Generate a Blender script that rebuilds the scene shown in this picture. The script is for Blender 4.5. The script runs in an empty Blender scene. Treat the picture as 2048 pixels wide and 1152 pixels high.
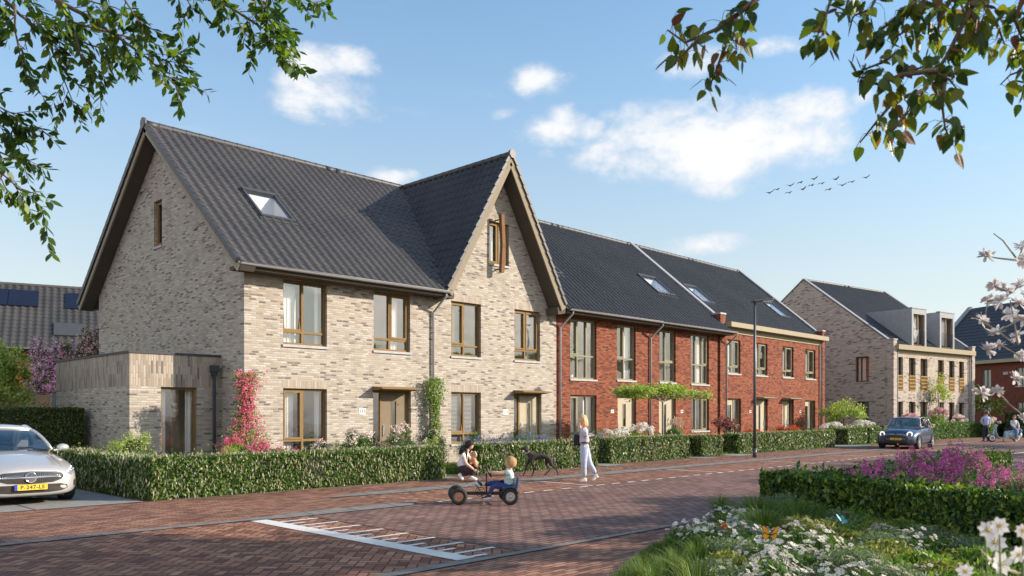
import bpy, bmesh, math, random
import numpy as np
from mathutils import Vector, Matrix, Euler
PI = math.pi
R = math.radians
D = bpy.data
scene = bpy.context.scene
COL = scene.collection
rng = random.Random(7)
nrg = np.random.default_rng(11)

# ------------------------------------------------------------------ camera
CAM_YAW = 44.27
cam_d = D.cameras.new('camera')
cam_d.sensor_width = 36.0
cam_d.lens = 28.51
cam_d.shift_y = 250.0 / 2048.0
cam_d.clip_start = 0.1
cam_d.clip_end = 3000
cam = D.objects.new('camera', cam_d)
cam.location = (0, 0, 1.67)
cam.rotation_euler = (R(90), 0, R(CAM_YAW - 90))
COL.objects.link(cam)
scene.camera = cam
cam_d.dof.use_dof = True
cam_d.dof.focus_distance = 22
cam_d.dof.aperture_fstop = 5.6

# ------------------------------------------------------------------ light
SUN_EL, SUN_AZ = 22.0, -45.0            # azimuth from +X, counter-clockwise
sd = Vector((math.cos(R(SUN_EL)) * math.cos(R(SUN_AZ)), math.cos(R(SUN_EL)) * math.sin(R(SUN_AZ)), math.sin(R(SUN_EL))))
sl = D.lights.new('sun', 'SUN')
sl.energy = 4.1
sl.angle = R(0.6)
sl.color = (1.0, 0.865, 0.71)
so = D.objects.new('sun', sl)
so.rotation_euler = sd.to_track_quat('Z', 'Y').to_euler()
so.location = (30, -30, 30)
COL.objects.link(so)
scene.view_settings.view_transform = 'Standard'
scene.view_settings.look = 'None'
scene.view_settings.exposure = 0.96
scene.view_settings.gamma = 1.0
try:
    scene.cycles.max_bounces = 7
    scene.cycles.transparent_max_bounces = 16
    scene.cycles.sample_clamp_indirect = 6
    scene.cycles.caustics_reflective = False
    scene.cycles.caustics_refractive = False
except Exception:
    pass

# ------------------------------------------------------------------ node helper
class S:
    """a node socket with arithmetic"""
    def __init__(self, nt, s):
        self.nt, self.s = nt, s
    def _m(self, op, *a, clamp=False):
        n = self.nt.nodes.new('ShaderNodeMath'); n.operation = op; n.use_clamp = clamp
        for i, v in enumerate((self,) + a):
            if isinstance(v, S): self.nt.links.new(v.s, n.inputs[i])
            else: n.inputs[i].default_value = v
        return S(self.nt, n.outputs[0])
    def __add__(s, o): return s._m('ADD', o)
    def __radd__(s, o): return s._m('ADD', o)
    def __sub__(s, o): return s._m('SUBTRACT', o)
    def __rsub__(s, o): return (s * -1.0) + o
    def __mul__(s, o): return s._m('MULTIPLY', o)
    def __rmul__(s, o): return s._m('MULTIPLY', o)
    def __truediv__(s, o): return s._m('DIVIDE', o)
    def floor(s): return s._m('FLOOR')
    def fract(s): return s._m('FRACT')
    def mod(s, o): return s._m('FLOORED_MODULO', o)
    def min(s, o): return s._m('MINIMUM', o)
    def max(s, o): return s._m('MAXIMUM', o)
    def gt(s, o): return s._m('GREATER_THAN', o)
    def lt(s, o): return s._m('LESS_THAN', o)
    def pow(s, o): return s._m('POWER', o)
    def clamp(s): return s._m('ADD', 0.0, clamp=True)
    def abs(s): return s._m('ABSOLUTE')
    def cmp(s, o): return s._m('COMPARE', o, 0.3)
    def ss(s, a, b):
        n = s.nt.nodes.new('ShaderNodeMapRange'); n.interpolation_type = 'SMOOTHSTEP'
        s.nt.links.new(s.s, n.inputs['Value']); n.inputs['From Min'].default_value = a; n.inputs['From Max'].default_value = b
        return S(s.nt, n.outputs['Result'])

class NT:
    def __init__(self, nt): self.nt = nt
    def node(self, t, **kw):
        n = self.nt.nodes.new(t)
        for k, v in kw.items(): setattr(n, k, v)
        return n
    def lk(self, a, b):
        self.nt.links.new(a.s if isinstance(a, S) else a, b)
    def set(self, inp, v):
        if isinstance(v, S): self.nt.links.new(v.s, inp)
        elif hasattr(v, 'is_output'): self.nt.links.new(v, inp)
        else:
            if isinstance(v, (tuple, list)) and len(v) == 3 and inp.type == 'RGBA': v = (*v, 1)
            inp.default_value = v
    def coord(self, kind='Object'):
        t = self.node('ShaderNodeTexCoord'); return S(self.nt, t.outputs[kind])
    def sep(self, v):
        n = self.node('ShaderNodeSeparateXYZ'); self.lk(v, n.inputs[0]); return [S(self.nt, o) for o in n.outputs]
    def comb(self, x=0.0, y=0.0, z=0.0):
        n = self.node('ShaderNodeCombineXYZ')
        for i, v in enumerate((x, y, z)): self.set(n.inputs[i], v)
        return S(self.nt, n.outputs[0])
    def noise(self, v, scale=5.0, detail=3.0, rough=0.55, out='Fac', dist=0.0):
        n = self.node('ShaderNodeTexNoise'); 
        if v is not None: self.lk(v, n.inputs['Vector'])
        n.inputs['Scale'].default_value = scale; n.inputs['Detail'].default_value = detail; n.inputs['Roughness'].default_value = rough
        n.inputs['Distortion'].default_value = dist
        return S(self.nt, n.outputs[out])
    def white(self, v):
        n = self.node('ShaderNodeTexWhiteNoise', noise_dimensions='3D'); self.lk(v, n.inputs['Vector']); return S(self.nt, n.outputs['Value'])
    def ramp(self, f, stops, interp='LINEAR'):
        n = self.node('ShaderNodeValToRGB'); n.color_ramp.interpolation = interp
        e = n.color_ramp.elements
        while len(e) < len(stops): e.new(0.5)
        for i, (p, c) in enumerate(stops):
            e[i].position = p; e[i].color = (*c, 1) if len(c) == 3 else c
        self.lk(f, n.inputs[0]); return S(self.nt, n.outputs[0])
    def mix(self, f, a, b, mode='MIX'):
        n = self.node('ShaderNodeMix', data_type='RGBA', blend_type=mode)
        self.set(n.inputs[0], f); self.set(n.inputs[6], a); self.set(n.inputs[7], b)
        return S(self.nt, n.outputs[2])
    def bump(self, h, dist=0.01, strength=1.0):
        n = self.node('ShaderNodeBump'); self.lk(h, n.inputs['Height']); n.inputs['Distance'].default_value = dist; n.inputs['Strength'].default_value = strength
        return S(self.nt, n.outputs[0])

MATS = {}
def newmat(name):
    m = D.materials.new(name); m.use_nodes = True
    nt = m.node_tree; b = nt.nodes['Principled BSDF']
    MATS[name] = m
    return m, NT(nt), b

def simple(name, col, rough=0.6, metal=0.0, var=0.12, scale=6.0, bump=0.0, bscale=40.0, coat=0.0, spec=0.5, trans=0.0, sss=0.0):
    m, n, b = newmat(name)
    c = n.coord()
    f = n.noise(c, scale, 4, 0.6)
    c0 = tuple(max(0, x * (1 - var)) for x in col); c1 = tuple(min(1, x * (1 + var)) for x in col)
    n.set(b.inputs['Base Color'], n.ramp(f, [(0.3, c0), (0.7, c1)]))
    b.inputs['Roughness'].default_value = rough; b.inputs['Metallic'].default_value = metal
    b.inputs['Coat Weight'].default_value = coat; b.inputs['Coat Roughness'].default_value = 0.04
    b.inputs['Specular IOR Level'].default_value = spec
    if sss: b.inputs['Subsurface Weight'].default_value = sss; b.inputs['Subsurface Radius'].default_value = (0.02, 0.008, 0.005)
    if bump: n.set(b.inputs['Normal'], n.bump(n.noise(c, bscale, 4, 0.6), bump))
    return m

def brickmat(name, stops, mortar, w=0.21, h=0.058, ms=0.009, vertical=False, dark_noise=0.12, bumpd=0.006, patch=None):
    m, n, b = newmat(name)
    x, y, z = n.sep(n.coord())
    u = x + y
    v = n.comb(z, u, 0.0) if vertical else n.comb(u, z, 0.0)
    wob = n.noise(n.comb(u, z, 0.0), 14, 2, 0.5)
    t = n.node('ShaderNodeTexBrick'); n.lk(v, t.inputs['Vector'])
    t.offset = 0.37; t.offset_frequency = 2; t.squash = 1.0
    t.inputs['Color1'].default_value = (0, 0, 0, 1); t.inputs['Color2'].default_value = (1, 1, 1, 1); t.inputs['Mortar'].default_value = (0.5, 0.5, 0.5, 1)
    t.inputs['Scale'].default_value = 1.0; t.inputs['Mortar Size'].default_value = ms; t.inputs['Mortar Smooth'].default_value = 0.35
    t.inputs['Brick Width'].default_value = w; t.inputs['Row Height'].default_value = h; t.inputs['Bias'].default_value = 0.0
    rnd = S(n.nt, t.outputs['Color']); fac = S(n.nt, t.outputs['Fac'])
    col = n.ramp(rnd, stops)
    fine = n.noise(n.comb(u * 1.0, z * 3.0, 0.0), 30, 4, 0.65)
    col = n.mix(0.55, col, n.ramp(fine, [(0.3, (0.62, 0.6, 0.58)), (0.7, (1.0, 1.0, 1.0))]), 'MULTIPLY')
    big = n.noise(n.comb(u, z, 0.0), 0.9, 4, 0.6)
    col = n.mix(0.5, col, n.ramp(big, [(0.35, (1 - dark_noise * 2,) * 3), (0.65, (1, 1, 1))]), 'MULTIPLY')
    run = n.noise(n.comb(u * 2.2, z * 0.25, 3.0), 1.6, 4, 0.6).ss(0.55, 0.75); col = n.mix(run * 0.16, col, (0.10, 0.09, 0.085))
    bloom = n.noise(n.comb(u, z, 7.0), 1.7, 5, 0.7).ss(0.62, 0.74); col = n.mix(bloom * 0.14, col, (0.62, 0.6, 0.57))
    col = n.mix(fac, col, mortar)
    n.set(b.inputs['Base Color'], col)
    b.inputs['Roughness'].default_value = 0.9; b.inputs['Specular IOR Level'].default_value = 0.25
    hgt = (1.0 - fac) * 0.8 + fine * 0.35 + wob * 0.2 + rnd * 0.25
    n.set(b.inputs['Normal'], n.bump(hgt, bumpd, 1.0))
    return m

# ------------------------------------------------------------------ world
def pxdir(px, py):
    u = (px - 1024) / 1622.0; v = -(py - 826) / 1622.0
    az = R(CAM_YAW) - math.atan(u)
    el = math.atan(v / math.sqrt(1 + u * u))
    return az, el
def make_world():
    w = D.worlds.new('World'); scene.world = w; w.use_nodes = True
    n = NT(w.node_tree); bg = w.node_tree.nodes['Background']
    sky = n.node('ShaderNodeTexSky', sky_type='NISHITA'); sky.sun_disc = False
    sky.sun_elevation = R(SUN_EL); sky.sun_rotation = R(90 - SUN_AZ)
    sky.air_density = 1.0; sky.dust_density = 0.6; sky.ozone_density = 2.2
    x, y, z = n.sep(n.coord('Generated'))
    az = y._m('ARCTAN2', x); el = z._m('ARCSINE')
    vec = n.comb(az, el * 1.5, 0.0)
    nz = n.noise(vec, 9.0, 9, 0.58, dist=0.3)
    nz2 = n.noise(vec, 34.0, 6, 0.6)
    tot = None
    clouds = [(700,122,70,34,1), (628,132,62,42,1.1), (640,160,80,20,.75), (655,208,105,55,1.15), (640,175,85,50,1.1),
              (1078,155,68,38,1.1), (1130,262,90,36,1.1), (1136,238,48,30,1), (1002,226,30,14,.7), (978,190,26,11,.55), (1210,228,22,16,.4),
              (1420,285,250,100,1.7), (1590,220,110,46,1.3), (1275,320,140,62,1.35), (1440,372,80,26,.8), (1600,290,110,42,.7), (1540,98,70,20,.45), (1400,130,70,30,.5),
              (782,352,50,20,1), (1360,492,165,22,.75), (1260,478,80,16,.5), (1840,362,30,12,.4), (1890,396,22,10,.4), (1720,196,22,14,.4), (1092,308,22,14,.45), (1650,322,70,18,.4)]
    for (cx, cy, rx, ry, a) in clouds:
        a0, e0 = pxdir(cx, cy); a1, _ = pxdir(cx + rx, cy); _, e1 = pxdir(cx, cy - ry)
        da = (az - a0) / abs(a1 - a0); de = (el - e0) / abs(e1 - e0)
        q = (1.0 - (da * da + de * de)) * 0.5 * a
        q = q.max(-1.0) + (a - 1.0) * 0.12
        tot = q if tot is None else tot.max(q)
    # unseen over-bright clouds added beside and behind the camera to lift fill light
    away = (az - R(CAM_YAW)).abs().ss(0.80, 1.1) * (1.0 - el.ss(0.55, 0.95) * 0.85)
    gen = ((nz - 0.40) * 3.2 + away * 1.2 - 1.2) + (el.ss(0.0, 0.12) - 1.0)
    dens = (tot + (nz - 0.5) * 2.7 + (nz2 - 0.5) * 0.9 + 0.06).max(gen)
    mask = dens.ss(-0.08, 0.85)
    wisp = n.noise(n.comb(az * 1.0, el * 5.0, 0.3), 5.0, 7, 0.6).ss(0.58, 0.85) * 0.22
    mask = (mask * 0.93).max(wisp * el.ss(0.02, 0.25))
    shade = dens.ss(0.05, 1.0)
    low = ((el - 0.2) * 1.0)
    lowc = n.noise(vec, 7.0, 4, 0.6)
    ccol = n.mix((shade * 0.6 + lowc * 0.6).clamp(), (4.7, 5.15, 5.8), (6.9, 6.8, 6.7))
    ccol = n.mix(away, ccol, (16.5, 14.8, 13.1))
    skyc = n.mix(1.0, S(n.nt, sky.outputs[0]), n.mix(el.ss(0.04, 0.42), (1.22, 1.22, 1.02), (0.94, 1.48, 1.60)), 'MULTIPLY')
    # thin high haze that whitens the air towards the horizon
    hz = el.max(0.0)._m('MULTIPLY', -3.7)._m('EXPONENT') * 0.97
    skyc = n.mix(hz, skyc, (5.45, 5.5, 5.55))
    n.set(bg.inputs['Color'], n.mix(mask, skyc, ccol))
    bg.inputs['Strength'].default_value = 0.080
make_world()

# ------------------------------------------------------------------ mesh builder
class MB:
    def __init__(self): self.v = []; self.f = []; self.m = []; self.sm = []
    def quad(self, a, b, c, d, m=0, s=False):
        i = len(self.v); self.v += [a, b, c, d]; self.f.append((i, i+1, i+2, i+3)); self.m.append(m); self.sm.append(s)
    def poly(self, pts, m=0, s=False):
        i = len(self.v); self.v += list(pts); self.f.append(tuple(range(i, i+len(pts)))); self.m.append(m); self.sm.append(s)
    def box(self, x0, x1, y0, y1, z0, z1, m=0, T=None):
        p = [(x, y, z) for z in (z0, z1) for y in (y0, y1) for x in (x0, x1)]
        if T: p = [tuple(T @ Vector(q)) for q in p]
        i = len(self.v); self.v += p
        for f in ((0,2,3,1),(4,5,7,6),(0,1,5,4),(2,6,7,3),(0,4,6,2),(1,3,7,5)):
            self.f.append(tuple(i+k for k in f)); self.m.append(m); self.sm.append(False)
    def bar(self, a, b, w, h, m=0, up=(0,0,1)):
        """box beam from a to b, w wide (sideways) and h tall"""
        a = Vector(a); b = Vector(b); d = (b - a).normalized(); up = Vector(up)
        s = d.cross(up)
        if s.length < 1e-4: s = d.cross(Vector((1,0,0)))
        s.normalize(); t = s.cross(d).normalized()
        i = len(self.v)
        for q in (a, b):
            for (u, v) in ((-1,-1),(1,-1),(1,1),(-1,1)): self.v.append(tuple(q + s*(u*w/2) + t*(v*h/2)))
        for f in ((0,1,2,3),(7,6,5,4),(0,4,5,1),(1,5,6,2),(2,6,7,3),(3,7,4,0)):
            self.f.append(tuple(i+k for k in f)); self.m.append(m); self.sm.append(False)
    def tube(self, pts, r, seg=8, m=0, cap=True, s=True):
        pts = [Vector(p) for p in pts]; n = len(pts)
        rs = r if isinstance(r, (list, tuple)) else [r]*n
        i0 = len(self.v); prev = None
        for k, p in enumerate(pts):
            d = (pts[min(k+1, n-1)] - pts[max(k-1, 0)])
            if d.length < 1e-9: d = Vector((0,0,1))
            d.normalize()
            if prev is None:
                a = Vector((0,0,1)) if abs(d.z) < 0.9 else Vector((1,0,0)); sx = d.cross(a).normalized()
            else:
                sx = prev - d * prev.dot(d)
                if sx.length < 1e-6: sx = d.orthogonal()
                sx.normalize()
            prev = sx; sy = d.cross(sx)
            for j in range(seg):
                an = 2*PI*j/seg; self.v.append(tuple(p + (sx*math.cos(an) + sy*math.sin(an))*rs[k]))
        for k in range(n-1):
            for j in range(seg):
                a = i0+k*seg+j; b = i0+k*seg+(j+1) % seg
                self.f.append((a, b, b+seg, a+seg)); self.m.append(m); self.sm.append(s)
        if cap:
            self.f.append(tuple(i0+j for j in reversed(range(seg)))); self.m.append(m); self.sm.append(False)
            self.f.append(tuple(i0+(n-1)*seg+j for j in range(seg))); self.m.append(m); self.sm.append(False)
    def lathe(self, prof, c=(0,0,0), axis='Z', seg=16, m=0, s=True, arc=2*PI, T=None):
        """prof = [(radius, height)]"""
        i0 = len(self.v); n = len(prof); c = Vector(c)
        for (r, h) in prof:
            for j in range(seg):
                an = arc*j/seg
                p = {'Z': Vector((r*math.cos(an), r*math.sin(an), h)), 'X': Vector((h, r*math.cos(an), r*math.sin(an))), 'Y': Vector((r*math.sin(an), h, r*math.cos(an)))}[axis]
                if T: p = T @ p
                self.v.append(tuple(p + c))
        for k in range(n-1):
            for j in range(seg):
                a = i0+k*seg+j; b = i0+k*seg+(j+1) % seg
                self.f.append((a, b, b+seg, a+seg)); self.m.append(m); self.sm.append(s)
        for e, k in ((0, 0), (1, n-1)):
            if prof[k][0] > 1e-5 and tuple(prof[0]) != tuple(prof[-1]):
                r_ = range(seg) if e else reversed(range(seg))
                self.f.append(tuple(i0+k*seg+j for j in r_)); self.m.append(m); self.sm.append(False)
    def ball(self, c, r, seg=12, rings=8, m=0, T=None, sc=(1,1,1)):
        prof = [(max(1e-6, math.sin(PI*k/rings)), -math.cos(PI*k/rings)) for k in range(rings+1)]
        M = Matrix.Diagonal((r*sc[0], r*sc[1], r*sc[2]))
        if T: M = T.to_3x3() @ M
        self.lathe(prof, c, 'Z', seg, m, True, T=M)
    def prism(self, pts, y0, y1, m=0, axis='Y'):
        """polygon of (a, b) extruded along axis; for Y: (x, z)"""
        n = len(pts); i0 = len(self.v)
        def P(a, b, t): return {'Y': (a, t, b), 'X': (t, a, b), 'Z': (a, b, t)}[axis]
        for t in (y0, y1):
            for a, b in pts: self.v.append(P(a, b, t))
        self.f.append(tuple(i0+k for k in range(n))); self.f.append(tuple(i0+n+k for k in reversed(range(n)))); self.m += [m, m]; self.sm += [False, False]
        for k in range(n):
            a = i0+k; b = i0+(k+1) % n
            self.f.append((b, a, a+n, b+n)); self.m.append(m); self.sm.append(False)
    def add(self, other, T=None, moff=0):
        i = len(self.v)
        self.v += [tuple(T @ Vector(p)) for p in other.v] if T else other.v
        self.f += [tuple(i+k for k in f) for f in other.f]; self.m += [q+moff for q in other.m]; self.sm += other.sm
    def mesh(self, name, mats, fix=True):
        me = D.meshes.new(name); me.from_pydata(self.v, [], self.f)
        for mm in (mats if isinstance(mats, (list, tuple)) else [mats]): me.materials.append(mm if not isinstance(mm, str) else MATS[mm])
        me.polygons.foreach_set('material_index', self.m); me.polygons.foreach_set('use_smooth', self.sm)
        if fix:
            bm = bmesh.new(); bm.from_mesh(me); bmesh.ops.remove_doubles(bm, verts=bm.verts, dist=0.0001); bmesh.ops.recalc_face_normals(bm, faces=bm.faces); bm.to_mesh(me); bm.free()
        me.update(); return me
    def build(self, name, mats, parent=None, fix=False, bevel=0.0):
        me = self.mesh(name, mats, fix or bevel > 0)
        return link(name, me, parent, bevel)

def link(name, me, parent=None, bevel=0.0):
    o = D.objects.new(name, me); COL.objects.link(o)
    if parent is not None: o.parent = parent
    if bevel:
        b = o.modifiers.new('bevel', 'BEVEL'); b.width = bevel; b.segments = 2; b.limit_method = 'ANGLE'
    return o
def tag(o, label=None, cat=None, group=None, kind=None):
    if label: o['label'] = label
    if cat: o['category'] = cat
    if group: o['group'] = group
    if kind: o['kind'] = kind
    return o
def thing(name, label, cat, loc=(0,0,0), rz=0.0, group=None):
    o = D.objects.new(name, None); COL.objects.link(o); o.location = loc; o.rotation_euler = (0, 0, rz)
    o.empty_display_size = 0.3
    return tag(o, label, cat, group)
def kids(o): return [c for c in COL.objects if c.parent == o]
CHILD = {}
def copy_tree(o, parent=None, label=None, group=None):
    c = o.copy(); COL.objects.link(c)
    if parent is not None: c.parent = parent
    if label: c['label'] = label
    if group: c['group'] = group
    for ch in list(o.children): copy_tree(ch, c)
    return c
def npmesh(name, V, F, mats, midx=None, smooth=False, parent=None, link_it=True, nrm=None):
    """fast mesh from numpy arrays; F is (n, k) with equal k"""
    me = D.meshes.new(name); V = np.asarray(V, dtype=np.float32); F = np.asarray(F, dtype=np.int32)
    n, k = F.shape
    me.vertices.add(len(V)); me.vertices.foreach_set('co', V.ravel())
    me.loops.add(n*k); me.loops.foreach_set('vertex_index', F.ravel())
    me.polygons.add(n); me.polygons.foreach_set('loop_start', np.arange(0, n*k, k, dtype=np.int32))
    try: me.polygons.foreach_set('loop_total', np.full(n, k, dtype=np.int32))
    except Exception: pass
    for mm in (mats if isinstance(mats, (list, tuple)) else [mats]): me.materials.append(MATS[mm] if isinstance(mm, str) else mm)
    if midx is not None: me.polygons.foreach_set('material_index', np.asarray(midx, dtype=np.int32))
    if smooth: me.polygons.foreach_set('use_smooth', np.ones(n, dtype=bool))
    me.update(calc_edges=True); me.validate()
    if not link_it: return me
    return link(name, me, parent)
# ------------------------------------------------------------------ materials
BB = [(0.0, (0.36,0.31,0.255)), (0.28, (0.44,0.39,0.335)), (0.55, (0.50,0.455,0.405)), (0.78, (0.57,0.535,0.495)), (0.86, (0.35,0.305,0.26)), (0.91, (0.22,0.195,0.18)), (1.0, (0.15,0.14,0.14))]
brickmat('beige_brick', BB, (0.36,0.315,0.265), w=0.215, h=0.0625, ms=0.011)
brickmat('beige_soldier', [(0.0, (0.36,0.30,0.235)), (0.3, (0.45,0.385,0.315)), (0.8, (0.54,0.48,0.42)), (1.0, (0.33,0.29,0.25))], (0.33,0.29,0.245), w=0.30, h=0.0625, vertical=True, ms=.011)
brickmat('beige_parapet', [(0.0, (0.30,0.25,0.2)), (0.3, (0.41,0.35,0.285)), (0.7, (0.49,0.43,0.365)), (0.86, (0.28,0.245,0.215)), (1.0, (0.14,0.13,0.13))], (0.30,0.26,0.22), w=0.34, h=0.066, vertical=True, ms=.011)
brickmat('pale_brick', [(0.0, (0.40,0.33,0.27)), (0.3, (0.48,0.42,0.36)), (0.7, (0.56,0.5,0.44)), (0.85, (0.33,0.28,0.25)), (0.9, (0.2,0.17,0.17)), (1.0, (0.13,0.12,0.13))], (0.42,0.37,0.33), w=0.28, h=0.085, ms=0.012)
brickmat('red_brick', [(0.0, (0.15,0.03,0.016)), (0.3, (0.27,0.07,0.032)), (0.65, (0.38,0.12,0.055)), (0.85, (0.20,0.045,0.025)), (0.93, (0.10,0.03,0.026)), (1.0, (0.07,0.028,0.028))], (0.13,0.075,0.058), w=0.21, h=0.062, ms=0.010)
brickmat('red_soldier', [(0.0, (0.19,0.04,0.02)), (0.5, (0.30,0.08,0.036)), (0.9, (0.38,0.12,0.055)), (1.0, (0.13,0.035,0.03))], (0.13,0.075,0.058), w=0.30, h=0.062, vertical=True, ms=0.010)
brickmat('dark_red_brick', [(0.0, (0.16,0.035,0.022)), (0.5, (0.24,0.06,0.035)), (0.9, (0.2,0.05,0.035)), (1.0, (0.08,0.03,0.03))], (0.12,0.07,0.05), w=0.21, h=0.062, ms=0.010)

def tilemat(name, c0, c1, c2):
    m, n, b = newmat(name)
    c = n.coord(); x, y, z = n.sep(c)
    cell = n.white(n.comb((x/0.3).floor(), (y/0.285).floor(), (z*0.0)))
    f = n.noise(c, 7, 5, 0.65); g = n.noise(c, 0.6, 3, 0.5)
    col = n.ramp(f*0.8 + cell*0.2*0.0 + 0.1, [(0.25, c0), (0.6, c1), (0.85, c2)])
    col = n.mix(0.8, col, n.ramp(g, [(0.3, (0.72,0.72,0.75)), (0.7, (1.12,1.08,1.04))]), 'MULTIPLY')
    lich = n.noise(c, 22, 4, 0.7).ss(0.66, 0.74) * g.ss(0.45, 0.65); col = n.mix(lich * 0.35, col, (0.22, 0.21, 0.17))
    n.set(b.inputs['Base Color'], col)
    b.inputs['Roughness'].default_value = 0.52; b.inputs['Specular IOR Level'].default_value = 0.45
    n.set(b.inputs['Normal'], n.bump(n.noise(c, 60, 3, 0.6), 0.002))
tilemat('grey_tile', (0.066,0.063,0.064), (0.082,0.079,0.079), (0.10,0.096,0.095))
tilemat('bg_tile', (0.045,0.044,0.042), (0.06,0.058,0.055), (0.08,0.077,0.073))
tilemat('dark_tile', (0.03,0.031,0.037), (0.046,0.047,0.053), (0.07,0.07,0.075))

simple('bronze', (0.215,0.138,0.06), 0.7, 0.0, 0.1, 3, spec=.15)
simple('bronze_dark', (0.085,0.06,0.032), 0.75, 0.0, 0.07, 3, spec=.12)
simple('taupe', (0.30,0.26,0.205), 0.75, 0.0, 0.07, 3, spec=.12)
simple('taupe_board', (0.25,0.215,0.16), 0.75, 0.0, 0.06, 2, spec=.12)
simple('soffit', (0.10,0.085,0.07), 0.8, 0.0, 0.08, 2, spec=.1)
simple('beige_board', (0.34,0.295,0.21), 0.75, 0.0, 0.07, 3, spec=.12)
simple('olive_frame', (0.25,0.23,0.165), 0.75, 0.0, 0.07, 3, spec=.12)
simple('cream_door', (0.42,0.37,0.28), 0.75, 0.0, 0.07, 3, spec=.12)
simple('taupe_door', (0.205,0.165,0.115), 0.75, 0.0, 0.07, 3, spec=.12)
simple('zinc', (0.27,0.285,0.315), 0.6, 0.0, 0.1, 4, spec=.2)
simple('pipe', (0.27,0.27,0.285), 0.6, 0.0, 0.08, 4, spec=.2)
simple('anthracite', (0.055,0.06,0.068), 0.6, 0.0, 0.1, 4, spec=.25)
simple('concrete', (0.235,0.23,0.22), 0.85, 0.0, 0.16, 5, 0.003, 90)
simple('kerb_stone', (0.175,0.172,0.165), 0.85, 0.0, 0.25, 5, 0.003, 90)
simple('sill_stone', (0.36,0.36,0.37), 0.7, 0.0, 0.1, 9)
simple('plaster', (0.78,0.76,0.73), 0.9, 0.0, 0.03, 2)
simple('room_floor', (0.34,0.26,0.19), 0.6, 0.0, 0.1, 2)
simple('curtain', (0.88,0.87,0.86), 0.9, 0.0, 0.04, 3)
simple('beige_curtain', (0.55,0.47,0.38), 0.9, 0.0, 0.05, 3)
simple('blind', (0.5,0.5,0.5), 0.5, 0.0, 0.04, 3)
simple('white_paint', (0.80,0.80,0.80), 0.55, 0.0, 0.04, 8)
simple('number_ink', (0.06,0.06,0.07), 0.6)
simple('oak', (0.19,0.105,0.055), 0.8, 0.0, 0.15, 5, spec=.1)
simple('black_metal', (0.03,0.03,0.033), 0.4, 0.4, 0.1, 4)
simple('lamp_grey', (0.075,0.08,0.1), 0.45, 0.3, 0.08, 4)
simple('lens', (0.7,0.72,0.75), 0.15, 0.0, 0.03, 4)
simple('fence_wood', (0.60,0.42,0.25), 0.75, 0.0, 0.15, 8, 0.002)
simple('gold_panel', (0.36,0.235,0.09), 0.75, 0.0, 0.07, 3, spec=.12)
simple('solar', (0.012,0.014,0.03), 0.12, 0.0, 0.1, 3)
simple('terracotta', (0.5,0.2,0.1), 0.8)
simple('pot_white', (0.62,0.64,0.68), 0.6)
simple('soil', (0.10,0.07,0.05), 0.95, 0.0, 0.3, 12, 0.02, 30)

def glassmat(name, tint=(0.86,0.89,0.90), refl=0.10):
    m, n, b = newmat(name); nt = n.nt
    tr = n.node('ShaderNodeBsdfTransparent'); tr.inputs[0].default_value = (*tint, 1)
    gl = n.node('ShaderNodeBsdfGlossy'); gl.inputs['Roughness'].default_value = 0.02; gl.inputs[0].default_value = (0.95,0.97,1,1)
    g_ = n.node('ShaderNodeNewGeometry'); dt = n.node('ShaderNodeVectorMath', operation='DOT_PRODUCT'); nt.links.new(g_.outputs['Normal'], dt.inputs[0]); nt.links.new(g_.outputs['Incoming'], dt.inputs[1])
    lw = (1.0 - S(nt, dt.outputs['Value']).abs()).pow(5.0) * 0.9
    x, y, z = n.sep(n.coord())
    nz = n.noise(n.coord(), 0.7, 2, 0.5)
    n.set(gl.inputs['Normal'], n.bump(nz, 0.02, 1.0))
    f = (lw + refl).clamp()
    mx = n.node('ShaderNodeMixShader'); n.lk(f, mx.inputs[0]); n.lk(tr.outputs[0], mx.inputs[1]); n.lk(gl.outputs[0], mx.inputs[2])
    nt.links.new(mx.outputs[0], nt.nodes['Material Output'].inputs[0])
glassmat('glass', (0.97,0.975,0.98), 0.21); glassmat('roof_glass', (0.95,0.96,0.98), 0.12); glassmat('car_glass', (0.5,0.54,0.57), 0.22)

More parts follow.
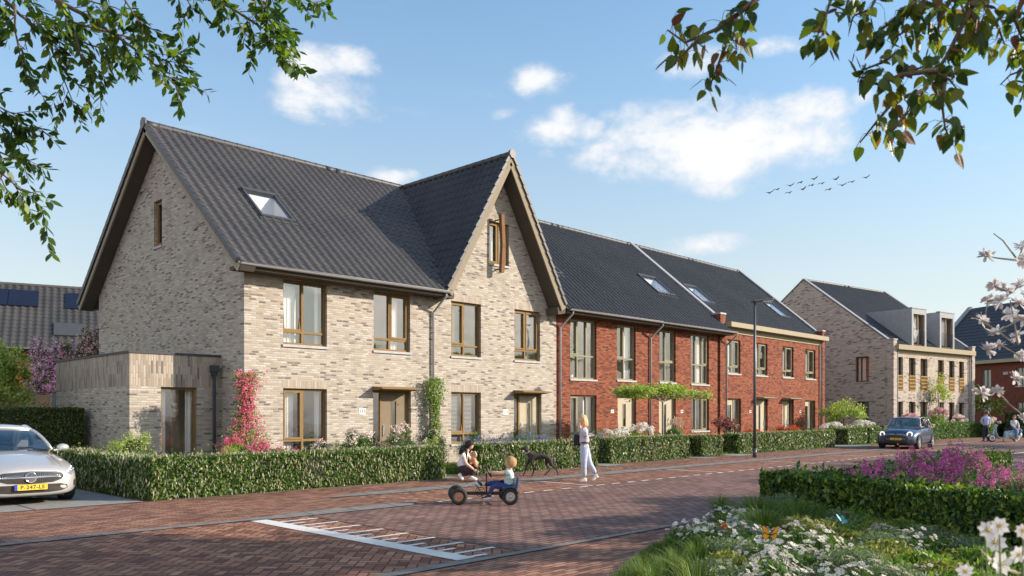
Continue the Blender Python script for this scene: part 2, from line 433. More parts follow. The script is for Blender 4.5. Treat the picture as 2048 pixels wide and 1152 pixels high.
# ---- paving
def herring(name, stops, mortar, w=0.10, rot=0.0, ms=0.075, bumpd=0.006, stain=0.0):
    m, n, b = newmat(name)
    x, y, z = n.sep(n.coord())
    ca, sa = math.cos(rot)/w, math.sin(rot)/w
    u = x*ca + y*sa; v = y*ca - x*sa
    i = u.floor(); j = v.floor(); fx = u - i; fy = v - j
    k = (i - j).mod(4.0)
    is1 = k.cmp(1.0); is2 = k.cmp(2.0); hor = k.lt(1.5)
    du = (fx + is1); dv = (fy + is2)
    eh = du.min(2.0 - du).min(fy.min(1.0 - fy)); ev = dv.min(2.0 - dv).min(fx.min(1.0 - fx))
    e = hor*eh + (1.0 - hor)*ev
    rnd = n.white(n.comb(i - is1, j - is2, hor))
    paving(n, b, x, y, e.ss(ms*0.4, ms), rnd, stops, mortar, bumpd, stain)
def running(name, stops, mortar, w=0.2, h=0.1, rot=0.0, ms=0.008, bumpd=0.006, stain=0.0):
    m, n, b = newmat(name)
    x, y, z = n.sep(n.coord())
    ca, sa = math.cos(rot), math.sin(rot)
    u = x*ca + y*sa; v = y*ca - x*sa
    t = n.node('ShaderNodeTexBrick'); n.lk(n.comb(u, v, 0.0), t.inputs['Vector']); t.offset = 0.5
    t.inputs['Color1'].default_value = (0,0,0,1); t.inputs['Color2'].default_value = (1,1,1,1); t.inputs['Mortar'].default_value = (0.5,0.5,0.5,1)
    t.inputs['Scale'].default_value = 1.0; t.inputs['Mortar Size'].default_value = ms; t.inputs['Mortar Smooth'].default_value = 0.3
    t.inputs['Brick Width'].default_value = w; t.inputs['Row Height'].default_value = h
    paving(n, b, x, y, 1.0 - S(n.nt, t.outputs['Fac']), S(n.nt, t.outputs['Color']), stops, mortar, bumpd, stain)
def paving(n, b, x, y, brick, rnd, stops, mortar, bumpd, stain):
    p = n.comb(x, y, 0.0)
    col = n.ramp(rnd, stops)
    fine = n.noise(p, 45, 4, 0.65)
    col = n.mix(0.6, col, n.ramp(fine, [(0.3, (0.6,0.6,0.6)), (0.7, (1.05,1.05,1.05))]), 'MULTIPLY')
    big = n.noise(p, 0.55, 5, 0.62)
    col = n.mix(0.8, col, n.ramp(big, [(0.32, (0.72,0.70,0.70)), (0.68, (1.12,1.1,1.08))]), 'MULTIPLY')
    st = n.noise(n.comb(x*0.35, y*1.3, 4.0), 1.1, 5, 0.65).ss(0.52, 0.72); col = n.mix(st * 0.35, col, (0.09, 0.06, 0.05))
    sp = n.noise(n.comb(x, y, 9.0), 6.5, 3, 0.6).ss(0.72, 0.78); col = n.mix(sp * 0.5, col, (0.06, 0.045, 0.04))
    col = n.mix(brick, mortar, col)
    n.set(b.inputs['Base Color'], col)
    n.set(b.inputs['Roughness'], n.ramp(big*0.5 + fine*0.5, [(0.3, (0.62,)*3), (0.7, (0.85,)*3)]))
    b.inputs['Specular IOR Level'].default_value = 0.3
    n.set(b.inputs['Normal'], n.bump(brick*0.9 + fine*0.3 + rnd*0.35, bumpd))
PV = [(0.0, (0.14,0.055,0.036)), (0.3, (0.26,0.115,0.073)), (0.6, (0.36,0.175,0.11)), (0.85, (0.45,0.245,0.16)), (1.0, (0.18,0.078,0.058))]
PG = [(0.0, (0.17,0.092,0.078)), (0.4, (0.26,0.148,0.12)), (0.8, (0.34,0.20,0.165)), (1.0, (0.20,0.11,0.095))]
MO = (0.075,0.05,0.042)
running('walk_paving', PV, MO, w=0.21, h=0.085, rot=0.0, ms=0.010)
herring('road_paving', [(p, (c[0]*1.05, c[1]*1.0, c[2]*0.95)) for p, c in PV], (0.045,0.026,0.02), w=0.115, rot=R(45), ms=.11)
herring('plateau_paving', PG, (0.03,0.02,0.02), w=0.12, rot=R(0), ms=0.14)
running('strip_paving', PV, MO, w=0.2, h=0.09, rot=R(90))

def grassmat(name, c0, c1):
    m, n, b = newmat(name); c = n.coord()
    f = n.noise(c, 3, 6, 0.7)
    n.set(b.inputs['Base Color'], n.ramp(f, [(0.3, c0), (0.7, c1)])); b.inputs['Roughness'].default_value = 0.9
    n.set(b.inputs['Normal'], n.bump(n.noise(c, 50, 4, 0.7), 0.03))
grassmat('lawn', (0.05,0.085,0.02), (0.11,0.16,0.035))
grassmat('far_ground', (0.17,0.15,0.10), (0.24,0.21,0.15))

# ---- leaves: colour varies per leaf through a random value per island
def leafmat(name, stops, rough=0.5, transl=0.35, tcol=None, spec=0.4):
    m, n, b = newmat(name); nt = n.nt
    g = n.node('ShaderNodeNewGeometry')
    r = S(nt, g.outputs['Random Per Island'])
    col = n.ramp(r, stops)
    f = n.noise(n.coord(), 2.2, 3, 0.6)
    col = n.mix(0.5, col, n.ramp(f, [(0.3, (0.62,0.66,0.62)), (0.7, (1.2,1.15,1.05))]), 'MULTIPLY')
    n.set(b.inputs['Base Color'], col); b.inputs['Roughness'].default_value = rough; b.inputs['Specular IOR Level'].default_value = spec
    t = n.node('ShaderNodeBsdfTranslucent')
    tc = n.mix(1.0, col, tcol or (1.3,1.5,0.6), 'MULTIPLY'); n.set(t.inputs[0], tc)
    mx = n.node('ShaderNodeMixShader'); mx.inputs[0].default_value = transl
    nt.links.new(b.outputs[0], mx.inputs[1]); nt.links.new(t.outputs[0], mx.inputs[2])
    nt.links.new(mx.outputs[0], nt.nodes['Material Output'].inputs[0])
leafmat('hedge_leaf', [(0.0,(0.028,0.065,0.016)), (0.4,(0.06,0.12,0.025)), (0.75,(0.12,0.20,0.04)), (1.0,(0.25,0.31,0.08))], 0.38, 0.25)
leafmat('box_leaf', [(0.0,(0.018,0.045,0.012)), (0.45,(0.042,0.10,0.018)), (0.75,(0.11,0.20,0.03)), (1.0,(0.30,0.38,0.055))], 0.45, 0.33, (1.5,1.5,.5))
leafmat('tall_hedge_leaf', [(0.0,(0.03,0.055,0.015)), (0.6,(0.07,0.105,0.025)), (1.0,(0.19,0.18,0.035))], 0.5, 0.25)
leafmat('fresh_leaf', [(0.0,(0.09,0.17,0.025)), (0.5,(0.16,0.27,0.04)), (1.0,(0.27,0.36,0.07))], 0.5, 0.35)
leafmat('lime_leaf', [(0.0,(0.20,0.28,0.05)), (0.5,(0.33,0.42,0.10)), (1.0,(0.48,0.52,0.19))], 0.5, 0.35)
leafmat('mid_leaf', [(0.0,(0.04,0.10,0.02)), (0.5,(0.075,0.165,0.03)), (1.0,(0.13,0.23,0.045))], 0.5, 0.3)
leafmat('dark_leaf', [(0.0,(0.02,0.05,0.018)), (0.6,(0.04,0.09,0.03)), (1.0,(0.08,0.13,0.04))], 0.45, 0.2)
leafmat('sage_leaf', [(0.0,(0.10,0.14,0.08)), (0.5,(0.17,0.23,0.13)), (1.0,(0.28,0.34,0.21))], 0.7, 0.25)
leafmat('ash_leaf', [(0.0,(0.022,0.055,0.013)), (0.5,(0.042,0.095,0.018)), (0.8,(0.09,0.165,0.026)), (1.0,(0.20,0.27,0.045))], 0.42, 0.4, (1.8,1.9,0.5))
leafmat('maple_leaf', [(0.0,(0.03,0.06,0.014)), (0.35,(0.055,0.11,0.02)), (0.66,(0.11,0.16,0.025)), (0.88,(0.18,0.20,0.03)), (0.91,(0.17,0.075,0.04)), (0.95,(0.24,0.12,0.065)), (0.97,(0.10,0.03,0.03)), (1.0,(0.13,0.045,0.045))], 0.42, 0.5, (1.7,1.6,0.6))
leafmat('red_leaf', [(0.0,(0.14,0.05,0.04)), (0.5,(0.25,0.10,0.08)), (1.0,(0.33,0.17,0.14))], 0.5, 0.3, (1.2,0.9,0.8))
leafmat('yellowish_leaf', [(0.0,(0.13,0.15,0.03)), (0.5,(0.22,0.24,0.05)), (1.0,(0.38,0.36,0.12))], 0.5, 0.3)
leafmat('grass_blade', [(0.0,(0.055,0.10,0.016)), (0.5,(0.10,0.17,0.026)), (1.0,(0.20,0.26,0.05))], 0.5, 0.35)
def petal(name, a, b_, t=0.3): leafmat(name, [(0.0, a), (1.0, b_)], 0.6, t, (1.1,1.05,1.05), 0.2)
petal('white_petal', (0.72,0.70,0.68), (0.88,0.87,0.86)); petal('pink_petal', (0.62,0.07,0.20), (0.85,0.26,0.42))
petal('magenta_petal', (0.42,0.055,0.27), (0.76,0.24,0.54)); petal('lilac_petal', (0.74,0.28,0.58), (0.92,0.60,0.78))
petal('blue_petal', (0.16,0.13,0.52), (0.36,0.32,0.78)); petal('rose_petal', (0.75,0.55,0.55), (0.88,0.80,0.76)); petal('red_petal', (0.52,0.06,0.02), (0.75,0.16,0.06))
petal('cream_spike', (0.42,0.40,0.27), (0.66,0.62,0.48)); petal('blush_petal', (0.60,0.28,0.38), (0.80,0.55,0.60)); petal('plume', (0.5,0.42,0.36), (0.7,0.62,0.55))
petal('magnolia_petal', (0.60,0.59,0.63), (0.82,0.81,0.84), 0.35)
simple('kart_blue', (0.06,0.16,0.36), 0.5)
simple('bark', (0.12,0.085,0.06), 0.9, 0.0, 0.3, 20, 0.01, 30)
simple('pale_bark', (0.30,0.27,0.23), 0.9, 0.0, 0.3, 20, 0.01, 30)
simple('stem_green', (0.10,0.14,0.04), 0.7)
simple('yellow_eye', (0.65,0.42,0.04), 0.7)
# ------------------------------------------------------------------ house building kit (local coords: x along facade, y into the house, z up)
def wall_panel(mb, P, inward, us, top, zb, openings=(), soldiers=(), mat=0, smat=1, reveal=0.12, rm=None):
    inw = Vector(inward)
    cuts = set(us)
    for (a, b, c, d) in list(openings) + list(soldiers): cuts.add(a); cuts.add(b)
    cuts = sorted(u for u in cuts if us[0] - 1e-6 <= u <= us[-1] + 1e-6)
    for ua, ub in zip(cuts[:-1], cuts[1:]):
        if ub - ua < 1e-5: continue
        um = (ua + ub)/2
        zs = {zb}
        for (a, b, c, d) in list(openings) + list(soldiers):
            if a < um < b: zs.add(c); zs.add(d)
        zs = sorted(zs)
        for i, z in enumerate(zs):
            z2 = zs[i+1] if i+1 < len(zs) else None
            zm = (z + z2)/2 if z2 is not None else z + 0.01
            if any(a < um < b and c < zm < d for (a, b, c, d) in openings): continue
            m = smat if any(a < um < b and c < zm < d for (a, b, c, d) in soldiers) else mat
            ta, tb = (z2, z2) if z2 is not None else (top(ua + 1e-4), top(ub - 1e-4))
            if ta - z < 1e-3 and tb - z < 1e-3: continue
            mb.quad(P(ua, z), P(ub, z), P(ub, tb), P(ua, ta), m)
    rv = tuple(inw * reveal)
    def off(p): return (p[0]+rv[0], p[1]+rv[1], p[2]+rv[2])
    for (a, b, c, d) in openings:
        p = [P(a, c), P(b, c), P(b, d), P(a, d)]
        for k in range(4):
            q, r = p[k], p[(k+1) % 4]
            mb.quad(q, r, off(r), off(q), mat if k != 2 else smat)

def tiles(name, parent, O, U, Sd, ul, sl, mat, skip=None, tile=0.30, course=0.37, amp=0.075, ns=10, stepz=0.022, flip=False):
    O = np.array(O, float); U = np.array(U, float); Sd = np.array(Sd, float); N = np.cross(U, Sd)
    if N[2] < 0: N = -N
    nt = max(1, int(round(ul/tile))); nc = max(1, int(round(sl/course))); tile = ul/nt; course = sl/nc
    t = np.arange(nt*ns+1)/ns
    ph = t - np.floor(t)
    prof = amp*(np.clip(0.5+0.5*np.cos(2*PI*(ph-0.35)), 0, 1)**1.25)
    V = []; F = []; base = 0; nu = len(t)
    us = t*tile
    r_ = np.random.default_rng(int(abs(O[0]*7+O[1]*3))+5)
    for c in range(nc):
        jit = np.repeat(r_.normal(0, 0.0018, nt+1), ns)[:nu]
        lo = O + np.outer(us, U) + Sd*(c*course - 0.03 + 0*t)[:, None] + N*(prof + stepz + jit)[:, None]
        hi = O + np.outer(us, U) + Sd*((c+1)*course) + N*(prof + 0.002)[:, None]
        un = lo - N*0.03
        V += [lo, hi, lo.copy(), un]
        for k in range(nu-1):
            if skip is not None:
                m = (lo[k] + hi[k+1])/2
                if skip(m): continue
            F.append((base+k, base+k+1, base+nu+k+1, base+nu+k))
            F.append((base+3*nu+k, base+3*nu+k+1, base+2*nu+k+1, base+2*nu+k))
        base += 4*nu
    o = npmesh(name, np.concatenate(V), F, [mat], smooth=True, parent=parent)
    return o

def ridge(name, parent, a, b, mat, r=0.13, seglen=0.42, cap=True):
    a = Vector(a); b = Vector(b); L = (b-a).length; n = max(1, int(L/seglen)); mb = MB()
    d = (b-a)/n
    for k in range(n):
        mb.tube([a+d*k, a+d*(k+1.04)], [r, r*0.93], 12, 0, cap=(k == 0 or k == n-1))
    return mb.build(name, [mat], parent)

def gutter(parent, x0, x1, y, z, mat='pipe', r=0.075):
    mb = MB(); n = 10
    for k in range(n):
        a0 = PI + PI*k/n; a1 = PI + PI*(k+1)/n
        p = [(y + r*math.cos(a), z + r*math.sin(a)) for a in (a0, a1)]
        mb.quad((x0, *p[0]), (x1, *p[0]), (x1, *p[1]), (x0, *p[1]), 0, True)
    mb.tube([(x0, y-r, z), (x1, y-r, z)], 0.012, 6)
    for x in (x0, x1):
        mb.poly([(x, y + r*math.cos(PI+PI*k/n), z + r*math.sin(PI+PI*k/n)) for k in range(n+1)])
    return mb.build('gutter', [mat], parent)

def downpipe(parent, x, ztop, zbot=0.0, ygut=-0.5, dx=0.0, r=0.04, mat='pipe', ywall=-0.07, straight=False):
    mb = MB()
    pts = [(x, ywall, zbot), (x, ywall, ztop-0.62), (x+dx*0.5, ywall-0.02, ztop-0.56), (x+dx, ygut, ztop-0.12), (x+dx, ygut, ztop)] if not straight else [(x, ywall, zbot), (x, ywall, ztop)]
    mb.tube(pts, r, 10)
    for z in (0.9, 2.6, 4.3):
        if zbot < z < ztop-0.7: mb.tube([(x, ywall, z), (x, ywall, z+0.04)], r*1.25, 10)
    return mb.build('downpipe', [mat], parent)

def curtain_mesh(mb, x0, x1, z0, z1, y, m=0, amp=0.03, per=0.11):
    n = max(6, int((x1-x0)/per*6)); ph = rng.random()*6
    pts = [(x0+(x1-x0)*k/n, y + amp*math.sin(2*PI*(x1-x0)*k/n/per+ph)*(0.7+0.3*math.sin(k*0.37+ph))) for k in range(n+1)]
    for (a, b) in zip(pts[:-1], pts[1:]): mb.quad((a[0], a[1], z0), (b[0], b[1], z0), (b[0]*0.998+a[0]*0.002, b[1], z1), (a[0], a[1], z1), m, True)

def window(parent, T, u0, z0, w, h, cols=(0.47,), rows=(0.2,), frame='bronze', sash=(), cur=None, sill=True, bar=0.065, recess=0.10, opened=None, glass='glass', blind=False, ny=0.0, name='window'):
    """T maps (u, depth, z) to house coords. sash = column indices with an inner sash; opened = column tilted inwards"""
    mb = MB(); y0 = recess; y1 = recess+0.075
    def bx(a, b, c, d, e=y0, f=y1, m=0): mb.box(a, b, e, f, c, d, m)
    u1 = u0+w; z1 = z0+h; B = bar
    bx(u0, u1, z0, z0+B); bx(u0, u1, z1-B, z1); bx(u0, u0+B, z0+B, z1-B); bx(u1-B, u1, z0+B, z1-B)
    ce = [u0+B/2] + [u0+w*c for c in cols] + [u1-B/2]
    re = [z0+B/2] + [z0+h*r for r in rows] + [z1-B/2]
    for c in ce[1:-1]: bx(c-B/2, c+B/2, z0+B, z1-B, y0+0.002, y1)
    for r in re[1:-1]:
        for a, b in zip(ce[:-1], ce[1:]): bx(a+B/2, b-B/2, r-B/2, r+B/2, y0+0.004, y1)
    for ci in sash:
        a, b = ce[ci]+B/2, ce[ci+1]-B/2; c, d = re[-2]+B/2, re[-1]-B/2; s = 0.055
        if opened == ci:                   # hopper tilted inwards at the top
            sm = MB()
            for q in ((0, b-a, 0, s), (0, b-a, d-c-s, d-c), (0, s, s, d-c-s), (b-a-s, b-a, s, d-c-s)): sm.box(q[0], q[1], -0.02, 0.035, q[2], q[3], 0)
            M = Matrix.Translation((a, y0+0.03, c)) @ Matrix.Rotation(R(-7), 4, 'X')
            mb.add(sm, M)
        else:
            bx(a, b, c, c+s, y0-0.015, y0+0.05); bx(a, b, d-s, d, y0-0.015, y0+0.05); bx(a, a+s, c+s, d-s, y0-0.015, y0+0.05); bx(b-s, b, c+s, d-s, y0-0.015, y0+0.05)
    mb.v = [tuple(T @ Vector(p)) for p in mb.v]
    wo = mb.build(name, [frame], parent, bevel=0.0)
    g = MB(); yg = y0+0.055
    g.quad(*[tuple(T @ Vector(p)) for p in ((u0+B*.5, yg, z0+B*.5), (u1-B*.5, yg, z0+B*.5), (u1-B*.5, yg, z1-B*.5), (u0+B*.5, yg, z1-B*.5))])
    g.build('pane', [glass], wo)
    if sill:
        s = MB(); s.box(u0-0.03, u1+0.03, -0.045, recess+0.02, z0-0.075, z0-0.003)
        s.v = [tuple(T @ Vector(p)) for p in s.v]; s.build('sill', ['sill_stone'], wo)
    if cur:
        for (fa, fb, mt) in cur:
            c = MB(); curtain_mesh(c, u0+w*fa, u0+w*fb, z0+0.02, z1+0.02, y1+0.16)
            c.v = [tuple(T @ Vector(p)) for p in c.v]; c.build('curtain', [mt], wo)
    if blind:
        c = MB()
        for k in range(int(h/0.045)):
            zz = z0+0.03+k*0.045
            c.quad((u0+B, y1+0.05, zz), (u1-B-0.12*w, y1+0.05, zz), (u1-B-0.12*w, y1+0.085, zz+0.018), (u0+B, y1+0.085, zz+0.018))
        c.v = [tuple(T @ Vector(p)) for p in c.v]; c.build('blind', ['blind'], wo)
    return wo

I4 = Matrix.Identity(4)
def sideT(x=0.0): return Matrix(((0,1,0,x), (1,0,0,0), (0,0,1,0), (0,0,0,1)))   # (u, d, z) -> (x+d, u, z)

def door(parent, u0, w, h=2.33, frame='bronze', leaf='taupe_door', sidelight=0.26, canopy=None, recess=0.12, strip=(0.42, 0.58), z0=0.02, light_left=True, lab=None):
    mb = MB(); B = 0.07; y0, y1 = recess, recess+0.09; u1 = u0+w
    mb.box(u0, u0+B, y0, y1, z0, h); mb.box(u1-B, u1, y0, y1, z0, h); mb.box(u0+B, u1-B, y0, y1, h-B, h)
    if sidelight:
        s = u0+w*sidelight if light_left else u1-w*sidelight
        mb.box(s-B/2, s+B/2, y0+0.002, y1, z0, h-B)
        l0, l1 = (s+B/2, u1-B) if light_left else (u0+B, s-B/2)
        g0, g1 = (u0+B, s-B/2) if light_left else (s+B/2, u1-B)
    else: l0, l1 = u0+B, u1-B
    do = mb.build('door', [frame], parent)
    if lab: do['label'] = lab
    lf = MB(); yl = y0+0.03
    sa, sb = l0+(l1-l0)*strip[0], l0+(l1-l0)*strip[1]; za, zb = 0.42, h-0.33
    for q in ((l0, sa, z0, h-B), (sb, l1, z0, h-B), (sa, sb, z0, za), (sa, sb, zb, h-B)): lf.box(q[0]+.001, q[1]-.001, yl, yl+0.045, q[2]+.001, q[3]-.001)
    for q in ((sa-0.03, sa, za-.03, zb+.03), (sb, sb+0.03, za-.03, zb+.03)): lf.box(q[0], q[1], yl-0.012, yl+0.01, q[2], q[3])
    lf.build('door_leaf', [leaf], do)
    g = MB(); g.quad((sa, yl+0.02, za), (sb, yl+0.02, za), (sb, yl+0.02, zb), (sa, yl+0.02, zb))
    if sidelight: g.quad((g0, yl+.01, z0), (g1, yl+.01, z0), (g1, yl+.01, h-B), (g0, yl+.01, h-B))
    g.build('door_glass', ['glass'], do)
    hb = MB(); hx = l0+0.08 if light_left else l1-0.08
    hb.tube([(hx, yl-0.01, 0.95), (hx, yl-0.05, 0.97), (hx, yl-0.05, 1.25), (hx, yl-0.01, 1.27)], 0.012, 8)
    hb.box(hx-0.02, hx+0.02, yl-0.012, yl, 0.9, 1.32); hb.build('handle', ['zinc'], do)
    lb = MB(); mx = (sa+sb)/2; lb.box(mx-0.16, mx+0.16, yl-0.012, yl, 0.27, 0.34); lb.build('letterbox', ['zinc'], do)
    if canopy:
        c = MB(); x0, x1 = u0-0.02, u1+0.02; d = 0.50
        c.prism([(-d, canopy-0.015), (-d, canopy+0.03), (0.0, canopy+0.07), (0.0, canopy-0.06)], x0, x1, 0, 'X')
        c.build('canopy', [frame], parent)
    return do

def number(parent, txt, x, z, size=0.115, plate=True, y=-0.012):
    cu = D.curves.new('number_text', 'FONT'); cu.body = txt; cu.size = size*1.38; cu.extrude = 0.003; cu.align_x = 'CENTER'; cu.align_y = 'CENTER'
    to = D.objects.new('tmp', cu); COL.objects.link(to)
    dg = bpy.context.evaluated_depsgraph_get(); me = D.meshes.new_from_object(to.evaluated_get(dg)); D.objects.remove(to)
    me.materials.clear(); me.materials.append(MATS['number_ink'])
    mb = MB(); w = 0.20*len(txt)/3*(size/0.17)+0.06
    mb.box(x-w*0.62, x+w*0.62, y, -0.001, z-size*0.78, z+size*0.78)
    o = mb.build('house_number', ['white_paint'], parent)
    t = link('digits', me, o); t.rotation_euler = (R(90), 0, 0); t.location = (x, y-0.006, z-size*0.02)
    return o

def skylight(parent, x0, x1, s0, s1, ez, ey, k):
    """frame lying on the roof plane z = ez+(y-ey)k; s along y"""
    nrm = Vector((0, -k, 1)).normalized()
    def P(x, y, h): p = Vector((x, y, ez+(y-ey)*k)) + nrm*h; return tuple(p)
    mb = MB(); B = 0.09
    def slab(xa, xb, ya, yb, h0, h1, m=0):
        p = [P(x, y, h) for h in (h0, h1) for y in (ya, yb) for x in (xa, xb)]
        i = len(mb.v); mb.v += p
        for f in ((0,2,3,1),(4,5,7,6),(0,1,5,4),(2,6,7,3),(0,4,6,2),(1,3,7,5)): mb.f.append(tuple(i+q for q in f)); mb.m.append(m); mb.sm.append(False)
    slab(x0, x1, s0, s0+B, -0.02, 0.10); slab(x0, x1, s1-B*1.3, s1, -0.02, 0.12); slab(x0, x0+B*.8, s0+B, s1-B, -0.02, 0.10); slab(x1-B*.8, x1, s0+B, s1-B, -0.02, 0.10)
    slab(x0-0.06, x1+0.06, s0-0.10, s0-.002, -0.02, 0.045)
    o = mb.build('skylight', ['anthracite'], parent)
    g = MB(); g.quad(P(x0+B*.5, s0+B*.5, 0.07), P(x1-B*.5, s0+B*.5, 0.07), P(x1-B*.5, s1-B*.5, 0.07), P(x0+B*.5, s1-B*.5, 0.07)); g.build('pane', ['roof_glass'], o)
    sh = MB(); a, b, c, d = [P(x, y, 0.055) for (x, y) in ((x0+.06, s0+.06), (x1-.06, s0+.06), (x1-.06, s1-.06), (x0+.06, s1-.06))]
    low = 0.85
    def dn(p, t=low): return (p[0], p[1]+0.02, p[2]-t)
    sh.quad(a, b, dn(b, .3), dn(a, .3)); sh.quad(c, d, dn(d, 1.0), dn(c, 1.0)); sh.quad(b, c, dn(c, 1.0), dn(b, .3)); sh.quad(d, a, dn(a, .3), dn(d, 1.0))
    sh.quad(dn(a, .3), dn(b, .3), dn(c, 1.0), dn(d, 1.0), 1)
    sh.build('light_shaft', ['plaster', 'zinc'], o)
    return o

def rooms(parent, W, depth=2.3, zs=((0.03, 2.62), (2.82, 5.5)), x0=0.06, y0=0.2, mid=None, x1=None):
    mb = MB()
    if x1: W = W + x0 - .06
    for (a, b) in zs:
        mb.quad((x0, y0, a), (W-x0, y0, a), (W-x0, depth, a), (x0, depth, a), 1); mb.quad((x0, y0, b), (W-x0, y0, b), (W-x0, depth, b), (x0, depth, b))
        mb.quad((x0, depth, a), (W-x0, depth, a), (W-x0, depth, b), (x0, depth, b))
        mb.quad((x0, y0, a), (x0, depth, a), (x0, depth, b), (x0, y0, b)); mb.quad((W-x0, y0, a), (W-x0, depth, a), (W-x0, depth, b), (W-x0, y0, b))
        if mid: mb.quad((mid, y0, a), (mid, depth, a), (mid, depth, b), (mid, y0, b))
        # a dark doorway in the back wall and a low cabinet
        
        mb.box(W*0.62, W*0.62+1.3, depth-.5, depth-.02, a+.01, a+.75, 3)
    return mb.build('room_walls', ['plaster', 'room_floor', 'bronze_dark', 'oak'], parent)

# roof constants (house-local, y=0 is the facade)
EY, EZ, RY = -0.6, 5.62, 5.45
KR = (10.70-EZ)/(RY-EY)
def roof_z(y): return EZ + (y-EY)*KR if y <= RY else EZ + (2*RY-EY-y)*KR
SL = math.hypot(RY-EY, 10.70-EZ)
SD = ((0.0), (RY-EY)/SL, (10.70-EZ)/SL)
HD = 10.9                                   # house depth
def hole_skip(sk, extra=None):
    return lambda m: sk[0]+.06 < m[0] < sk[1]-.06 and sk[2]+.08 < m[1] < sk[3]-.08
def hole_of(sk): return (sk[0]+.06, sk[1]-.06, sk[2]+.08, sk[3]-.08)
def main_roof(parent, x0, x1, mat, ystart=None, skip=None, back=True):
    y0 = EY if ystart is None else ystart
    z0 = roof_z(y0); sl = math.hypot(RY-y0, 10.70-z0)
    tiles('roof', parent, (x0, y0, z0), (1,0,0), SD, x1-x0, sl, mat, skip)
    if back:
        mb = MB(); mb.quad((x0, RY, 10.70), (x1, RY, 10.70), (x1, 2*RY-EY, EZ), (x0, 2*RY-EY, EZ)); mb.quad((x0, RY, 10.60), (x1, RY, 10.60), (x1, 2*RY-EY, EZ-.1), (x0, 2*RY-EY, EZ-.1))
        mb.build('rear_roof', [mat], parent)
def underlay(parent, x0, x1, y0=EY+0.05, hole=None):
    """closed board under the tiles"""
    mb = MB(); d = 0.06
    xs = [(x0, x1, y0, RY)]
    if hole:
        hx0, hx1, hy0, hy1 = hole
        xs = [(x0, hx0, y0, RY), (hx1, x1, y0, RY), (hx0, hx1, y0, hy0), (hx0, hx1, hy1, RY)]
    for (a, b, c, e) in xs: mb.quad((a, c, roof_z(c)-d), (b, c, roof_z(c)-d), (b, e, roof_z(e)-d), (a, e, roof_z(e)-d))
    return mb.build('roof_board', ['soffit'], parent)

# ================================================================== the street houses
YF = 20.5
def W(mb, parent, mats): return mb.build('wall', mats, parent)
def flat(z): return lambda u: z
def rear(h, Wd):
    m = MB(); m.quad((0, HD, -0.1), (Wd, HD, -0.1), (Wd, HD, 5.6), (0, HD, 5.6)); m.build('rear_wall', ['red_brick' if Wd != 6.45 and Wd != 6.35 else 'beige_brick'], h)

# ---- 1. end house with the garden room and number 115
h1 = thing('brick_house', 'pale beige brick end house with number 115, bare side gable and flat-roofed extension', 'house', (10.65, YF, 0))
X0 = 10.65; W1 = 6.45
op = [(1.17, 2.60, 3.61, 5.45), (4.27, 5.70, 3.61, 5.45), (1.17, 2.60, 0.52, 2.37), (4.25, 5.73, 0.0, 2.37)]
so_ = [(1.12, 2.65, 2.37, 2.60), (1.12, 2.65, 5.45, 5.62), (4.2, 5.75, 5.45, 5.62)]
mb = MB()
wall_panel(mb, lambda u, z: (u, 0, z), (0,1,0), [0, W1], flat(5.66), -0.1, op, so_)
gtop = lambda y: roof_z(y) - 0.10
wall_panel(mb, lambda u, z: (0, u, z), (1,0,0), [0, RY, HD], gtop, -0.1, [(5.36, 5.98, 6.99, 8.46)], [(5.3, 6.04, 8.46, 8.70)])
rear(h1, W1)
W(mb, h1, ['beige_brick', 'beige_soldier'])
sk = lambda m: 1.45+.05 < m[0] < 2.50-.05 and 2.72 < m[1] < 3.78
main_roof(h1, -0.5, W1, 'grey_tile', skip=lambda m: 1.42 < m[0] < 2.44 and 1.68 < m[1] < 2.80)
underlay(h1, -0.45, W1, hole=(1.42, 2.44, 1.66, 2.80))
ridge('ridge_tiles', h1, (-0.52, RY, 10.72), (W1, RY, 10.72), 'dark_tile')
gutter(h1, -0.45, W1+0.36, -0.66, 5.62)
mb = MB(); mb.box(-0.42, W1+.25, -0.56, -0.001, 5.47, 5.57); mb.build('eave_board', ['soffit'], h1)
# barge board, verge tiles and soffit of the side gable
mb = MB(); ms = MB(); mv = MB()
for s in (0, 1):
    a = Vector((-0.47, EY-.02, EZ-0.13)); b = Vector((-0.47, RY, 10.70-0.13))
    if s: a.y = 2*RY-EY
    mb.bar(a, b + (b-a).normalized()*0.05, 0.05, 0.24)
    ms.bar(Vector((-0.23, a.y, a.z-0.02)), Vector((-0.23, b.y, b.z-0.02)), 0.42, 0.15)
    n = 21; d = (b-a)/n
    for k in range(n):
        p = a + d*k + Vector((-0.035, 0, 0.17)); q = a + d*(k+1.06) + Vector((-0.035, 0, 0.145)); mv.bar(p, q, 0.10, 0.16)
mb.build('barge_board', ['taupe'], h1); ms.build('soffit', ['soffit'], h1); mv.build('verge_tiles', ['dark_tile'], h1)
mb = MB(); mb.tube([(-0.58, RY, 10.74), (-0.50, RY, 10.74)], 0.17, 16); mb.build('ridge_end', ['grey_tile'], h1)
window(h1, I4, 1.17, 3.61, 1.43, 1.84, sash=(0,), opened=0, cur=[(0.04, .42, 'curtain'), (.86, .95, 'curtain')])
window(h1, I4, 4.27, 3.61, 1.43, 1.84, cur=[(0.55, .80, 'curtain')], sash=(1,))
window(h1, I4, 1.17, 0.52, 1.43, 1.85, sash=(0,), cur=[(0.02, .36, 'curtain'), (.85, .95, 'curtain')])
window(h1, sideT(), 5.36, 6.99, 0.62, 1.47, cols=(), rows=(), sash=(0,), cur=[(.1, .5, 'curtain')])
door(h1, 4.25, 1.48, 2.37, canopy=2.42)
number(h1, '115', 14.50-X0, 1.72)
skylight(h1, 1.35, 2.50, 1.58, 2.88, EZ, EY, KR)
rooms(h1, W1, mid=3.6)
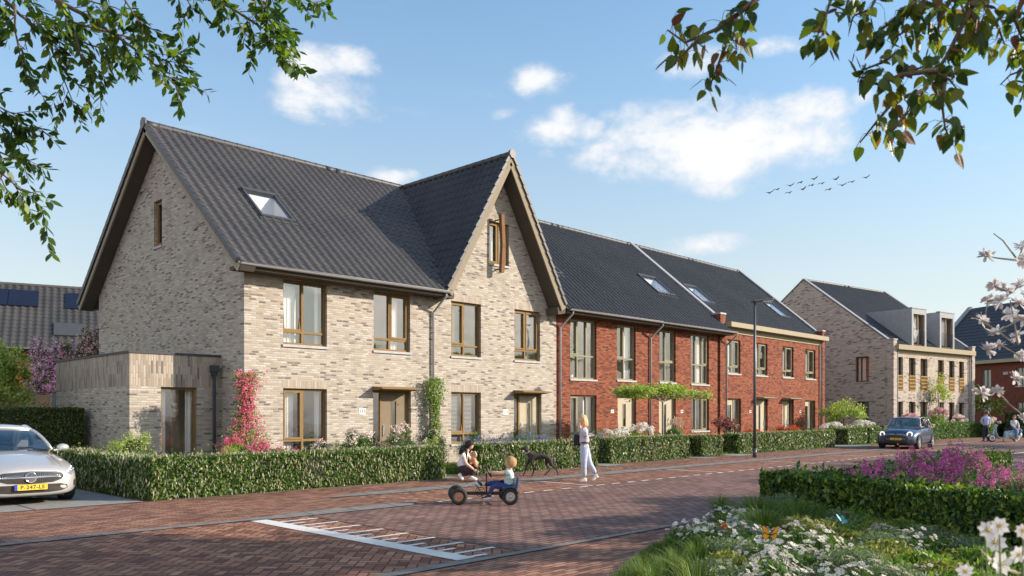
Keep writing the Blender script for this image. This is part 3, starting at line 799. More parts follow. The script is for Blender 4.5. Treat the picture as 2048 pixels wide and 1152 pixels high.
downpipe(h1, 17.28-X0-.02, 5.58, dx=0.08, ygut=-0.62)
# small air bricks in the gable
for (y, z) in ((7.0, 8.95), (4.55, 9.2), (3.75, 8.2), (8.0, 7.85), (2.95, 7.1), (8.9, 6.7)):
    mb = MB(); mb.box(-0.012, 0.01, y-0.11, y+0.11, z-0.03, z+0.03); mb.build('air_brick', ['anthracite'], h1)
# garden room (flat-roofed extension, part of the house)
gx0, gy0, gy1, gz = 8.16-X0, 21.85-YF, 27.75-YF, 3.24
mb = MB()
gl = [(8.97-X0, 9.97-X0, 0.0, 2.37)]
wall_panel(mb, lambda u, z: (u, gy0, z), (0,1,0), [gx0, -0.002], flat(gz), -0.1, gl, [(gx0, -0.002, 2.37, gz)])
wall_panel(mb, lambda u, z: (gx0, u, z), (1,0,0), [gy0, gy1], flat(gz), -0.1, [], [(gy0, gy1, 2.37, gz)])
mb.quad((gx0, gy1, -.1), (0, gy1, -.1), (0, gy1, gz), (gx0, gy1, gz))
W(mb, h1, ['beige_brick', 'beige_parapet'])
mb = MB(); mb.box(gx0-.03, -0.001, gy0-.03, gy0+.25, gz, gz+.06); mb.box(gx0-.03, gx0+.25, gy0+.25, gy1, gz, gz+.06); mb.box(gx0+.25, -0.001, gy0+.25, gy1, gz-.1, gz-.02)
mb.build('coping', ['anthracite'], h1)
Tg = Matrix.Translation((0, gy0, 0))
window(h1, Tg, 8.97-X0, 0.02, 1.0, 2.35, cols=(), rows=(), bar=0.06, sill=False, cur=[(0.03, .26, 'curtain'), (.80, .96, 'curtain')], name='garden_window')
mb = MB(); x0, x1, ya, yb = gx0+.06, -.05, gy0+.2, gy0+2.6
mb.quad((x0,ya,.03),(x1,ya,.03),(x1,yb,.03),(x0,yb,.03),1); mb.quad((x0,ya,2.7),(x1,ya,2.7),(x1,yb,2.7),(x0,yb,2.7)); mb.quad((x0,yb,.03),(x1,yb,.03),(x1,yb,2.7),(x0,yb,2.7)); mb.quad((x0,ya,.03),(x0,yb,.03),(x0,yb,2.7),(x0,ya,2.7)); mb.quad((x1,ya,.03),(x1,yb,.03),(x1,yb,2.7),(x1,ya,2.7))
mb.quad((x0+1.6,yb-.01,.03),(x0+2.1,yb-.01,.03),(x0+2.1,yb-.01,2.3),(x0+1.6,yb-.01,2.3),2)
mb.build('garden_room_walls', ['plaster', 'room_floor', 'sill_stone'], h1)
mb = MB(); px_ = 10.42-X0; mb.tube([(px_, gy0-.07, 0.02), (px_, gy0-.07, 2.82)], 0.042, 10); mb.box(px_-.11, px_+.11, gy0-.17, gy0-.01, 2.82, 3.0); mb.box(px_-.07, px_+.07, gy0-.13, gy0-.01, 2.72, 2.82)
mb.build('downpipe', ['anthracite'], h1)

# ---- 2. house with the steep cross gable
X0 = 17.10; W2 = 6.35; gc = 20.30-X0; gt = 10.68; kc = (gt-5.68)/2.90
h2 = thing('brick_house', 'pale beige brick house under the steep cross gable with a vertical wooden beam', 'house', (X0, YF, 0))
op = [(1.00, 2.38, 3.60, 5.45), (4.06, 5.44, 3.60, 5.45), (1.00, 2.38, 0.62, 2.38), (4.03, 5.52, 0.0, 2.38), (2.77, 3.77, 6.95, 8.45)]
so_ = [(.95, 2.43, 2.38, 2.62), (.95, 2.43, 5.45, 5.69), (4.01, 5.49, 5.45, 5.69), (2.72, 3.82, 8.45, 8.6)]
ctop = lambda u: max(5.66, gt - 0.32 - kc*abs(u-gc))
mb = MB(); e = (gt-.32-5.66)/kc
wall_panel(mb, lambda u, z: (u, 0, z), (0,1,0), [0, gc-e, gc, gc+e, W2], ctop, -0.1, op, so_)
rear(h2, W2)
W(mb, h2, ['beige_brick', 'beige_soldier'])
def under_cross(m, mar=0.12): return m[2] < gt - kc*abs(m[0]-gc) - mar
main_roof(h2, 0, W2, 'grey_tile', skip=lambda m: under_cross(m, 0.3))
ridge('ridge_tiles', h2, (0, RY, 10.72), (W2, RY, 10.72), 'dark_tile')
L = math.hypot(2.90, gt-5.68)
for s in (-1, 1):
    sdir = (-s*2.90/L, 0, (gt-5.68)/L)
    # from the eave corner upward; rows run from the street back to the ridge junction
    tiles('cross_roof', h2, (gc+s*2.90, -0.66, 5.68), (0,1,0), sdir, RY+0.66, L, 'dark_tile', skip=lambda m: m[2] < roof_z(m[1]) - 0.35 if m[1] < RY else False)
    mb = MB(); p = [(gc+s*2.87, 5.60), (gc, gt-.09), (gc, gt-.14), (gc+s*2.84, 5.56)]
    mb.quad((gc+s*2.87, -.6, 5.62), (gc, -.6, gt-.06), (gc, RY, gt-.06), (gc+s*2.87, RY, 5.62)); mb.build('roof_board', ['soffit'], h2)
ridge('ridge_tiles', h2, (gc, -0.68, gt+.04), (gc, RY, gt+.04), 'dark_tile', r=0.12)
mb = MB(); ms = MB(); mv = MB()
for s in (-1, 1):
    a = Vector((gc+s*2.84, -0.64, 5.58)); b = Vector((gc, -0.64, gt-.16)); d = (b-a).normalized()
    mb.bar(a-d*0.02, b+d*(0.0), 0.05, 0.26, up=(0,0,1))
    ms.bar(a+Vector((0, .33, -0.03)), b+Vector((0, .33, -0.03)), 0.60, 0.16)
    n = 16; dd = (b-a)/n
    for k in range(n):
        o_ = Vector((s*0.05, -0.02, 0.10)); mv.bar(a+dd*k+o_+Vector((s*.06,0,.07)), a+dd*(k+1.06)+o_+Vector((s*.03,0,.04)), 0.13, 0.10)
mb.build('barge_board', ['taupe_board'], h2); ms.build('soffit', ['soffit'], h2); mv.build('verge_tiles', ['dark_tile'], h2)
mb = MB(); mb.tube([(gc, -0.76, gt+.05), (gc, -0.66, gt+.05)], 0.15, 16); mb.build('ridge_end', ['grey_tile'], h2)
mb = MB(); mb.prism([(gc+2.6, 5.35), (gc+2.98, 5.42), (gc+3.02, 5.62), (gc+2.55, 5.62)], -0.6, -.001); mb.build('eave_board', ['soffit'], h2)
mb = MB(); mb.prism([(gc-2.98, 5.42), (gc-2.6, 5.42), (gc-2.6, 5.6), (gc-3.0, 5.6)], -0.6, -.001); mb.build('eave_board', ['soffit'], h2)
mb = MB(); mb.prism([(gc-.20, gt-.52), (gc, gt-.22), (gc+.20, gt-.52), (gc+.10, gt-.10), (gc, gt+.0), (gc-.10, gt-.10)], -0.672, -.58); mb.build('apex_board', ['taupe_board'], h2)
window(h2, I4, 1.00, 3.60, 1.38, 1.85, sash=(0,), cur=[(0.02, .36, 'beige_curtain')])
window(h2, I4, 4.06, 3.60, 1.38, 1.85, sash=(0,1), cur=[(0.62, .85, 'blind')])
window(h2, I4, 1.00, 0.62, 1.38, 1.76, sash=(0,), opened=0, blind=True)
window(h2, I4, 2.77, 6.95, 1.00, 1.50, cols=(.5,), rows=(), sash=(0,1), cur=[(.02, .5, 'curtain')])
door(h2, 4.03, 1.49, 2.38, canopy=2.43, leaf='cream_door')
number(h2, '113', 20.70-X0, 1.70)
rooms(h2, W2, zs=((0.03, 2.62), (2.82, 5.5)), mid=3.5)
mb = MB(); mb.quad((1.3, 2.6, 6.4), (5.1, 2.6, 6.4), (3.7, 2.6, 9.1), (2.7, 2.6, 9.1)); mb.quad((1.2, .2, 6.4), (5.2, .2, 6.4), (5.2, 2.6, 6.4), (1.2, 2.6, 6.4)); mb.build('attic_walls', ['plaster'], h2)
mb = MB()
bx_ = 20.20-X0
pts = [(bx_, -0.30, 6.62), (bx_+0.03, -0.33, 7.55), (bx_+.01, -0.29, 8.66)]
for a, b in zip(pts[:-1], pts[1:]): mb.bar(a, b, 0.15, 0.13, up=(0,1,0))
mb.build('timber_beam', ['oak'], h2)
for z in (6.75, 8.5):
    mb = MB(); mb.box(bx_-.02, bx_+.02, -.28, -.001, z-.02, z+.02); mb.build('bracket', ['bronze_dark'], h2)

# ---- 3+4. red brick pair
RC = thing('brick_house', 'red brick house right beside the beige gable, with a tall three-part upstairs window', 'house', (23.45, YF, 0))
def fill_red(h, X0, Wd, ops):
    mb = MB(); op = [(a-X0, b-X0, c, d) for (a, b, c, d) in ops]
    so = [(a-X0-.05, b-X0+.05, d, min(d+.22, 5.65)) for (a, b, c, d) in ops]
    wall_panel(mb, lambda u, z: (u, 0, z), (0,1,0), [0, Wd], flat(5.68), -0.1, op, so)
    rear(h, Wd)
    mb.build('wall', ['red_brick', 'red_soldier'], h)
    rooms(h, Wd, mid=Wd*0.5)
X0, Wc = 23.45, 6.20
fill_red(RC, X0, Wc, [(24.29, 25.94, 3.02, 5.38), (27.31, 28.64, 3.06, 5.38), (24.29, 25.94, 0.80, 2.38), (27.36, 28.68, 0, 2.38)])
SKC = (1.05, 2.05, 1.45, 2.55)
main_roof(RC, 0, Wc, 'dark_tile', skip=hole_skip(SKC))
ridge('ridge_tiles', RC, (0, RY, 10.72), (Wc, RY, 10.72), 'dark_tile')
gutter(RC, 0.05, Wc, -0.66, 5.62); mb = MB(); mb.box(0, Wc, -.56, -.001, 5.47, 5.57); mb.build('eave_board', ['soffit'], RC)
window(RC, I4, 24.29-X0, 3.02, 1.65, 2.36, cols=(.33, .67), rows=(.39,), frame='olive_frame', sash=(0,))
window(RC, I4, 27.31-X0, 3.06, 1.33, 2.32, cols=(.45,), rows=(.39,), frame='olive_frame', sash=(0,), cur=[(.6, .95, 'curtain')])
window(RC, I4, 24.29-X0, 0.80, 1.65, 1.58, cols=(.33, .67), rows=(), frame='olive_frame', sash=(0,), cur=[(.7, .95, 'curtain'), (.02, .15, 'curtain')])
door(RC, 27.36-X0, 1.32, 2.38, frame='olive_frame', leaf='cream_door', sidelight=0)
number(RC, '111', 26.98-X0, 1.74, 0.085)
skylight(RC, *SKC, EZ, EY, KR)
downpipe(RC, 0.17, 5.58, dx=0.1, ygut=-0.62)
RD = thing('brick_house', 'red brick house between the drainpipes, with a tilted-open tall window over its door', 'house', (29.65, YF, 0))
X0, Wd_ = 29.65, 6.38
fill_red(RD, X0, Wd_, [(30.44, 31.74, 3.06, 5.38), (33.03, 34.64, 3.04, 5.38), (33.06, 34.64, 0.83, 2.40), (30.40, 31.76, 0, 2.38)])
SKD = (32.42-X0, 33.88-X0, 1.42, 2.68)
main_roof(RD, 0, Wd_-.3, 'dark_tile', skip=hole_skip(SKD)); underlay(RD, 0, Wd_-.3, hole=hole_of(SKD))
ridge('ridge_tiles', RD, (0, RY, 10.72), (Wd_-.3, RY, 10.72), 'dark_tile')
gutter(RD, 0, Wd_+.1, -0.66, 5.62); mb = MB(); mb.box(0, Wd_, -.56, -.001, 5.47, 5.57); mb.build('eave_board', ['soffit'], RD)
window(RD, I4, 30.44-X0, 3.06, 1.30, 2.32, cols=(.45,), rows=(.39,), frame='olive_frame', sash=(1,), opened=1, cur=[(.02, .3, 'curtain')])
window(RD, I4, 33.03-X0, 3.04, 1.61, 2.34, cols=(.33, .67), rows=(.39,), frame='olive_frame', sash=(2,), cur=[(.02, .3, 'curtain'), (.5, .9, 'curtain')])
window(RD, I4, 33.06-X0, 0.83, 1.58, 1.57, cols=(.33, .67), rows=(), frame='olive_frame', sash=(2,))
door(RD, 30.40-X0, 1.36, 2.38, frame='olive_frame', leaf='cream_door', sidelight=0)
number(RD, '109', 32.25-X0, 1.74, 0.085)
skylight(RD, *SKD, EZ, EY, KR)
downpipe(RD, 0.02, 5.58, dx=0.1, ygut=-0.62)
# party-wall coping strip and brick pier
def coping(parent, x, w=0.30, pier=True, pw=0.5, mat='red_brick'):
    mb = MB()
    for s in (0, 1):
        a = Vector((x, 0.10, roof_z(0.1)+0.16)) if not s else Vector((x, 2*RY-.1, roof_z(.1)+.16)); b = Vector((x, RY, 10.86))
        mb.bar(a, b, w, 0.07)
    mb.build('coping', ['zinc'], parent)
    m2 = MB()
    for s in (0, 1):
        a = Vector((x, 0.05, roof_z(0.05)-.02)) if not s else Vector((x, 2*RY-.05, roof_z(.05)-.02)); b = Vector((x, RY, 10.68)); m2.bar(a, b, w-.06, 0.28)
    m2.build('party_wall', [mat], parent)
    if pier:
        p = MB(); p.box(x-pw/2, x+pw/2, -0.10, 0.35, -.1, 6.52, 0); p.build('brick_pier', [mat], parent)
        c = MB(); c.box(x-pw/2-.03, x+pw/2+.03, -0.13, 0.38, 6.521, 6.60); c.build('pier_cap', ['sill_stone'], parent)
coping(RD, 35.78-X0)
# ---- 5+6. second red pair with the boxed beige eaves
def red_pair2(lab, X0, X1, ops, wins, doors, nums, sky, end):
    h = thing('brick_house', lab, 'house', (X0, YF, 0)); Wd = X1-X0
    mb = MB(); op = [(a-X0, b-X0, c, d) for (a, b, c, d) in ops]
    so = [(a-X0-.05, b-X0+.05, d, min(d+.2, 5.62)) for (a, b, c, d) in ops]
    wall_panel(mb, lambda u, z: (u, 0, z), (0,1,0), [0, Wd], flat(5.66), -0.1, op, so)
    wall_panel(mb, lambda u, z: (Wd, u, z), (-1,0,0), [0, RY, HD], lambda y: roof_z(y)-.05, -.1) if end else None
    rear(h, Wd)
    mb.build('wall', ['red_brick', 'red_soldier'], h); rooms(h, Wd, mid=Wd*.5)
    xr = Wd-(.12 if end else 0)
    sk_ = (sky[0]-X0-.06, sky[1]-X0+.06, 1.36, 2.62)
    main_roof(h, 0, xr, 'dark_tile', ystart=0.05, skip=hole_skip(sk_)); underlay(h, 0, xr, y0=.08, hole=hole_of(sk_))
    ridge('ridge_tiles', h, (0, RY, 10.72), (xr, RY, 10.72), 'dark_tile')
    b = MB(); b.box(0.0, xr, -0.42, 0.10, 5.93, 6.17); b.box(0, xr, -0.05, .08, 5.665, 5.928); b.build('fascia', ['beige_board'], h)
    for wv in wins: window(h, I4, wv[0]-X0, wv[2], wv[1]-wv[0], wv[3]-wv[2], cols=(.42,), rows=(.2,), frame='olive_frame', sash=(1,), cur=wv[4])
    for dv in doors: door(h, dv[0]-X0, dv[1]-dv[0], 2.40, frame='olive_frame', leaf='cream_door', sidelight=dv[2], canopy=dv[3], strip=dv[4], light_left=False)
    for (t, x) in nums: number(h, t, x-X0, 1.74, 0.085)
    skylight(h, *sk_, EZ, EY, KR)
    return h
cc = [(.02, .3, 'curtain'), (.5, .8, 'curtain')]
RE = red_pair2('red brick house behind the street lamp, with small upstairs windows under a beige box eave', 36.05, 41.80,
    [(36.37, 37.70, 3.66, 5.36), (39.28, 40.61, 3.66, 5.36), (36.33, 37.75, 0, 2.40), (39.28, 40.64, 0, 2.40)],
    [(36.37, 37.70, 3.66, 5.36, cc), (39.28, 40.61, 3.66, 5.36, cc)],
    [(36.33, 37.75, .38, None, (.3, .8)), (39.28, 40.64, 0, 2.46, (.45, .6))], [('107', 38.72)], (36.36, 37.45), False)
RF = red_pair2('red brick end house of the row next to the separate far block', 41.80, 47.62,
    [(42.36, 43.71, 3.66, 5.36), (45.24, 46.58, 3.66, 5.36), (42.36, 43.74, 0, 2.40), (45.2, 46.56, 0, 2.40)],
    [(42.36, 43.71, 3.66, 5.36, cc), (45.24, 46.58, 3.66, 5.36, cc)],
    [(42.36, 43.74, .3, 2.46, (.4, .55)), (45.2, 46.56, .38, None, (.3, .8))], [('105', 44.55)], (44.9, 46.1), True)
coping(RF, 47.48-41.80, pw=0.34)
downpipe(RE, 0.13, 5.58, straight=False, dx=0.0, ygut=-.62, ywall=-.07); downpipe(RF, 47.1-41.8, 5.9, straight=True)
underlay(RC, 0, Wc, hole=hole_of(SKC))
# ------------------------------------------------------------------ ground, roads, kerbs
def sheet(name, pts, z, mat, kind='structure'):
    mb = MB(); mb.poly([(x, y, z) for x, y in pts], 0); o = mb.build(name, [mat]); tag(o, kind=kind); return o
def rect(name, x0, x1, y0, y1, z, mat): return sheet(name, [(x0,y0),(x1,y0),(x1,y1),(x0,y1)], z, mat)
def mbs(name, mb, mats): o = mb.build(name, mats); tag(o, kind='structure'); return o
rect('ground', -700, 900, -700, 900, -0.05, 'far_ground')
rect('road', -60, 7.04, 6.7, 11.75, 0.0, 'road_paving')
rect('road', 7.04, 110, 6.7, 11.66, 0.0, 'plateau_paving')
rect('pavement', -60, 110, 14.08, 16.6, 0.0, 'walk_paving')
rect('pavement', -60, 9.4, 11.75, 14.08, 0.0, 'walk_paving')
rect('parking_bay', 9.4, 110, 11.66, 14.08, 0.0, 'strip_paving')
sheet('footpath', [(-60,-2),(3.5,-2),(5.9,4.6),(8.2,5.6),(10.4,6.2),(14,6.45),(60,6.45),(60,6.7),(-60,6.7)], 0.0, 'walk_paving')
sheet('flower_bed_soil', [(3.5,-2),(5.9,4.6),(8.2,5.6),(10.4,6.2),(14,6.45),(27,6.45),(27,-12),(3.5,-12)], -0.004, 'soil')
rect('lawn', 22.5, 60, -12, 6.45, 0.008, 'lawn')
rect('garden_path', 21, 60, 3.4, 5.25, 0.013, 'concrete')
rect('road', 27.5, 38, 5.3, 6.46, 0.017, 'plateau_paving')
# driveway with joints
rect('driveway', -20, 6.05, 15.55, 40, 0.01, 'concrete')
mb = MB()
for x in (4.25, 1.9): mb.box(x-.012, x+.012, 15.55, 30, 0.011, 0.0125)
for y in (18.0, 20.5): mb.box(-5, 6.0, y-.012, y+.012, 0.0112, 0.0127)
mbs('driveway_joint', mb, ['black_metal'])
rect('front_garden', 6.05, 11, 15.6, 42, -0.02, 'lawn'); rect('front_garden', 11, 52, 16.2, 20.6, 0.006, 'lawn')
rect('rear_garden', 6.05, 110, 20.6, 60, -0.03, 'lawn')
# narrow kerb lines and the flush concrete bands
def strip(name, pts, w0=None, mat='concrete', h=0.012):
    mb = MB(); n = len(pts)//2
    return sheet(name, pts, h, mat)
sheet('kerb', [(-60,11.68),(6.1,11.66),(6.75,11.52),(9.2,11.50),(9.75,11.98),(7.5,12.02),(6.4,11.86),(-60,11.80)], 0.012, 'kerb_stone')
sheet('kerb', [(8.7,13.72),(10.2,13.48),(43.2,13.5),(43.2,14.08),(9.9,14.06)], 0.012, 'kerb_stone')
sheet('kerb', [(43.9,13.3),(57,13.3),(57,13.9),(44.9,13.9)], 0.014, 'kerb_stone')
sheet('kerb', [(-60,6.62),(6.3,6.62),(7.3,6.62),(110,6.66),(110,6.76),(7.3,6.72),(5.8,6.80),(-60,6.80)], 0.012, 'kerb_stone')
rect('kerb', 6.6, 52, 15.45, 15.52, 0.006, 'kerb_stone')
mb = MB()
for x in np.arange(-8, 6, 1.0): mb.box(x-.006, x+.006, 11.66, 11.82, 0.0125, 0.0135)
for x in np.arange(7.2, 9.6, 0.85): mb.bar((x, 11.50, .013), (x+.10, 12.02, .013), 0.016, 0.002)
for x in np.arange(9.8, 43, 0.98): mb.bar((x, 13.48, .013), (x+.12, 14.07, .013), 0.018, 0.002)
mbs('kerb_joint', mb, ['soil'])
# markings
def paint(name):
    m, n, b = newmat(name); c = n.coord()
    f = n.noise(c, 28, 5, 0.7); g = n.noise(c, 3, 3, 0.6)
    n.set(b.inputs['Base Color'], n.ramp(f*0.6+g*0.4, [(0.34, (0.25,0.2,0.18)), (0.42, (0.62,0.60,0.57)), (0.7, (0.76,0.75,0.72))]))
    b.inputs['Roughness'].default_value = 0.7; n.set(b.inputs['Normal'], n.bump(f, 0.003))
paint('road_paint')
mb = MB()
mb.quad((6.13,11.60,.006),(6.13,6.84,.006),(6.40,6.84,.006),(6.40,11.60,.006))
mbs('road_marking', mb, ['road_paint'])
mb = MB()
k = 0; y = 11.22
while y > 6.9:
    L = 7.06 if k % 2 == 0 else 6.66
    mb.quad((6.402, y, .006), (6.402, y-0.075, .006), (L, y-0.075, .006), (L, y, .006)); y -= 0.285; k += 1
mbs('road_marking', mb, ['road_paint'])
mb = MB()
for X in (14.62, 20.4, 26.2, 32.0, 37.8): mb.box(X-.035, X+.035, 11.68, 13.48, 0.005, 0.007)
x = 9.9
while x < 60:
    mb.box(x, x+0.30, 11.61, 11.67, 0.0052, 0.0072); x += 0.60
mbs('road_marking', mb, ['road_paint'])
mb = MB(); mb.bar((7.10, 11.6, .003), (7.10, 6.8, .003), 0.05, 0.008); mbs('road_joint', mb, ['soil'])
mb = MB(); mb.bar((20, 9.0, .006), (42, 8.4, .006), 0.08, 0.004); mb.bar((42, 8.4, .006), (60, 8.1, .006), 0.08, 0.004); mbs('road_marking', mb, ['road_paint'])
# garden paths between the hedges
for (a, b) in ((13.62, 14.0), (20.2, 21.2), (26.1, 27.0), (28.5, 30.0), (39.6, 42.2)): rect('garden_path', a, b, 15.55, 20.5, 0.012, 'concrete')

# ------------------------------------------------------------------ the far beige block: two houses in one rotated volume
G0 = (53.7, 18.65); GA = R(-10)
def far_house(lab, off, Wd, wins, dorm, left, right):
    h = thing('brick_house', lab, 'house', (G0[0]+off*math.cos(GA), G0[1]+off*math.sin(GA), 0), GA)
    ry, rz, hd = 6.43, 10.95, 12.86; ez = 6.05
    top = lambda y: ez + (rz-ez)*(y/ry if y <= ry else (hd-y)/ry)
    mb = MB(); op = []
    for (a, b) in wins: op += [(a-off, b-off, 3.12, 5.26), (a-off, b-off, 0.40, 2.40)]
    so = [(a-.04, b+.04, d, d+.2) for (a, b, c, d) in op]
    wall_panel(mb, lambda u, z: (u, 0, z), (0,1,0), [0, Wd], flat(5.5), -0.1, op, so, reveal=.18)
    go = [(1.56, 2.51, 3.72, 5.36), (1.56, 2.51, 0.0, 2.42)] if left else []
    if left: wall_panel(mb, lambda u, z: (0, u, z), (1,0,0), [0, ry, hd], top, -.1, go, [(1.5, 2.57, 5.36, 5.6), (1.5, 2.57, 2.42, 2.66)])
    if right: wall_panel(mb, lambda u, z: (Wd, u, z), (-1,0,0), [0, ry, hd], top, -.1)
    mb.build('wall', ['pale_brick', 'pale_brick'], h)
    L = math.hypot(ry, rz-ez)
    tiles('roof', h, (.15 if left else 0, 0.02, ez-.02), (1,0,0), (0, ry/L, (rz-ez)/L), Wd-.15, L, 'dark_tile', ns=6)
    m = MB(); m.quad((0, ry, rz), (Wd, ry, rz), (Wd, hd, ez), (0, hd, ez)); m.quad((0, .1, ez-.05), (Wd, .1, ez-.05), (Wd, ry, rz-.05), (0, ry, rz-.05)); m.build('rear_roof', ['dark_tile'], h)
    ridge('ridge_tiles', h, (0.1, ry, rz+.03), (Wd, ry, rz+.03), 'dark_tile', r=.1)
    for x, on in ((0.12, left), (Wd-.12, right)):
        if not on: continue
        m = MB()
        for s in (0, hd): m.bar((x, s, ez+.10), (x, ry, rz+.10), 0.30, 0.07)
        m.build('coping', ['zinc'], h)
        m = MB(); m.box(x-.2, x+.2, -.14, .3, -.1, 6.32); m.build('brick_pier', ['pale_brick'], h); m = MB(); m.box(x-.24, x+.24, -.17, .33, 6.321, 6.39); m.build('pier_cap', ['sill_stone'], h)
    m = MB(); m.box(.2 if left else 0, Wd-(.2 if right else 0), -.34, .02, 5.72, 6.03); m.box(.2 if left else 0, Wd-(.2 if right else 0), -.05, -.001, 5.5, 5.718); m.build('fascia', ['beige_board'], h)
    for (a, b) in wins:
        w = window(h, I4, a-off, 3.12, b-a, 2.14, cols=(.5,), rows=(), frame='bronze_dark', bar=.07, recess=.14, sill=False, cur=[(.05, .4, 'beige_curtain')])
        p = MB(); 
        for k in range(7): 
            xx = a-off+.04+(b-a-.08)*k/6; p.box(xx-.018, xx+.018, -.03, -.005, 3.15, 4.08)
        for k in range(5): zz = 3.15+.93*k/4; p.box(a-off+.0, b-off, -.035, -.031, zz-.03, zz+.03)
        for k in range(6): xx = a-off+.08+(b-a-.16)*k/5; p.lathe([(0.05,-.003),(0.05,.003)], (xx, -.037, 3.4+.22*(k%2)), 'Y', 6)
        p.build('railing', ['gold_panel'], w)
        window(h, I4, a-off, .40, b-a, 2.0, cols=(.5,), rows=(), frame='bronze_dark', bar=.08, recess=.14, cur=[(.5, .9, 'beige_curtain')])
    if left:
        window(h, sideT(), 1.56, 3.72, .95, 1.64, cols=(.62,), rows=(), frame='bronze_dark', cur=[(.45, .95, 'curtain')])
        window(h, sideT(), 1.56, 0.02, .95, 2.4, cols=(.5,), rows=(), frame='bronze_dark', sill=False)
    # zinc dormer: box growing out of the roof
    a, b = dorm[0]-off, dorm[1]-off; zt, zb = 8.50, 6.05; ytop = ry*(zt-ez)/(rz-ez)
    m = MB()
    fr = 0.22
    for q in ((a, a+fr, zb, zt), (b-fr, b, zb, zt), (a+fr, b-fr, zt-.35, zt)): m.box(q[0], q[1], -.06, .10, q[2], q[3])
    for x in (a, b): m.poly([(x, .1, zb+.1), (x, .1, zt), (x, ytop, zt)])
    m.quad((a, -.06, zt+.001), (b, -.06, zt+.001), (b, ytop+.2, zt+.001), (a, ytop+.2, zt+.001))
    m.box(a-.03, b+.03, -.09, .2, zt+.002, zt+.06)
    for yy in (0.75, 1.4, 2.05, 2.7):
        zlo = ez+(rz-ez)*yy/ry
        for x, s in ((a, -1), (b, 1)): m.box(x-.012, x+.012, yy-.012, yy+.012, zlo, zt-.01)
    d = m.build('dormer', ['zinc'], h)
    w = window(d, Matrix.Translation((0, -.02, 0)), a+fr, 6.1, b-a-2*fr, 2.05, cols=(.5,), rows=(), frame='bronze', recess=.06, sill=False, cur=[(.08, .9, 'curtain')])
    w.name = 'dormer_window'
    g = MB(); g.quad((a+fr-.02, -.10, 6.15), (b-fr+.02, -.10, 6.15), (b-fr+.02, -.10, 7.1), (a+fr-.02, -.10, 7.1)); g.build('glass_balustrade', ['glass'], d)
    rooms(h, Wd, 2.3, x0=(1.3 if left else .06), x1=left)
    m = MB(); m.quad((a+.1,1.6,6.0),(b-.1,1.6,6.0),(b-.1,1.6,8.4),(a+.1,1.6,8.4)); m.quad((a+.1,.2,6.1),(b-.1,.2,6.1),(b-.1,1.6,6.1),(a+.1,1.6,6.1)); m.build('attic_walls', ['plaster'], h)
    if left: downpipe(h, 0.5, 5.7, straight=True)
    if right: downpipe(h, Wd-.55, 5.7, straight=True)
    return h
far_house('far pale brick house, bare gable facing the red row, nearer zinc dormer', 0, 5.3, [(.51,1.29),(2.03,2.84),(3.47,4.37)], (2.27, 4.11), True, False)
far_house('far pale brick end house at the right of its block, farther zinc dormer', 5.3, 5.3, [(5.75,6.56),(7.25,8.02),(8.65,9.37)], (5.89, 7.88), False, True)

# ---- background red houses, left and right
BL = thing('brick_house', 'red brick house far behind the garden fence at left, solar panels on its dark roof', 'house', (13.3, 55.5, 0), R(-17.3))
mb = MB(); wall_panel(mb, lambda u, z: (u, 0, z), (0,1,0), [-14, 14], flat(5.6), -.1, [(1.9, 2.5, 4.55, 4.75)]); mb.build('wall', ['red_brick', 'red_brick'], BL)
ry_, rz_ = 5.2, 10.05; L = math.hypot(ry_+.5, rz_-5.55)
tiles('roof', BL, (-14.3, -.5, 5.55), (1,0,0), (0, (ry_+.5)/L, (rz_-5.55)/L), 28.6, L, 'bg_tile', tile=.42, course=.42, amp=.06)
ridge('ridge_tiles', BL, (-14.3, ry_, rz_+.03), (14.3, ry_, rz_+.03), 'grey_tile')
mb = MB(); mb.quad((-14.3, ry_, rz_), (14.3, ry_, rz_), (14.3, 2*ry_+.5, 5.5), (-14.3, 2*ry_+.5, 5.5)); mb.build('rear_roof', ['grey_tile'], BL)
gutter(BL, -14.3, 14.3, -.58, 5.56); mb = MB(); mb.box(1.9, 2.5, .0, .08, 4.55, 4.75); mb.build('vent', ['sill_stone'], BL)
kb = (rz_-5.55)/(ry_+.5)
def slabs(name, parent, x0, x1, y0, y1, mat, h=.12):
    nn = Vector((0, -kb, 1)).normalized(); mb = MB()
    p = [tuple(Vector((x, y, 5.55+(y+.5)*kb))+nn*hh) for hh in (.02, h) for y in (y0, y1) for x in (x0, x1)]
    mb.v = p
    for f in ((0,2,3,1),(4,5,7,6),(0,1,5,4),(2,6,7,3),(0,4,6,2),(1,3,7,5)): mb.f.append(f); mb.m.append(0); mb.sm.append(False)
    return mb.build(name, [mat], parent)
for x in (-6.6, -4.9, -3.2, -1.5, .2): slabs('solar_panel', BL, x, x+1.65, 3.1, 4.6, 'solar')
for x in (3.4, 5.1): slabs('solar_panel', BL, x, x+1.65, 3.1, 4.6, 'solar')
slabs('skylight', BL, 2.75, 4.35, .55, 1.65, 'anthracite', .16)
BR = thing('brick_house', 'dark red brick house behind the white magnolia blossoms at the right edge', 'house', (86.3, 26.9, 0), R(-120.2))
mb = MB(); wins_ = [(6.9, 7.9, 4.0, 5.6), (10.5, 11.5, 4.0, 5.6), (6.9, 7.9, .9, 2.6), (10.5, 11.5, .9, 2.6)]
wall_panel(mb, lambda u, z: (u, 0, z), (0,1,0), [0, 26], flat(6.2), -.1, wins_)
wall_panel(mb, lambda u, z: (0, u, z), (1,0,0), [0, 5.5, 11], lambda y: 6.5+5.6*(y/5.5 if y <= 5.5 else (11-y)/5.5), -.1)
mb.build('wall', ['dark_red_brick', 'dark_red_brick'], BR)
L = math.hypot(5.9, 5.8)
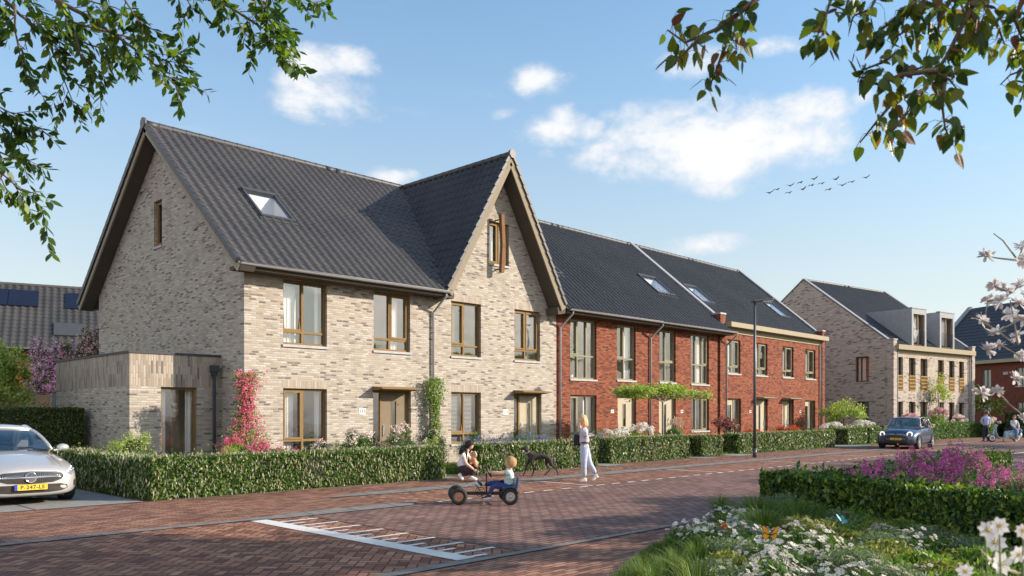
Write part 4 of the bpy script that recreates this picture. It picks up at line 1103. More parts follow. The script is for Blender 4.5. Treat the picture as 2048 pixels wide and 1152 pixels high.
tiles('roof', BR, (0, -.4, 6.4), (1,0,0), (0, 5.9/L, 5.8/L), 26, L, 'dark_tile', tile=.6, course=.5, amp=.01, ns=3, stepz=.03)
mb = MB(); mb.quad((0, 5.5, 12.2), (26, 5.5, 12.2), (26, 11, 6.4), (0, 11, 6.4)); mb.build('rear_roof', ['dark_tile'], BR)
mb = MB(); mb.bar((.1, -.45, 6.5), (.1, 5.5, 12.35), .5, .12); mb.build('coping', ['zinc'], BR)
mb = MB(); mb.box(0, 26, -.5, .02, 6.12, 6.42); mb.build('fascia', ['beige_board'], BR)
for (a, b, c, d) in wins_: window(BR, I4, a, c, b-a, d-c, cols=(.5,), rows=(), frame='olive_frame')
for x in (3.4, 9.2): mb = MB(); mb.box(x, x+.5, -.03, .02, 5.05, 5.3); mb.build('vent', ['sill_stone'], BR)
rooms(BR, 26, 4, zs=((.1, 2.8), (3.2, 6.0)))
# fence of vertical boards between the garden room and the tree at left
fe = thing('wooden_fence', 'pale vertical board fence behind the tall clipped hedge at left', 'fence', (2.55, 28.6, 0))
mb = MB()
for k in range(38): mb.box(k*.15, k*.15+.138, -.012, .012, .05, 2.2)
mb.box(0, 5.7, .013, .05, .3, .4); mb.box(0, 5.7, .013, .05, 1.9, 2.0); mb.build('board_panel', ['fence_wood'], fe)
mb = MB(); mb.box(0, 5.8, -.03, .05, 2.2, 2.24); mb.build('top_rail', ['fence_wood'], fe)
mb = MB(); mb.box(5.72, 5.88, -.06, .06, 0, 2.3); mb.build('post', ['sill_stone'], fe)
# ------------------------------------------------------------------ foliage
def unit(v): return v / np.maximum(1e-9, np.linalg.norm(v, axis=1, keepdims=True))
def leaves(C, N, size, aspect=0.55, r=None, jitter=0.9, fold=0.12, droop=0.0, szvar=0.3, up=None):
    """one folded rhombus pair per leaf (2 quads sharing the midrib). C centres, N preferred normals"""
    r = r or nrg; n = len(C)
    N = unit(N + r.normal(0, jitter, (n, 3)))
    A = r.normal(0, 1, (n, 3)); A[:, 2] -= droop
    if up is not None: A = A*0.35 + np.array(up)
    A = unit(A - N*np.sum(A*N, 1, keepdims=True)); B = np.cross(N, A)
    s = (size*(1+r.uniform(-szvar, szvar, n)))[:, None]; w = s*aspect*0.5
    base = C - A*s*0.5; tip = C + A*s*0.5 - N*s*fold
    l = C + B*w - N*s*fold*0.6 - A*s*0.05; q = C - B*w - N*s*fold*0.6 - A*s*0.05; mid = C + N*s*0.02
    V = np.stack([base, l, tip, q], 1).reshape(-1, 3)
    F = np.arange(4*n).reshape(-1, 4)
    return V, F
class Fol:
    def __init__(self): self.V = []; self.F = []; self.M = []; self.n = 0
    def add(self, VF, m=0):
        V, F = VF; self.V.append(V); self.F.append(F+self.n); self.M.append(np.full(len(F), m)); self.n += len(V)
    def build(self, name, mats, parent=None):
        return npmesh(name, np.concatenate(self.V), np.concatenate(self.F), mats, np.concatenate(self.M), parent=parent)
def box_surface(n, L, Wd, H, r, rnd=0.08):
    """random points on the sides and top of a box with origin at its base centre-start: x 0..L, y 0..W, z 0..H"""
    ar = np.array([L*H, L*H, Wd*H, Wd*H, L*Wd]); k = r.choice(5, n, p=ar/ar.sum())
    u = r.random(n); v = r.random(n); P = np.zeros((n, 3)); N = np.zeros((n, 3))
    for i, (p, q) in enumerate((((lambda u, v: (u*L, 0*u, v*H)), (0,-1,0)), ((lambda u, v: (u*L, 0*u+Wd, v*H)), (0,1,0)), ((lambda u, v: (0*u, u*Wd, v*H)), (-1,0,0)), ((lambda u, v: (0*u+L, u*Wd, v*H)), (1,0,0)), ((lambda u, v: (u*L, v*Wd, 0*u+H)), (0,0,1)))):
        m = k == i; a = p(u[m], v[m]); P[m] = np.stack(a, 1); N[m] = q
    return P, N
def lump(P, s, seed, amp):
    """smooth pseudo-noise displacement"""
    r = np.random.default_rng(seed); out = np.zeros(len(P))
    for k in range(6):
        d = r.normal(0, 1, 3)*s*(1+k*0.5); out += np.sin(P @ d + r.random()*6.28)/(1+k*0.5)
    return out*amp
HN = [0]
def hedge(label, x0, y0, L, Wd, H, leaf='hedge_leaf', size=0.06, dens=1500, spikes=0, rz=0.0, group=None, core='dark_leaf_core', fl=None, amp=0.032, ragged=0.036):
    HN[0] += 1; r = np.random.default_rng(100+HN[0])
    t = thing('hedge', label, 'hedge', (x0, y0, 0), rz, group)
    area = 2*L*H+2*Wd*H+L*Wd; n = int(area*dens)
    P, N = box_surface(n, L, Wd, H, r)
    # round the corners a little and roughen
    c = np.array([L/2, Wd/2, H*0.5]); half = np.array([L/2, Wd/2, H*0.5])
    P = P + N*lump(P, 3.2, HN[0], amp)[:, None] + N*(r.normal(-0.035, ragged, n))[:, None]
    q = np.abs(P-c) - (half-0.10); q[:, 2] = np.where(P[:, 2] < c[2], -1, q[:, 2])
    qq = np.maximum(q, 0); over = np.linalg.norm(qq, axis=1)
    m = over > 0.10
    sgn = np.sign(P-c); P[m] -= (sgn*qq*(1-0.10/np.maximum(over, 1e-6))[:, None])[m]
    f = Fol(); f.add(leaves(P, N, size, 0.55, r, jitter=0.75, up=(0, 0, .5)))
    k = int(n*.03); o_ = r.permutation(n)[:k]; up_ = N[o_].copy(); up_[:, 2] += .6*(P[o_][:, 2] > H*.5)
    f.add(leaves(P[o_]+up_*r.uniform(.03, .11, k)[:, None], N[o_], size*1.1, .5, r, up=(0, 0, 1.0)))
    mats = [leaf]
    if spikes:
        k = int(area*spikes); P2, N2 = box_surface(k, L, Wd, H, r); P2 = P2 + N2*r.uniform(0.0, 0.05, k)[:, None]; P2[:, 2] += .01
        for a in range(2): f.add(leaves(P2, N2 if a == 0 else np.cross(N2, np.array([0, 0, 1.0]))+r.normal(0, .3, (k, 3)), 0.085, 0.24, r, jitter=.3, up=(0, 0, 2.2), fold=.02), 1)
        mats.append('cream_spike')
    f.build('foliage', mats, t)
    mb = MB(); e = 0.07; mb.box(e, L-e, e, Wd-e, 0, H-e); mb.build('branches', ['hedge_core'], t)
    return t
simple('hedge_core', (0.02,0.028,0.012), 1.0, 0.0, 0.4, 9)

def clump_points(n, c, rad, r, clumps=14, spread=0.32, shell=0.75, flat=1.0):
    """points gathered in clumps over an ellipsoid; returns points and outward normals"""
    c = np.array(c, float); rad = np.array(rad, float)
    d = unit(r.normal(0, 1, (clumps, 3))); d[:, 2] = np.where(d[:, 2] < -0.5, -d[:, 2]*0.4, d[:, 2])
    rr = r.uniform(shell*0.55, 0.95, clumps)[:, None]; K = d*rr
    k = r.integers(0, clumps, n); o = unit(r.normal(0, 1, (n, 3)))*(r.random(n)**0.45)[:, None]*spread*r.uniform(.7, 1.25, clumps)[k][:, None]
    P = K[k] + o; 
    L_ = np.linalg.norm(P, axis=1, keepdims=True); P = np.where(L_ > 1.12, P/L_*1.12, P)
    return c + P*rad, unit(P + o*1.5)
def blooms(f, P, N, m, r, size=0.03, per=7, rad=0.035, asp=0.8):
    """little clusters of petals around each point"""
    n = len(P); Q = np.repeat(P, per, 0) + r.normal(0, rad, (n*per, 3)); NN = np.repeat(N, per, 0)
    f.add(leaves(Q, NN, size, asp, r, jitter=0.7, fold=.05), m)
SN = [0]
def shrub(name, label, cat, loc, rad, n, size, leaf, fl=None, nfl=0, flsize=0.03, per=7, flrad=0.035, group=None, clumps=14, spread=.35, cz=None, stem=None, low=0.0, core=True, asp=.55, fname='blossom', upfl=False):
    SN[0] += 1; r = np.random.default_rng(500+SN[0])
    t = thing(name, label, cat, loc, 0, group)
    cz = rad[2]*0.95 if cz is None else cz
    P, N = clump_points(n, (0, 0, cz), rad, r, clumps, spread); P[:, 2] = np.maximum(P[:, 2], 0.02+r.random(len(P))*.05)
    f = Fol(); f.add(leaves(P, N, size, asp, r, jitter=.8)); f.build('foliage', [leaf], t)
    if nfl:
        g = Fol(); k = r.permutation(len(P))[:nfl*5]; d = np.linalg.norm((P[k]-np.array((0,0,cz)))/np.array(rad), axis=1) + (0.5*(P[k][:,2]-cz)/rad[2] if upfl else 0); k = k[np.argsort(-d)][:nfl]
        Q = P[k]+N[k]*0.02+np.array((0,0,.03 if upfl else 0)); blooms(g, Q, N[k], 0, r, flsize, per, flrad); b = g.build(fname, [fl], t); b['kind'] = 'stuff'
    if core and rad[2] > .2:
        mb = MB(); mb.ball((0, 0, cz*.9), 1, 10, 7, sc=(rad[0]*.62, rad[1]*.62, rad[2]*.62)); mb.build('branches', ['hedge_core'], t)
    if stem:
        mb = MB(); mb.tube([(0,0,0), (.01,.01,stem*.5), (0,0,stem)], [.03,.024,.016], 7)
        for k in range(5):
            a = r.random()*6.28; mb.tube([(0,0,stem*.8), (math.cos(a)*rad[0]*.5, math.sin(a)*rad[1]*.5, cz+rad[2]*.2)], [.014,.005], 5)
        mb.build('stem', ['bark'], t)
    return t
def tree(name, label, loc, trunk_h, rad, cz, n, size, leaf, bark='bark', tr=0.09, group=None, clumps=26, spread=.3, fl=None, nfl=0, limbs=9, flsize=.04, asp=.6, seed=None, cat='tree'):
    SN[0] += 1; r = np.random.default_rng(seed or 900+SN[0])
    t = thing(name, label, cat, loc, 0, group)
    P, N = clump_points(n, (0, 0, cz), rad, r, clumps, spread, .6)
    f = Fol(); f.add(leaves(P, N, size, asp, r, jitter=.9)); f.build('crown', [leaf], t)
    if nfl:
        g = Fol(); k = r.permutation(len(P))[:nfl]; blooms(g, P[k]+N[k]*.03, N[k], 0, r, flsize, 7, .06); b = g.build('blossom', [fl], t); b['kind'] = 'stuff'
    mb = MB(); top = cz + rad[2]*0.35
    pts = [(0,0,-.05)] + [(0.04*math.sin(k*1.3), 0.04*math.cos(k*1.7), top*k/5) for k in range(1, 6)]
    mb.tube(pts, [tr*(1.15-.17*k) for k in range(6)], 9)
    for k in range(limbs):
        a = k*2.4+r.random(); h0 = trunk_h*(.85+.35*r.random()); e = np.array((math.cos(a)*rad[0], math.sin(a)*rad[1], 0))*r.uniform(.5,.85)
        z1 = cz + rad[2]*r.uniform(-.5,.6); mid = e*.45; mb.tube([(0,0,h0), (mid[0], mid[1], (h0*.45+z1*.55)), (e[0], e[1], z1)], [tr*.4, tr*.24, tr*.07], 6)
    mb.build('trunk', [bark], t)
    return t

# ---- clipped flowering hedges along the pavement
GH = 'clipped flowering hedges along the pavement'
hedge('long cream-flowering hedge nearest the camera, between the driveway and the kneeling woman', 6.2, 15.62, 7.4, .75, .80, size=.062, dens=2100, spikes=85, group=GH)
hedge('flowering hedge at the driveway edge, running back beside the garden room', 6.2, 16.38, .72, 5.2, .78, size=.062, dens=2000, spikes=80, group=GH)
hedge('flowering hedge behind the walking dark dog', 15.05, 15.9, 5.15, .8, .80, size=.066, dens=1700, spikes=70, group=GH)
hedge('flowering hedge under the flat-crowned tree, topped by white hydrangeas', 21.25, 16.25, 4.85, .8, .83, size=.07, dens=1500, spikes=65, group=GH)
hedge('short flowering hedge between the white pot and the red-leaved standard shrub', 27.0, 16.25, 1.5, .8, .80, size=.07, dens=1500, spikes=65, group=GH)
hedge('flowering hedge behind the street lamp post', 30.0, 16.4, 9.5, .8, .80, size=.08, dens=1100, spikes=50, group=GH)
hedge('short flowering hedge under white hydrangeas, left of the small yellow-green tree', 42.3, 16.9, 2.7, .8, .85, size=.09, dens=900, spikes=40, group=GH)
hedge('flowering hedge right behind the left side of the blue car', 45.3, 16.9, 4.6, .8, .88, size=.09, dens=900, spikes=40, group=GH)
hedge('long green hedge behind the scooter and the two people far right', 50.3, 16.9, 20, .8, .98, leaf='mid_leaf', size=.10, dens=700, rz=R(-4))
hedge('tall dense clipped hedge behind the silver car', -6, 24.6, 14.0, .9, 1.82, leaf='tall_hedge_leaf', size=.075, dens=1100)
# ---- box hedges around the lilac bed on the near side
hedge('low box hedge along the road edge behind the magenta flowers', 12.5, 5.72, 13.1, .68, .60, leaf='box_leaf', size=.065, dens=2000, amp=.05, ragged=.045)
vh = hedge('low box hedge in front of the magenta flowers, running out of frame to the right', 12.35, 6.4, 9.2, .85, .72, leaf='box_leaf', size=.085, dens=1900, rz=R(-117), amp=.055, ragged=.05)

# ---- garden planting
def rose_climber():
    r = np.random.default_rng(3); t = thing('climbing_rose', 'tall pink climbing rose on the corner of the beige gable', 'climbing plant', (10.50, 20.15, 0))
    n = 7000; z = r.random(n)*2.75; w = .22+.10*np.sin(z*2.1+.5)+.1*(z < .9)
    P = np.stack([r.normal(0, 1, n)*w*.95, r.normal(0, 1, n)*w*.5-.05, z], 1); N = unit(P*np.array((1,1,0))+r.normal(0,.3,(n,3))+np.array((0,-.6,0)))
    f = Fol(); f.add(leaves(P, N, .055, .55, r)); f.build('foliage', ['fresh_leaf'], t)
    k = r.permutation(n)[:850]; k = k[np.abs(P[k][:,1]) > .02]; Q = P[k]+N[k]*.09; g = Fol(); blooms(g, Q, N[k], 0, r, .04, 7, .028); b = g.build('blossom', ['pink_petal'], t); b['kind'] = 'stuff'
    mb = MB(); 
    for a in (-.08, .05): mb.tube([(a,.1,0), (a*1.5,.05,1.2), (-a,.08,2.6)], [.015,.012,.005], 6)
    mb.build('stem', ['bark'], t)
rose_climber()
shrub('rose_bush', 'low pink rose bush below the climbing rose, left part', 'shrub', (9.95, 19.2, 0), (.6,.5,.55), 4200, .05, 'fresh_leaf', 'pink_petal', 520, .038, 8, .03, clumps=22)
shrub('rose_bush', 'low pink rose bush below the ground-floor window with the curtain', 'shrub', (10.75, 19.2, 0), (.8,.5,.50), 3600, .05, 'mid_leaf', 'pink_petal', 560, .038, 8, .03, clumps=22)
def wall_climber():
    r = np.random.default_rng(5); t = thing('climbing_plant', 'green climber with small cream flowers around the drainpipe of house 115', 'climbing plant', (17.18, 20.25, 0))
    n = 5200; z = r.random(n)*2.8; w = .17+.07*np.sin(z*3.1); P = np.stack([r.normal(0, 1, n)*w*.75, r.normal(0, 1, n)*w*.4-.02, z], 1)
    k = r.random(n) < .06; P[k, 0] -= r.random(k.sum())*.35*(P[k, 2] > 2.1); N = unit(r.normal(0,.5,(n,3))+np.array((0,-1,.3)))
    f = Fol(); f.add(leaves(P, N, .06, .6, r)); f.build('foliage', ['fresh_leaf'], t)
    k = r.permutation(n)[:260]; g = Fol(); blooms(g, P[k]+N[k]*.06, N[k], 0, r, .032, 6, .02); b = g.build('blossom', ['cream_spike'], t); b['kind'] = 'stuff'
    mb = MB(); mb.tube([(.05,.08,0), (-.04,.05,1.2), (.03,.08,2.6)], [.018,.012,.005], 6); mb.build('stem', ['bark'], t)
wall_climber()
shrub('spurge_bush', 'pale lime bush before the left side wall of the garden room', 'shrub', (7.35, 19.4, 0), (.58,.5,.72), 3400, .06, 'lime_leaf', clumps=16, asp=.3)
shrub('spurge_bush', 'pale lime bush under the garden room downpipe', 'shrub', (9.0, 18.2, 0), (.42,.4,.46), 1800, .06, 'lime_leaf', clumps=14, asp=.3)
shrub('spurge_bush', 'lime bush left of the white rose bushes before house 115', 'shrub', (12.25, 18.1, 0), (.4,.35,.52), 1800, .06, 'lime_leaf', clumps=14, asp=.3)
shrub('spurge_bush', 'lime bush in front of the taupe door of house 115', 'shrub', (14.7, 17.6, 0), (.45,.35,.52), 1900, .06, 'lime_leaf', clumps=14, asp=.3)
shrub('white_rose_bush', 'white rose bush left of the taupe door, under house number 115', 'shrub', (12.6, 18.0, 0), (.62,.4,.66), 3800, .055, 'mid_leaf', 'rose_petal', 85, .045, 10, .03, clumps=20, upfl=True)
shrub('white_rose_bush', 'white rose bush straight before the taupe door of house 115', 'shrub', (13.75, 17.7, 0), (.62,.4,.64), 3800, .055, 'mid_leaf', 'rose_petal', 85, .045, 10, .03, clumps=20, upfl=True)
shrub('white_rose_bush', 'white rose bush before the lower left window of house 115', 'shrub', (11.6, 18.3, 0), (.5,.4,.48), 2400, .055, 'dark_leaf', 'rose_petal', 60, .045, 10, .03, clumps=18, upfl=True)
shrub('azalea_bush', 'dark green bush with pale pink flowers behind the kneeling woman', 'shrub', (15.15, 17.9, 0), (.52,.42,.72), 2800, .055, 'dark_leaf', 'rose_petal', 150, .04, 7, .025, clumps=18)
def spiky_bush(label, loc, rad, n, nfl, fl='blue_petal', leaf='mid_leaf'):
    SN[0] += 1; r = np.random.default_rng(700+SN[0]); t = thing('flowering_bush', label, 'shrub', loc)
    P, N = clump_points(n, (0,0,rad[2]*.8), rad, r, 16, .4); P[:,2] = np.maximum(P[:,2], .02); f = Fol(); f.add(leaves(P, N, .10, .16, r, jitter=.6, up=(0,0,1.0))); f.build('foliage', [leaf], t)
    a = r.random(nfl)*6.28; q = np.sqrt(r.random(nfl)); B = np.stack([np.cos(a)*q*rad[0], np.sin(a)*q*rad[1], rad[2]*(1.55-.45*q*q)+r.normal(0,.06,nfl)], 1)
    g = Fol(); blooms(g, B, np.tile([0,0,1.0],(nfl,1)), 0, r, .035, 12, .035); b = g.build('blossom', [fl], t); b['kind'] = 'stuff'
    return t
spiky_bush('blue-flowering bush behind the hedge, left of the cream door with number 113', (16.75, 17.6, 0), (.95,.4,.60), 4200, 110)
spiky_bush('blue-flowering bush in front of the cream door with number 113', (18.65, 17.5, 0), (.95,.4,.62), 4200, 110)
spiky_bush('small purple-flowering clump by the path behind the kneeling woman', (13.75, 16.9, 0), (.25,.2,.4), 700, 14)
spiky_bush('purple-flowering clump at the left end of the white hydrangeas', (22.0, 17.4, 0), (.5,.35,.62), 1800, 46)
def hydrangea(label, loc, rad, n, heads, mat, hr=.10, group=None):
    SN[0] += 1; r = np.random.default_rng(800+SN[0]); t = thing('hydrangea', label, 'shrub', loc, 0, group)
    P, N = clump_points(n, (0,0,rad[2]*.9), rad, r, 16, .4); P[:,2] = np.maximum(P[:,2], .02); f = Fol(); f.add(leaves(P, N, .09, .65, r)); f.build('foliage', ['fresh_leaf'], t)
    d = unit(r.normal(0,1,(90,3))); d = unit(d*1.0); hp = Fol(); hp.add(leaves(d*hr*.92, d, hr*.42, .9, r, jitter=.25)); me = None
    for k in range(heads):
        a = r.random()*6.28; q = math.sqrt(r.random())*.95; p = (math.cos(a)*q*rad[0], math.sin(a)*q*rad[1]-.05, rad[2]*(1.0+.88*math.sqrt(max(0,1-q*q*.9)))+.17+r.normal(0,.02))
        if me is None: o = hp.build('flower_head', [mat], t); me = o.data
        else: o = link('flower_head', me, t)
        o.location = p; s = r.uniform(.75,1.15); o.scale = (s,s,s*.85); o.rotation_euler = (r.random()*.6, r.random()*.6, r.random()*6)
    return t
hydrangea('white hydrangea on the left half of the hedge top, beside the purple clump', (22.9, 17.4, 0), (.75,.42,.48), 1800, 22, 'white_petal')
hydrangea('white hydrangea right under the flat-crowned tree, the taller right one', (24.5, 17.45, 0), (.95,.45,.58), 2600, 30, 'white_petal')
hydrangea('white hydrangea before the glazed door at the end of the red row', (43.4, 18.2, 0), (1.2,.5,.5), 1800, 26, 'white_petal', .13)
hydrangea('white hydrangea beside the small yellow-green tree, left of the blue car', (47.6, 18.2, 0), (1.3,.5,.55), 1800, 28, 'white_petal', .14)
hydrangea('pale cream hydrangea between the two white ones by the yellow-green tree', (45.3, 18.3, 0), (.7,.5,.45), 1200, 14, 'cream_spike', .12)
for (lab, p, rd, mt) in (('pink hydrangea behind the right side of the blue car', (54.6,17.9,0), (1.0,.5,.75), 'blush_petal'), ('tall pink hydrangea beneath the far ground-floor windows, right of the ball shrub', (58.6,17.4,0), (1.3,.5,.95), 'blush_petal'),
    ('pale pink hydrangea at the right corner of the far beige block', (61.2,17.0,0), (1.1,.5,.7), 'rose_petal'), ('pale hydrangea low beside the rear wheel of the blue car', (52.8,16.5,0), (.6,.5,.5), 'rose_petal'),
    ('pink hydrangea left of the seated woman on the scooter', (62.5,15.3,0), (1.0,.5,.6), 'rose_petal')): hydrangea(lab, p, rd, 1500, 20, mt, .15)
shrub('ball_shrub', 'round dark clipped shrub behind the roof of the blue car', 'shrub', (56.3, 17.7, 0), (.95,.8,.75), 3600, .09, 'box_leaf', clumps=60, spread=.25)
shrub('red_flower_bush', 'orange-red flowering bush left behind the street lamp', 'shrub', (35.2, 18.3, 0), (1.1,.5,.45), 2200, .08, 'dark_leaf', 'red_petal', 150, .05, 8, .05, clumps=18, upfl=True)
shrub('red_flower_bush', 'orange-red flowering bush between the two cream doors right of the lamp', 'shrub', (38.6, 18.4, 0), (1.5,.5,.5), 2800, .08, 'dark_leaf', 'red_petal', 190, .05, 8, .05, clumps=22, upfl=True)
shrub('standard_shrub', 'red-leaved ball on a thin stem before the brick pier', 'shrub', (31.7, 18.0, 0), (.72,.6,.40), 2600, .07, 'red_leaf', cz=1.12, stem=1.0, clumps=22, core=False)
# pot with grass
pt = thing('plant_pot', 'white pot with feathery grass between two hedges before the red house', 'plant pot', (27.15, 17.6, 0))
mb = MB(); mb.lathe([(.16,0),(.24,.3),(.26,.62),(.235,.62),(.22,.56),(0,.56)], seg=20); mb.build('pot', ['pot_white'], pt)
r_ = np.random.default_rng(9); n = 700; a = r_.random(n)*6.28; q = r_.random(n)**.6*.34; P = np.stack([np.cos(a)*q, np.sin(a)*q, .62+.28*(1-q)+r_.random(n)*.12], 1)
f = Fol(); f.add(leaves(P, np.stack([np.cos(a),np.sin(a),0*a+.3],1), .34, .05, r_, up=(0,0,2.5), jitter=.4)); f.build('grass', ['mid_leaf'], pt)
k = 34; a = r_.random(k)*6.28; q = r_.random(k)**.5*.38; P = np.stack([np.cos(a)*q, np.sin(a)*q, 1.28+r_.random(k)*.28-.3*q], 1); f = Fol()
for z in range(3): f.add(leaves(P, np.stack([np.cos(a+z),np.sin(a+z),0*a],1), .20, .16, r_, up=(0,0,3.0), jitter=.2))
f.build('plume', ['plume'], pt)['kind'] = 'stuff'
# flat-crowned (roof-trained) tree
def espalier():
    r = np.random.default_rng(21); t = thing('roof_trained_tree', 'flat-crowned trained tree before the two cream doors of the red houses', 'tree', (25.9, 17.3, 0))
    mb = MB(); mb.tube([(0,0,0),(.01,0,1.2),(0,0,2.30)], [.055,.045,.04], 9)
    n = 6800; k = r.integers(0, 34, n); cx = r.uniform(-2.1, 2.1, 34); cy = r.uniform(-.75, .75, 34)
    P = np.stack([cx[k]+r.normal(0,.24,n), cy[k]+r.normal(0,.2,n), 2.42+r.normal(0,.10,n)+.05*np.sin(cx[k]*2)+(np.abs(cx[k]) < 1.3)*.12], 1)
    for j in range(34):
        if j % 2 == 0: mb.tube([(0,0,2.1),(cx[j]*.5,cy[j]*.5,2.36),(cx[j],cy[j],2.42)], [.02,.013,.006], 5)
    mb.build('trunk', ['pale_bark'], t)
    f = Fol(); f.add(leaves(P, np.tile([0,0,1.0],(n,1)), .105, .7, r, jitter=.6)); f.build('crown', ['lime_leaf'], t)
espalier()
tree('garden_tree', 'small yellow-green tree before the bare gable of the far block', (46.1, 18.6, 0), 1.0, (1.45,1.3,1.05), 1.55, 2300, .12, 'lime_leaf', clumps=30, tr=.06)
tree('birch_tree', 'thin pale birch sapling before the far block windows', (58.5, 17.3, 0), 1.2, (.85,.8,1.75), 2.9, 950, .12, 'lime_leaf', bark='pale_bark', tr=.05, clumps=34, spread=.2)
tree('garden_tree', 'broad yellow-green tree behind the man at the far right', (67.0, 18.2, 0), 1.2, (3.3,2.5,1.7), 2.35, 6500, .2, 'yellowish_leaf', clumps=44, spread=.24, tr=.1)
tree('garden_tree', 'darker tree between the far block and the dark red house', (69.5, 21.5, 0), 1.2, (2.2,2.2,1.6), 1.9, 3500, .2, 'dark_leaf', clumps=30, tr=.1)
tree('garden_tree', 'bright green leafy tree at the left edge before the fence', (6.25, 27.6, 0), 1.0, (1.2,1.1,1.5), 2.5, 8000, .11, 'lime_leaf', clumps=44, spread=.26, tr=.08)
tree('lilac_tree', 'lilac tree in pink and purple bloom beside the brick gable at left', (10.35, 34.2, 0), 1.2, (1.35,1.5,1.8), 3.1, 5200, .11, 'mid_leaf', clumps=40, spread=.24, fl='lilac_petal', nfl=1500, flsize=.075, tr=.07)
tree('lilac_tree', 'pink blossoming tree showing just over the garden room roof', (10.9, 33.0, 0), 1.5, (1.1,1.3,1.25), 3.7, 3600, .10, 'mid_leaf', clumps=26, spread=.26, fl='blush_petal', nfl=620, flsize=.075, tr=.07)
hedge('dark hedge behind the seated woman at the right edge', 64, 13.5, 14, 1.2, 1.7, leaf='dark_leaf', size=.16, dens=220, rz=R(10))
# ------------------------------------------------------------------ near plants, overhanging branches, birds
CW, SW = math.cos(R(CAM_YAW)), math.sin(R(CAM_YAW))
def spot(px, py, d):
    """world point seen at (px, py) of the photograph at distance d along the view direction"""
    u = (px-1024)/1622.0; v = -(py-826)/1622.0
    return Vector((d*(CW+u*SW), d*(SW-u*CW), 1.67+d*v))

# --- magenta panicle shrubs inside the box hedges
def panicle_mesh(r, h=.30, w=.075, n=85, s=.026):
    z = r.random(n)**.8*h; rr = w*np.sqrt(np.clip(1-(z/h)**1.4, .04, 1))*(.55+.5*r.random(n)); a = r.random(n)*6.28
    P = np.stack([np.cos(a)*rr, np.sin(a)*rr, z], 1); return leaves(P, unit(P*np.array((1,1,.2))+1e-3), s, .8, r, jitter=.6)
LG = 'magenta flowering shrubs between the box hedges'
r_ = np.random.default_rng(41); pms = []
for (x, y, h, w) in ((13.35,5.15,.62,.5),(14.2,4.7,.78,.6),(14.0,5.25,.70,.45),(15.1,4.35,.82,.65),(15.3,5.1,.92,.6),(16.4,4.6,.95,.7),(17.3,4.5,.80,.5),(15.7,3.4,.62,.55),(14.6,3.9,.6,.5)):
    t = thing('lilac_shrub', 'magenta-plumed shrub with grey-green leaves between the box hedges at right', 'shrub', (x, y, 0), r_.random()*6, LG)
    P, N = clump_points(2300, (0,0,h*.5), (w,w,h*.5), r_, 14, .45); P[:,2] = np.maximum(P[:,2], .02); f = Fol(); f.add(leaves(P, N, .07, .4, r_)); f.build('foliage', ['sage_leaf' if r_.random() < .3 else 'mid_leaf'], t)
    if len(pms) < 4: f = Fol(); f.add(panicle_mesh(r_)); pms.append(f)
    for k in range(17):
        a = r_.random()*6.28; q = math.sqrt(r_.random())*w*.95; z = h*(.98-.55*(q/w)**2)
        pm = pms[k % len(pms)]
        if not hasattr(pm, 'me'): o = pm.build('flower_panicle', ['magenta_petal'], t); pm.me = o.data
        else: o = link('flower_panicle', pm.me, t)
        o.location = (math.cos(a)*q, math.sin(a)*q, z-.12); o.rotation_euler = (-math.sin(a)*q/w*.6, math.cos(a)*q/w*.6, r_.random()*6); s = r_.uniform(.95,1.45); o.scale = (s,s,s)

# --- foreground flower bed
def daisy_head(f, c, nrm, rad, r, m, petals=11, width=.34):
    nrm = Vector(nrm).normalized(); a = nrm.orthogonal().normalized(); b = nrm.cross(a); V = []; F = []; ph = r.random()*6
    for k in range(petals):
        an = ph+2*PI*k/petals; d = a*math.cos(an)+b*math.sin(an); e = nrm.cross(d); L = rad*(.85+.3*r.random()); dz = nrm*(rad*.25*(r.random()-.3))
        V += [c+d*rad*.12, c+d*L*.65+e*L*width*.5+dz*.5, c+d*L+dz, c+d*L*.65-e*L*width*.5+dz*.5]; F.append([4*k,4*k+1,4*k+2,4*k+3])
    f.add((np.array([tuple(v) for v in V]), np.array(F)), m)
def eye(mb, c, nrm, rad):
    mb.ball(c, rad, 6, 4, sc=(1,1,.6))
def daisy_plant(seed, nheads=34, rad=.30, h=.34, leaf='mid_leaf', hr=.031):
    r = np.random.default_rng(seed); t = thing('daisy_plant', 'white daisy clump in the foreground flower bed', 'flowers', (0,0,0), 0, 'white daisies in the foreground bed')
    P, N = clump_points(1300, (0,0,h*.42), (rad,rad,h*.42), r, 14, .5); P[:,2] = np.maximum(P[:,2], .01); f = Fol(); f.add(leaves(P, N, .05, .35, r, up=(0,0,.8))); f.build('foliage', [leaf], t)
    g = Fol(); mb = MB(); ms = MB()
    for k in range(nheads):
        a = r.random()*6.28; q = math.sqrt(r.random())*rad*1.05; c = Vector((math.cos(a)*q, math.sin(a)*q, h*(1.12-.35*(q/rad)**2)+r.normal(0,.02))); n_ = Vector((math.cos(a)*.4+r.normal(0,.3), math.sin(a)*.4+r.normal(0,.3)-.35, 1))
        daisy_head(g, c, n_, hr*r.uniform(.8,1.25), r, 0); eye(mb, tuple(c+n_.normalized()*.004), n_, hr*.2); ms.tube([(c.x*.7,c.y*.7,c.z-.16), tuple(c)], .0018, 3, cap=False)
    b = g.build('blossom', ['white_petal'], t); b['kind'] = 'stuff'; e = mb.build('flower_eye', ['yellow_eye'], t); e['kind'] = 'stuff'; s = ms.build('stem', ['stem_green'], t); s['kind'] = 'stuff'
    return t
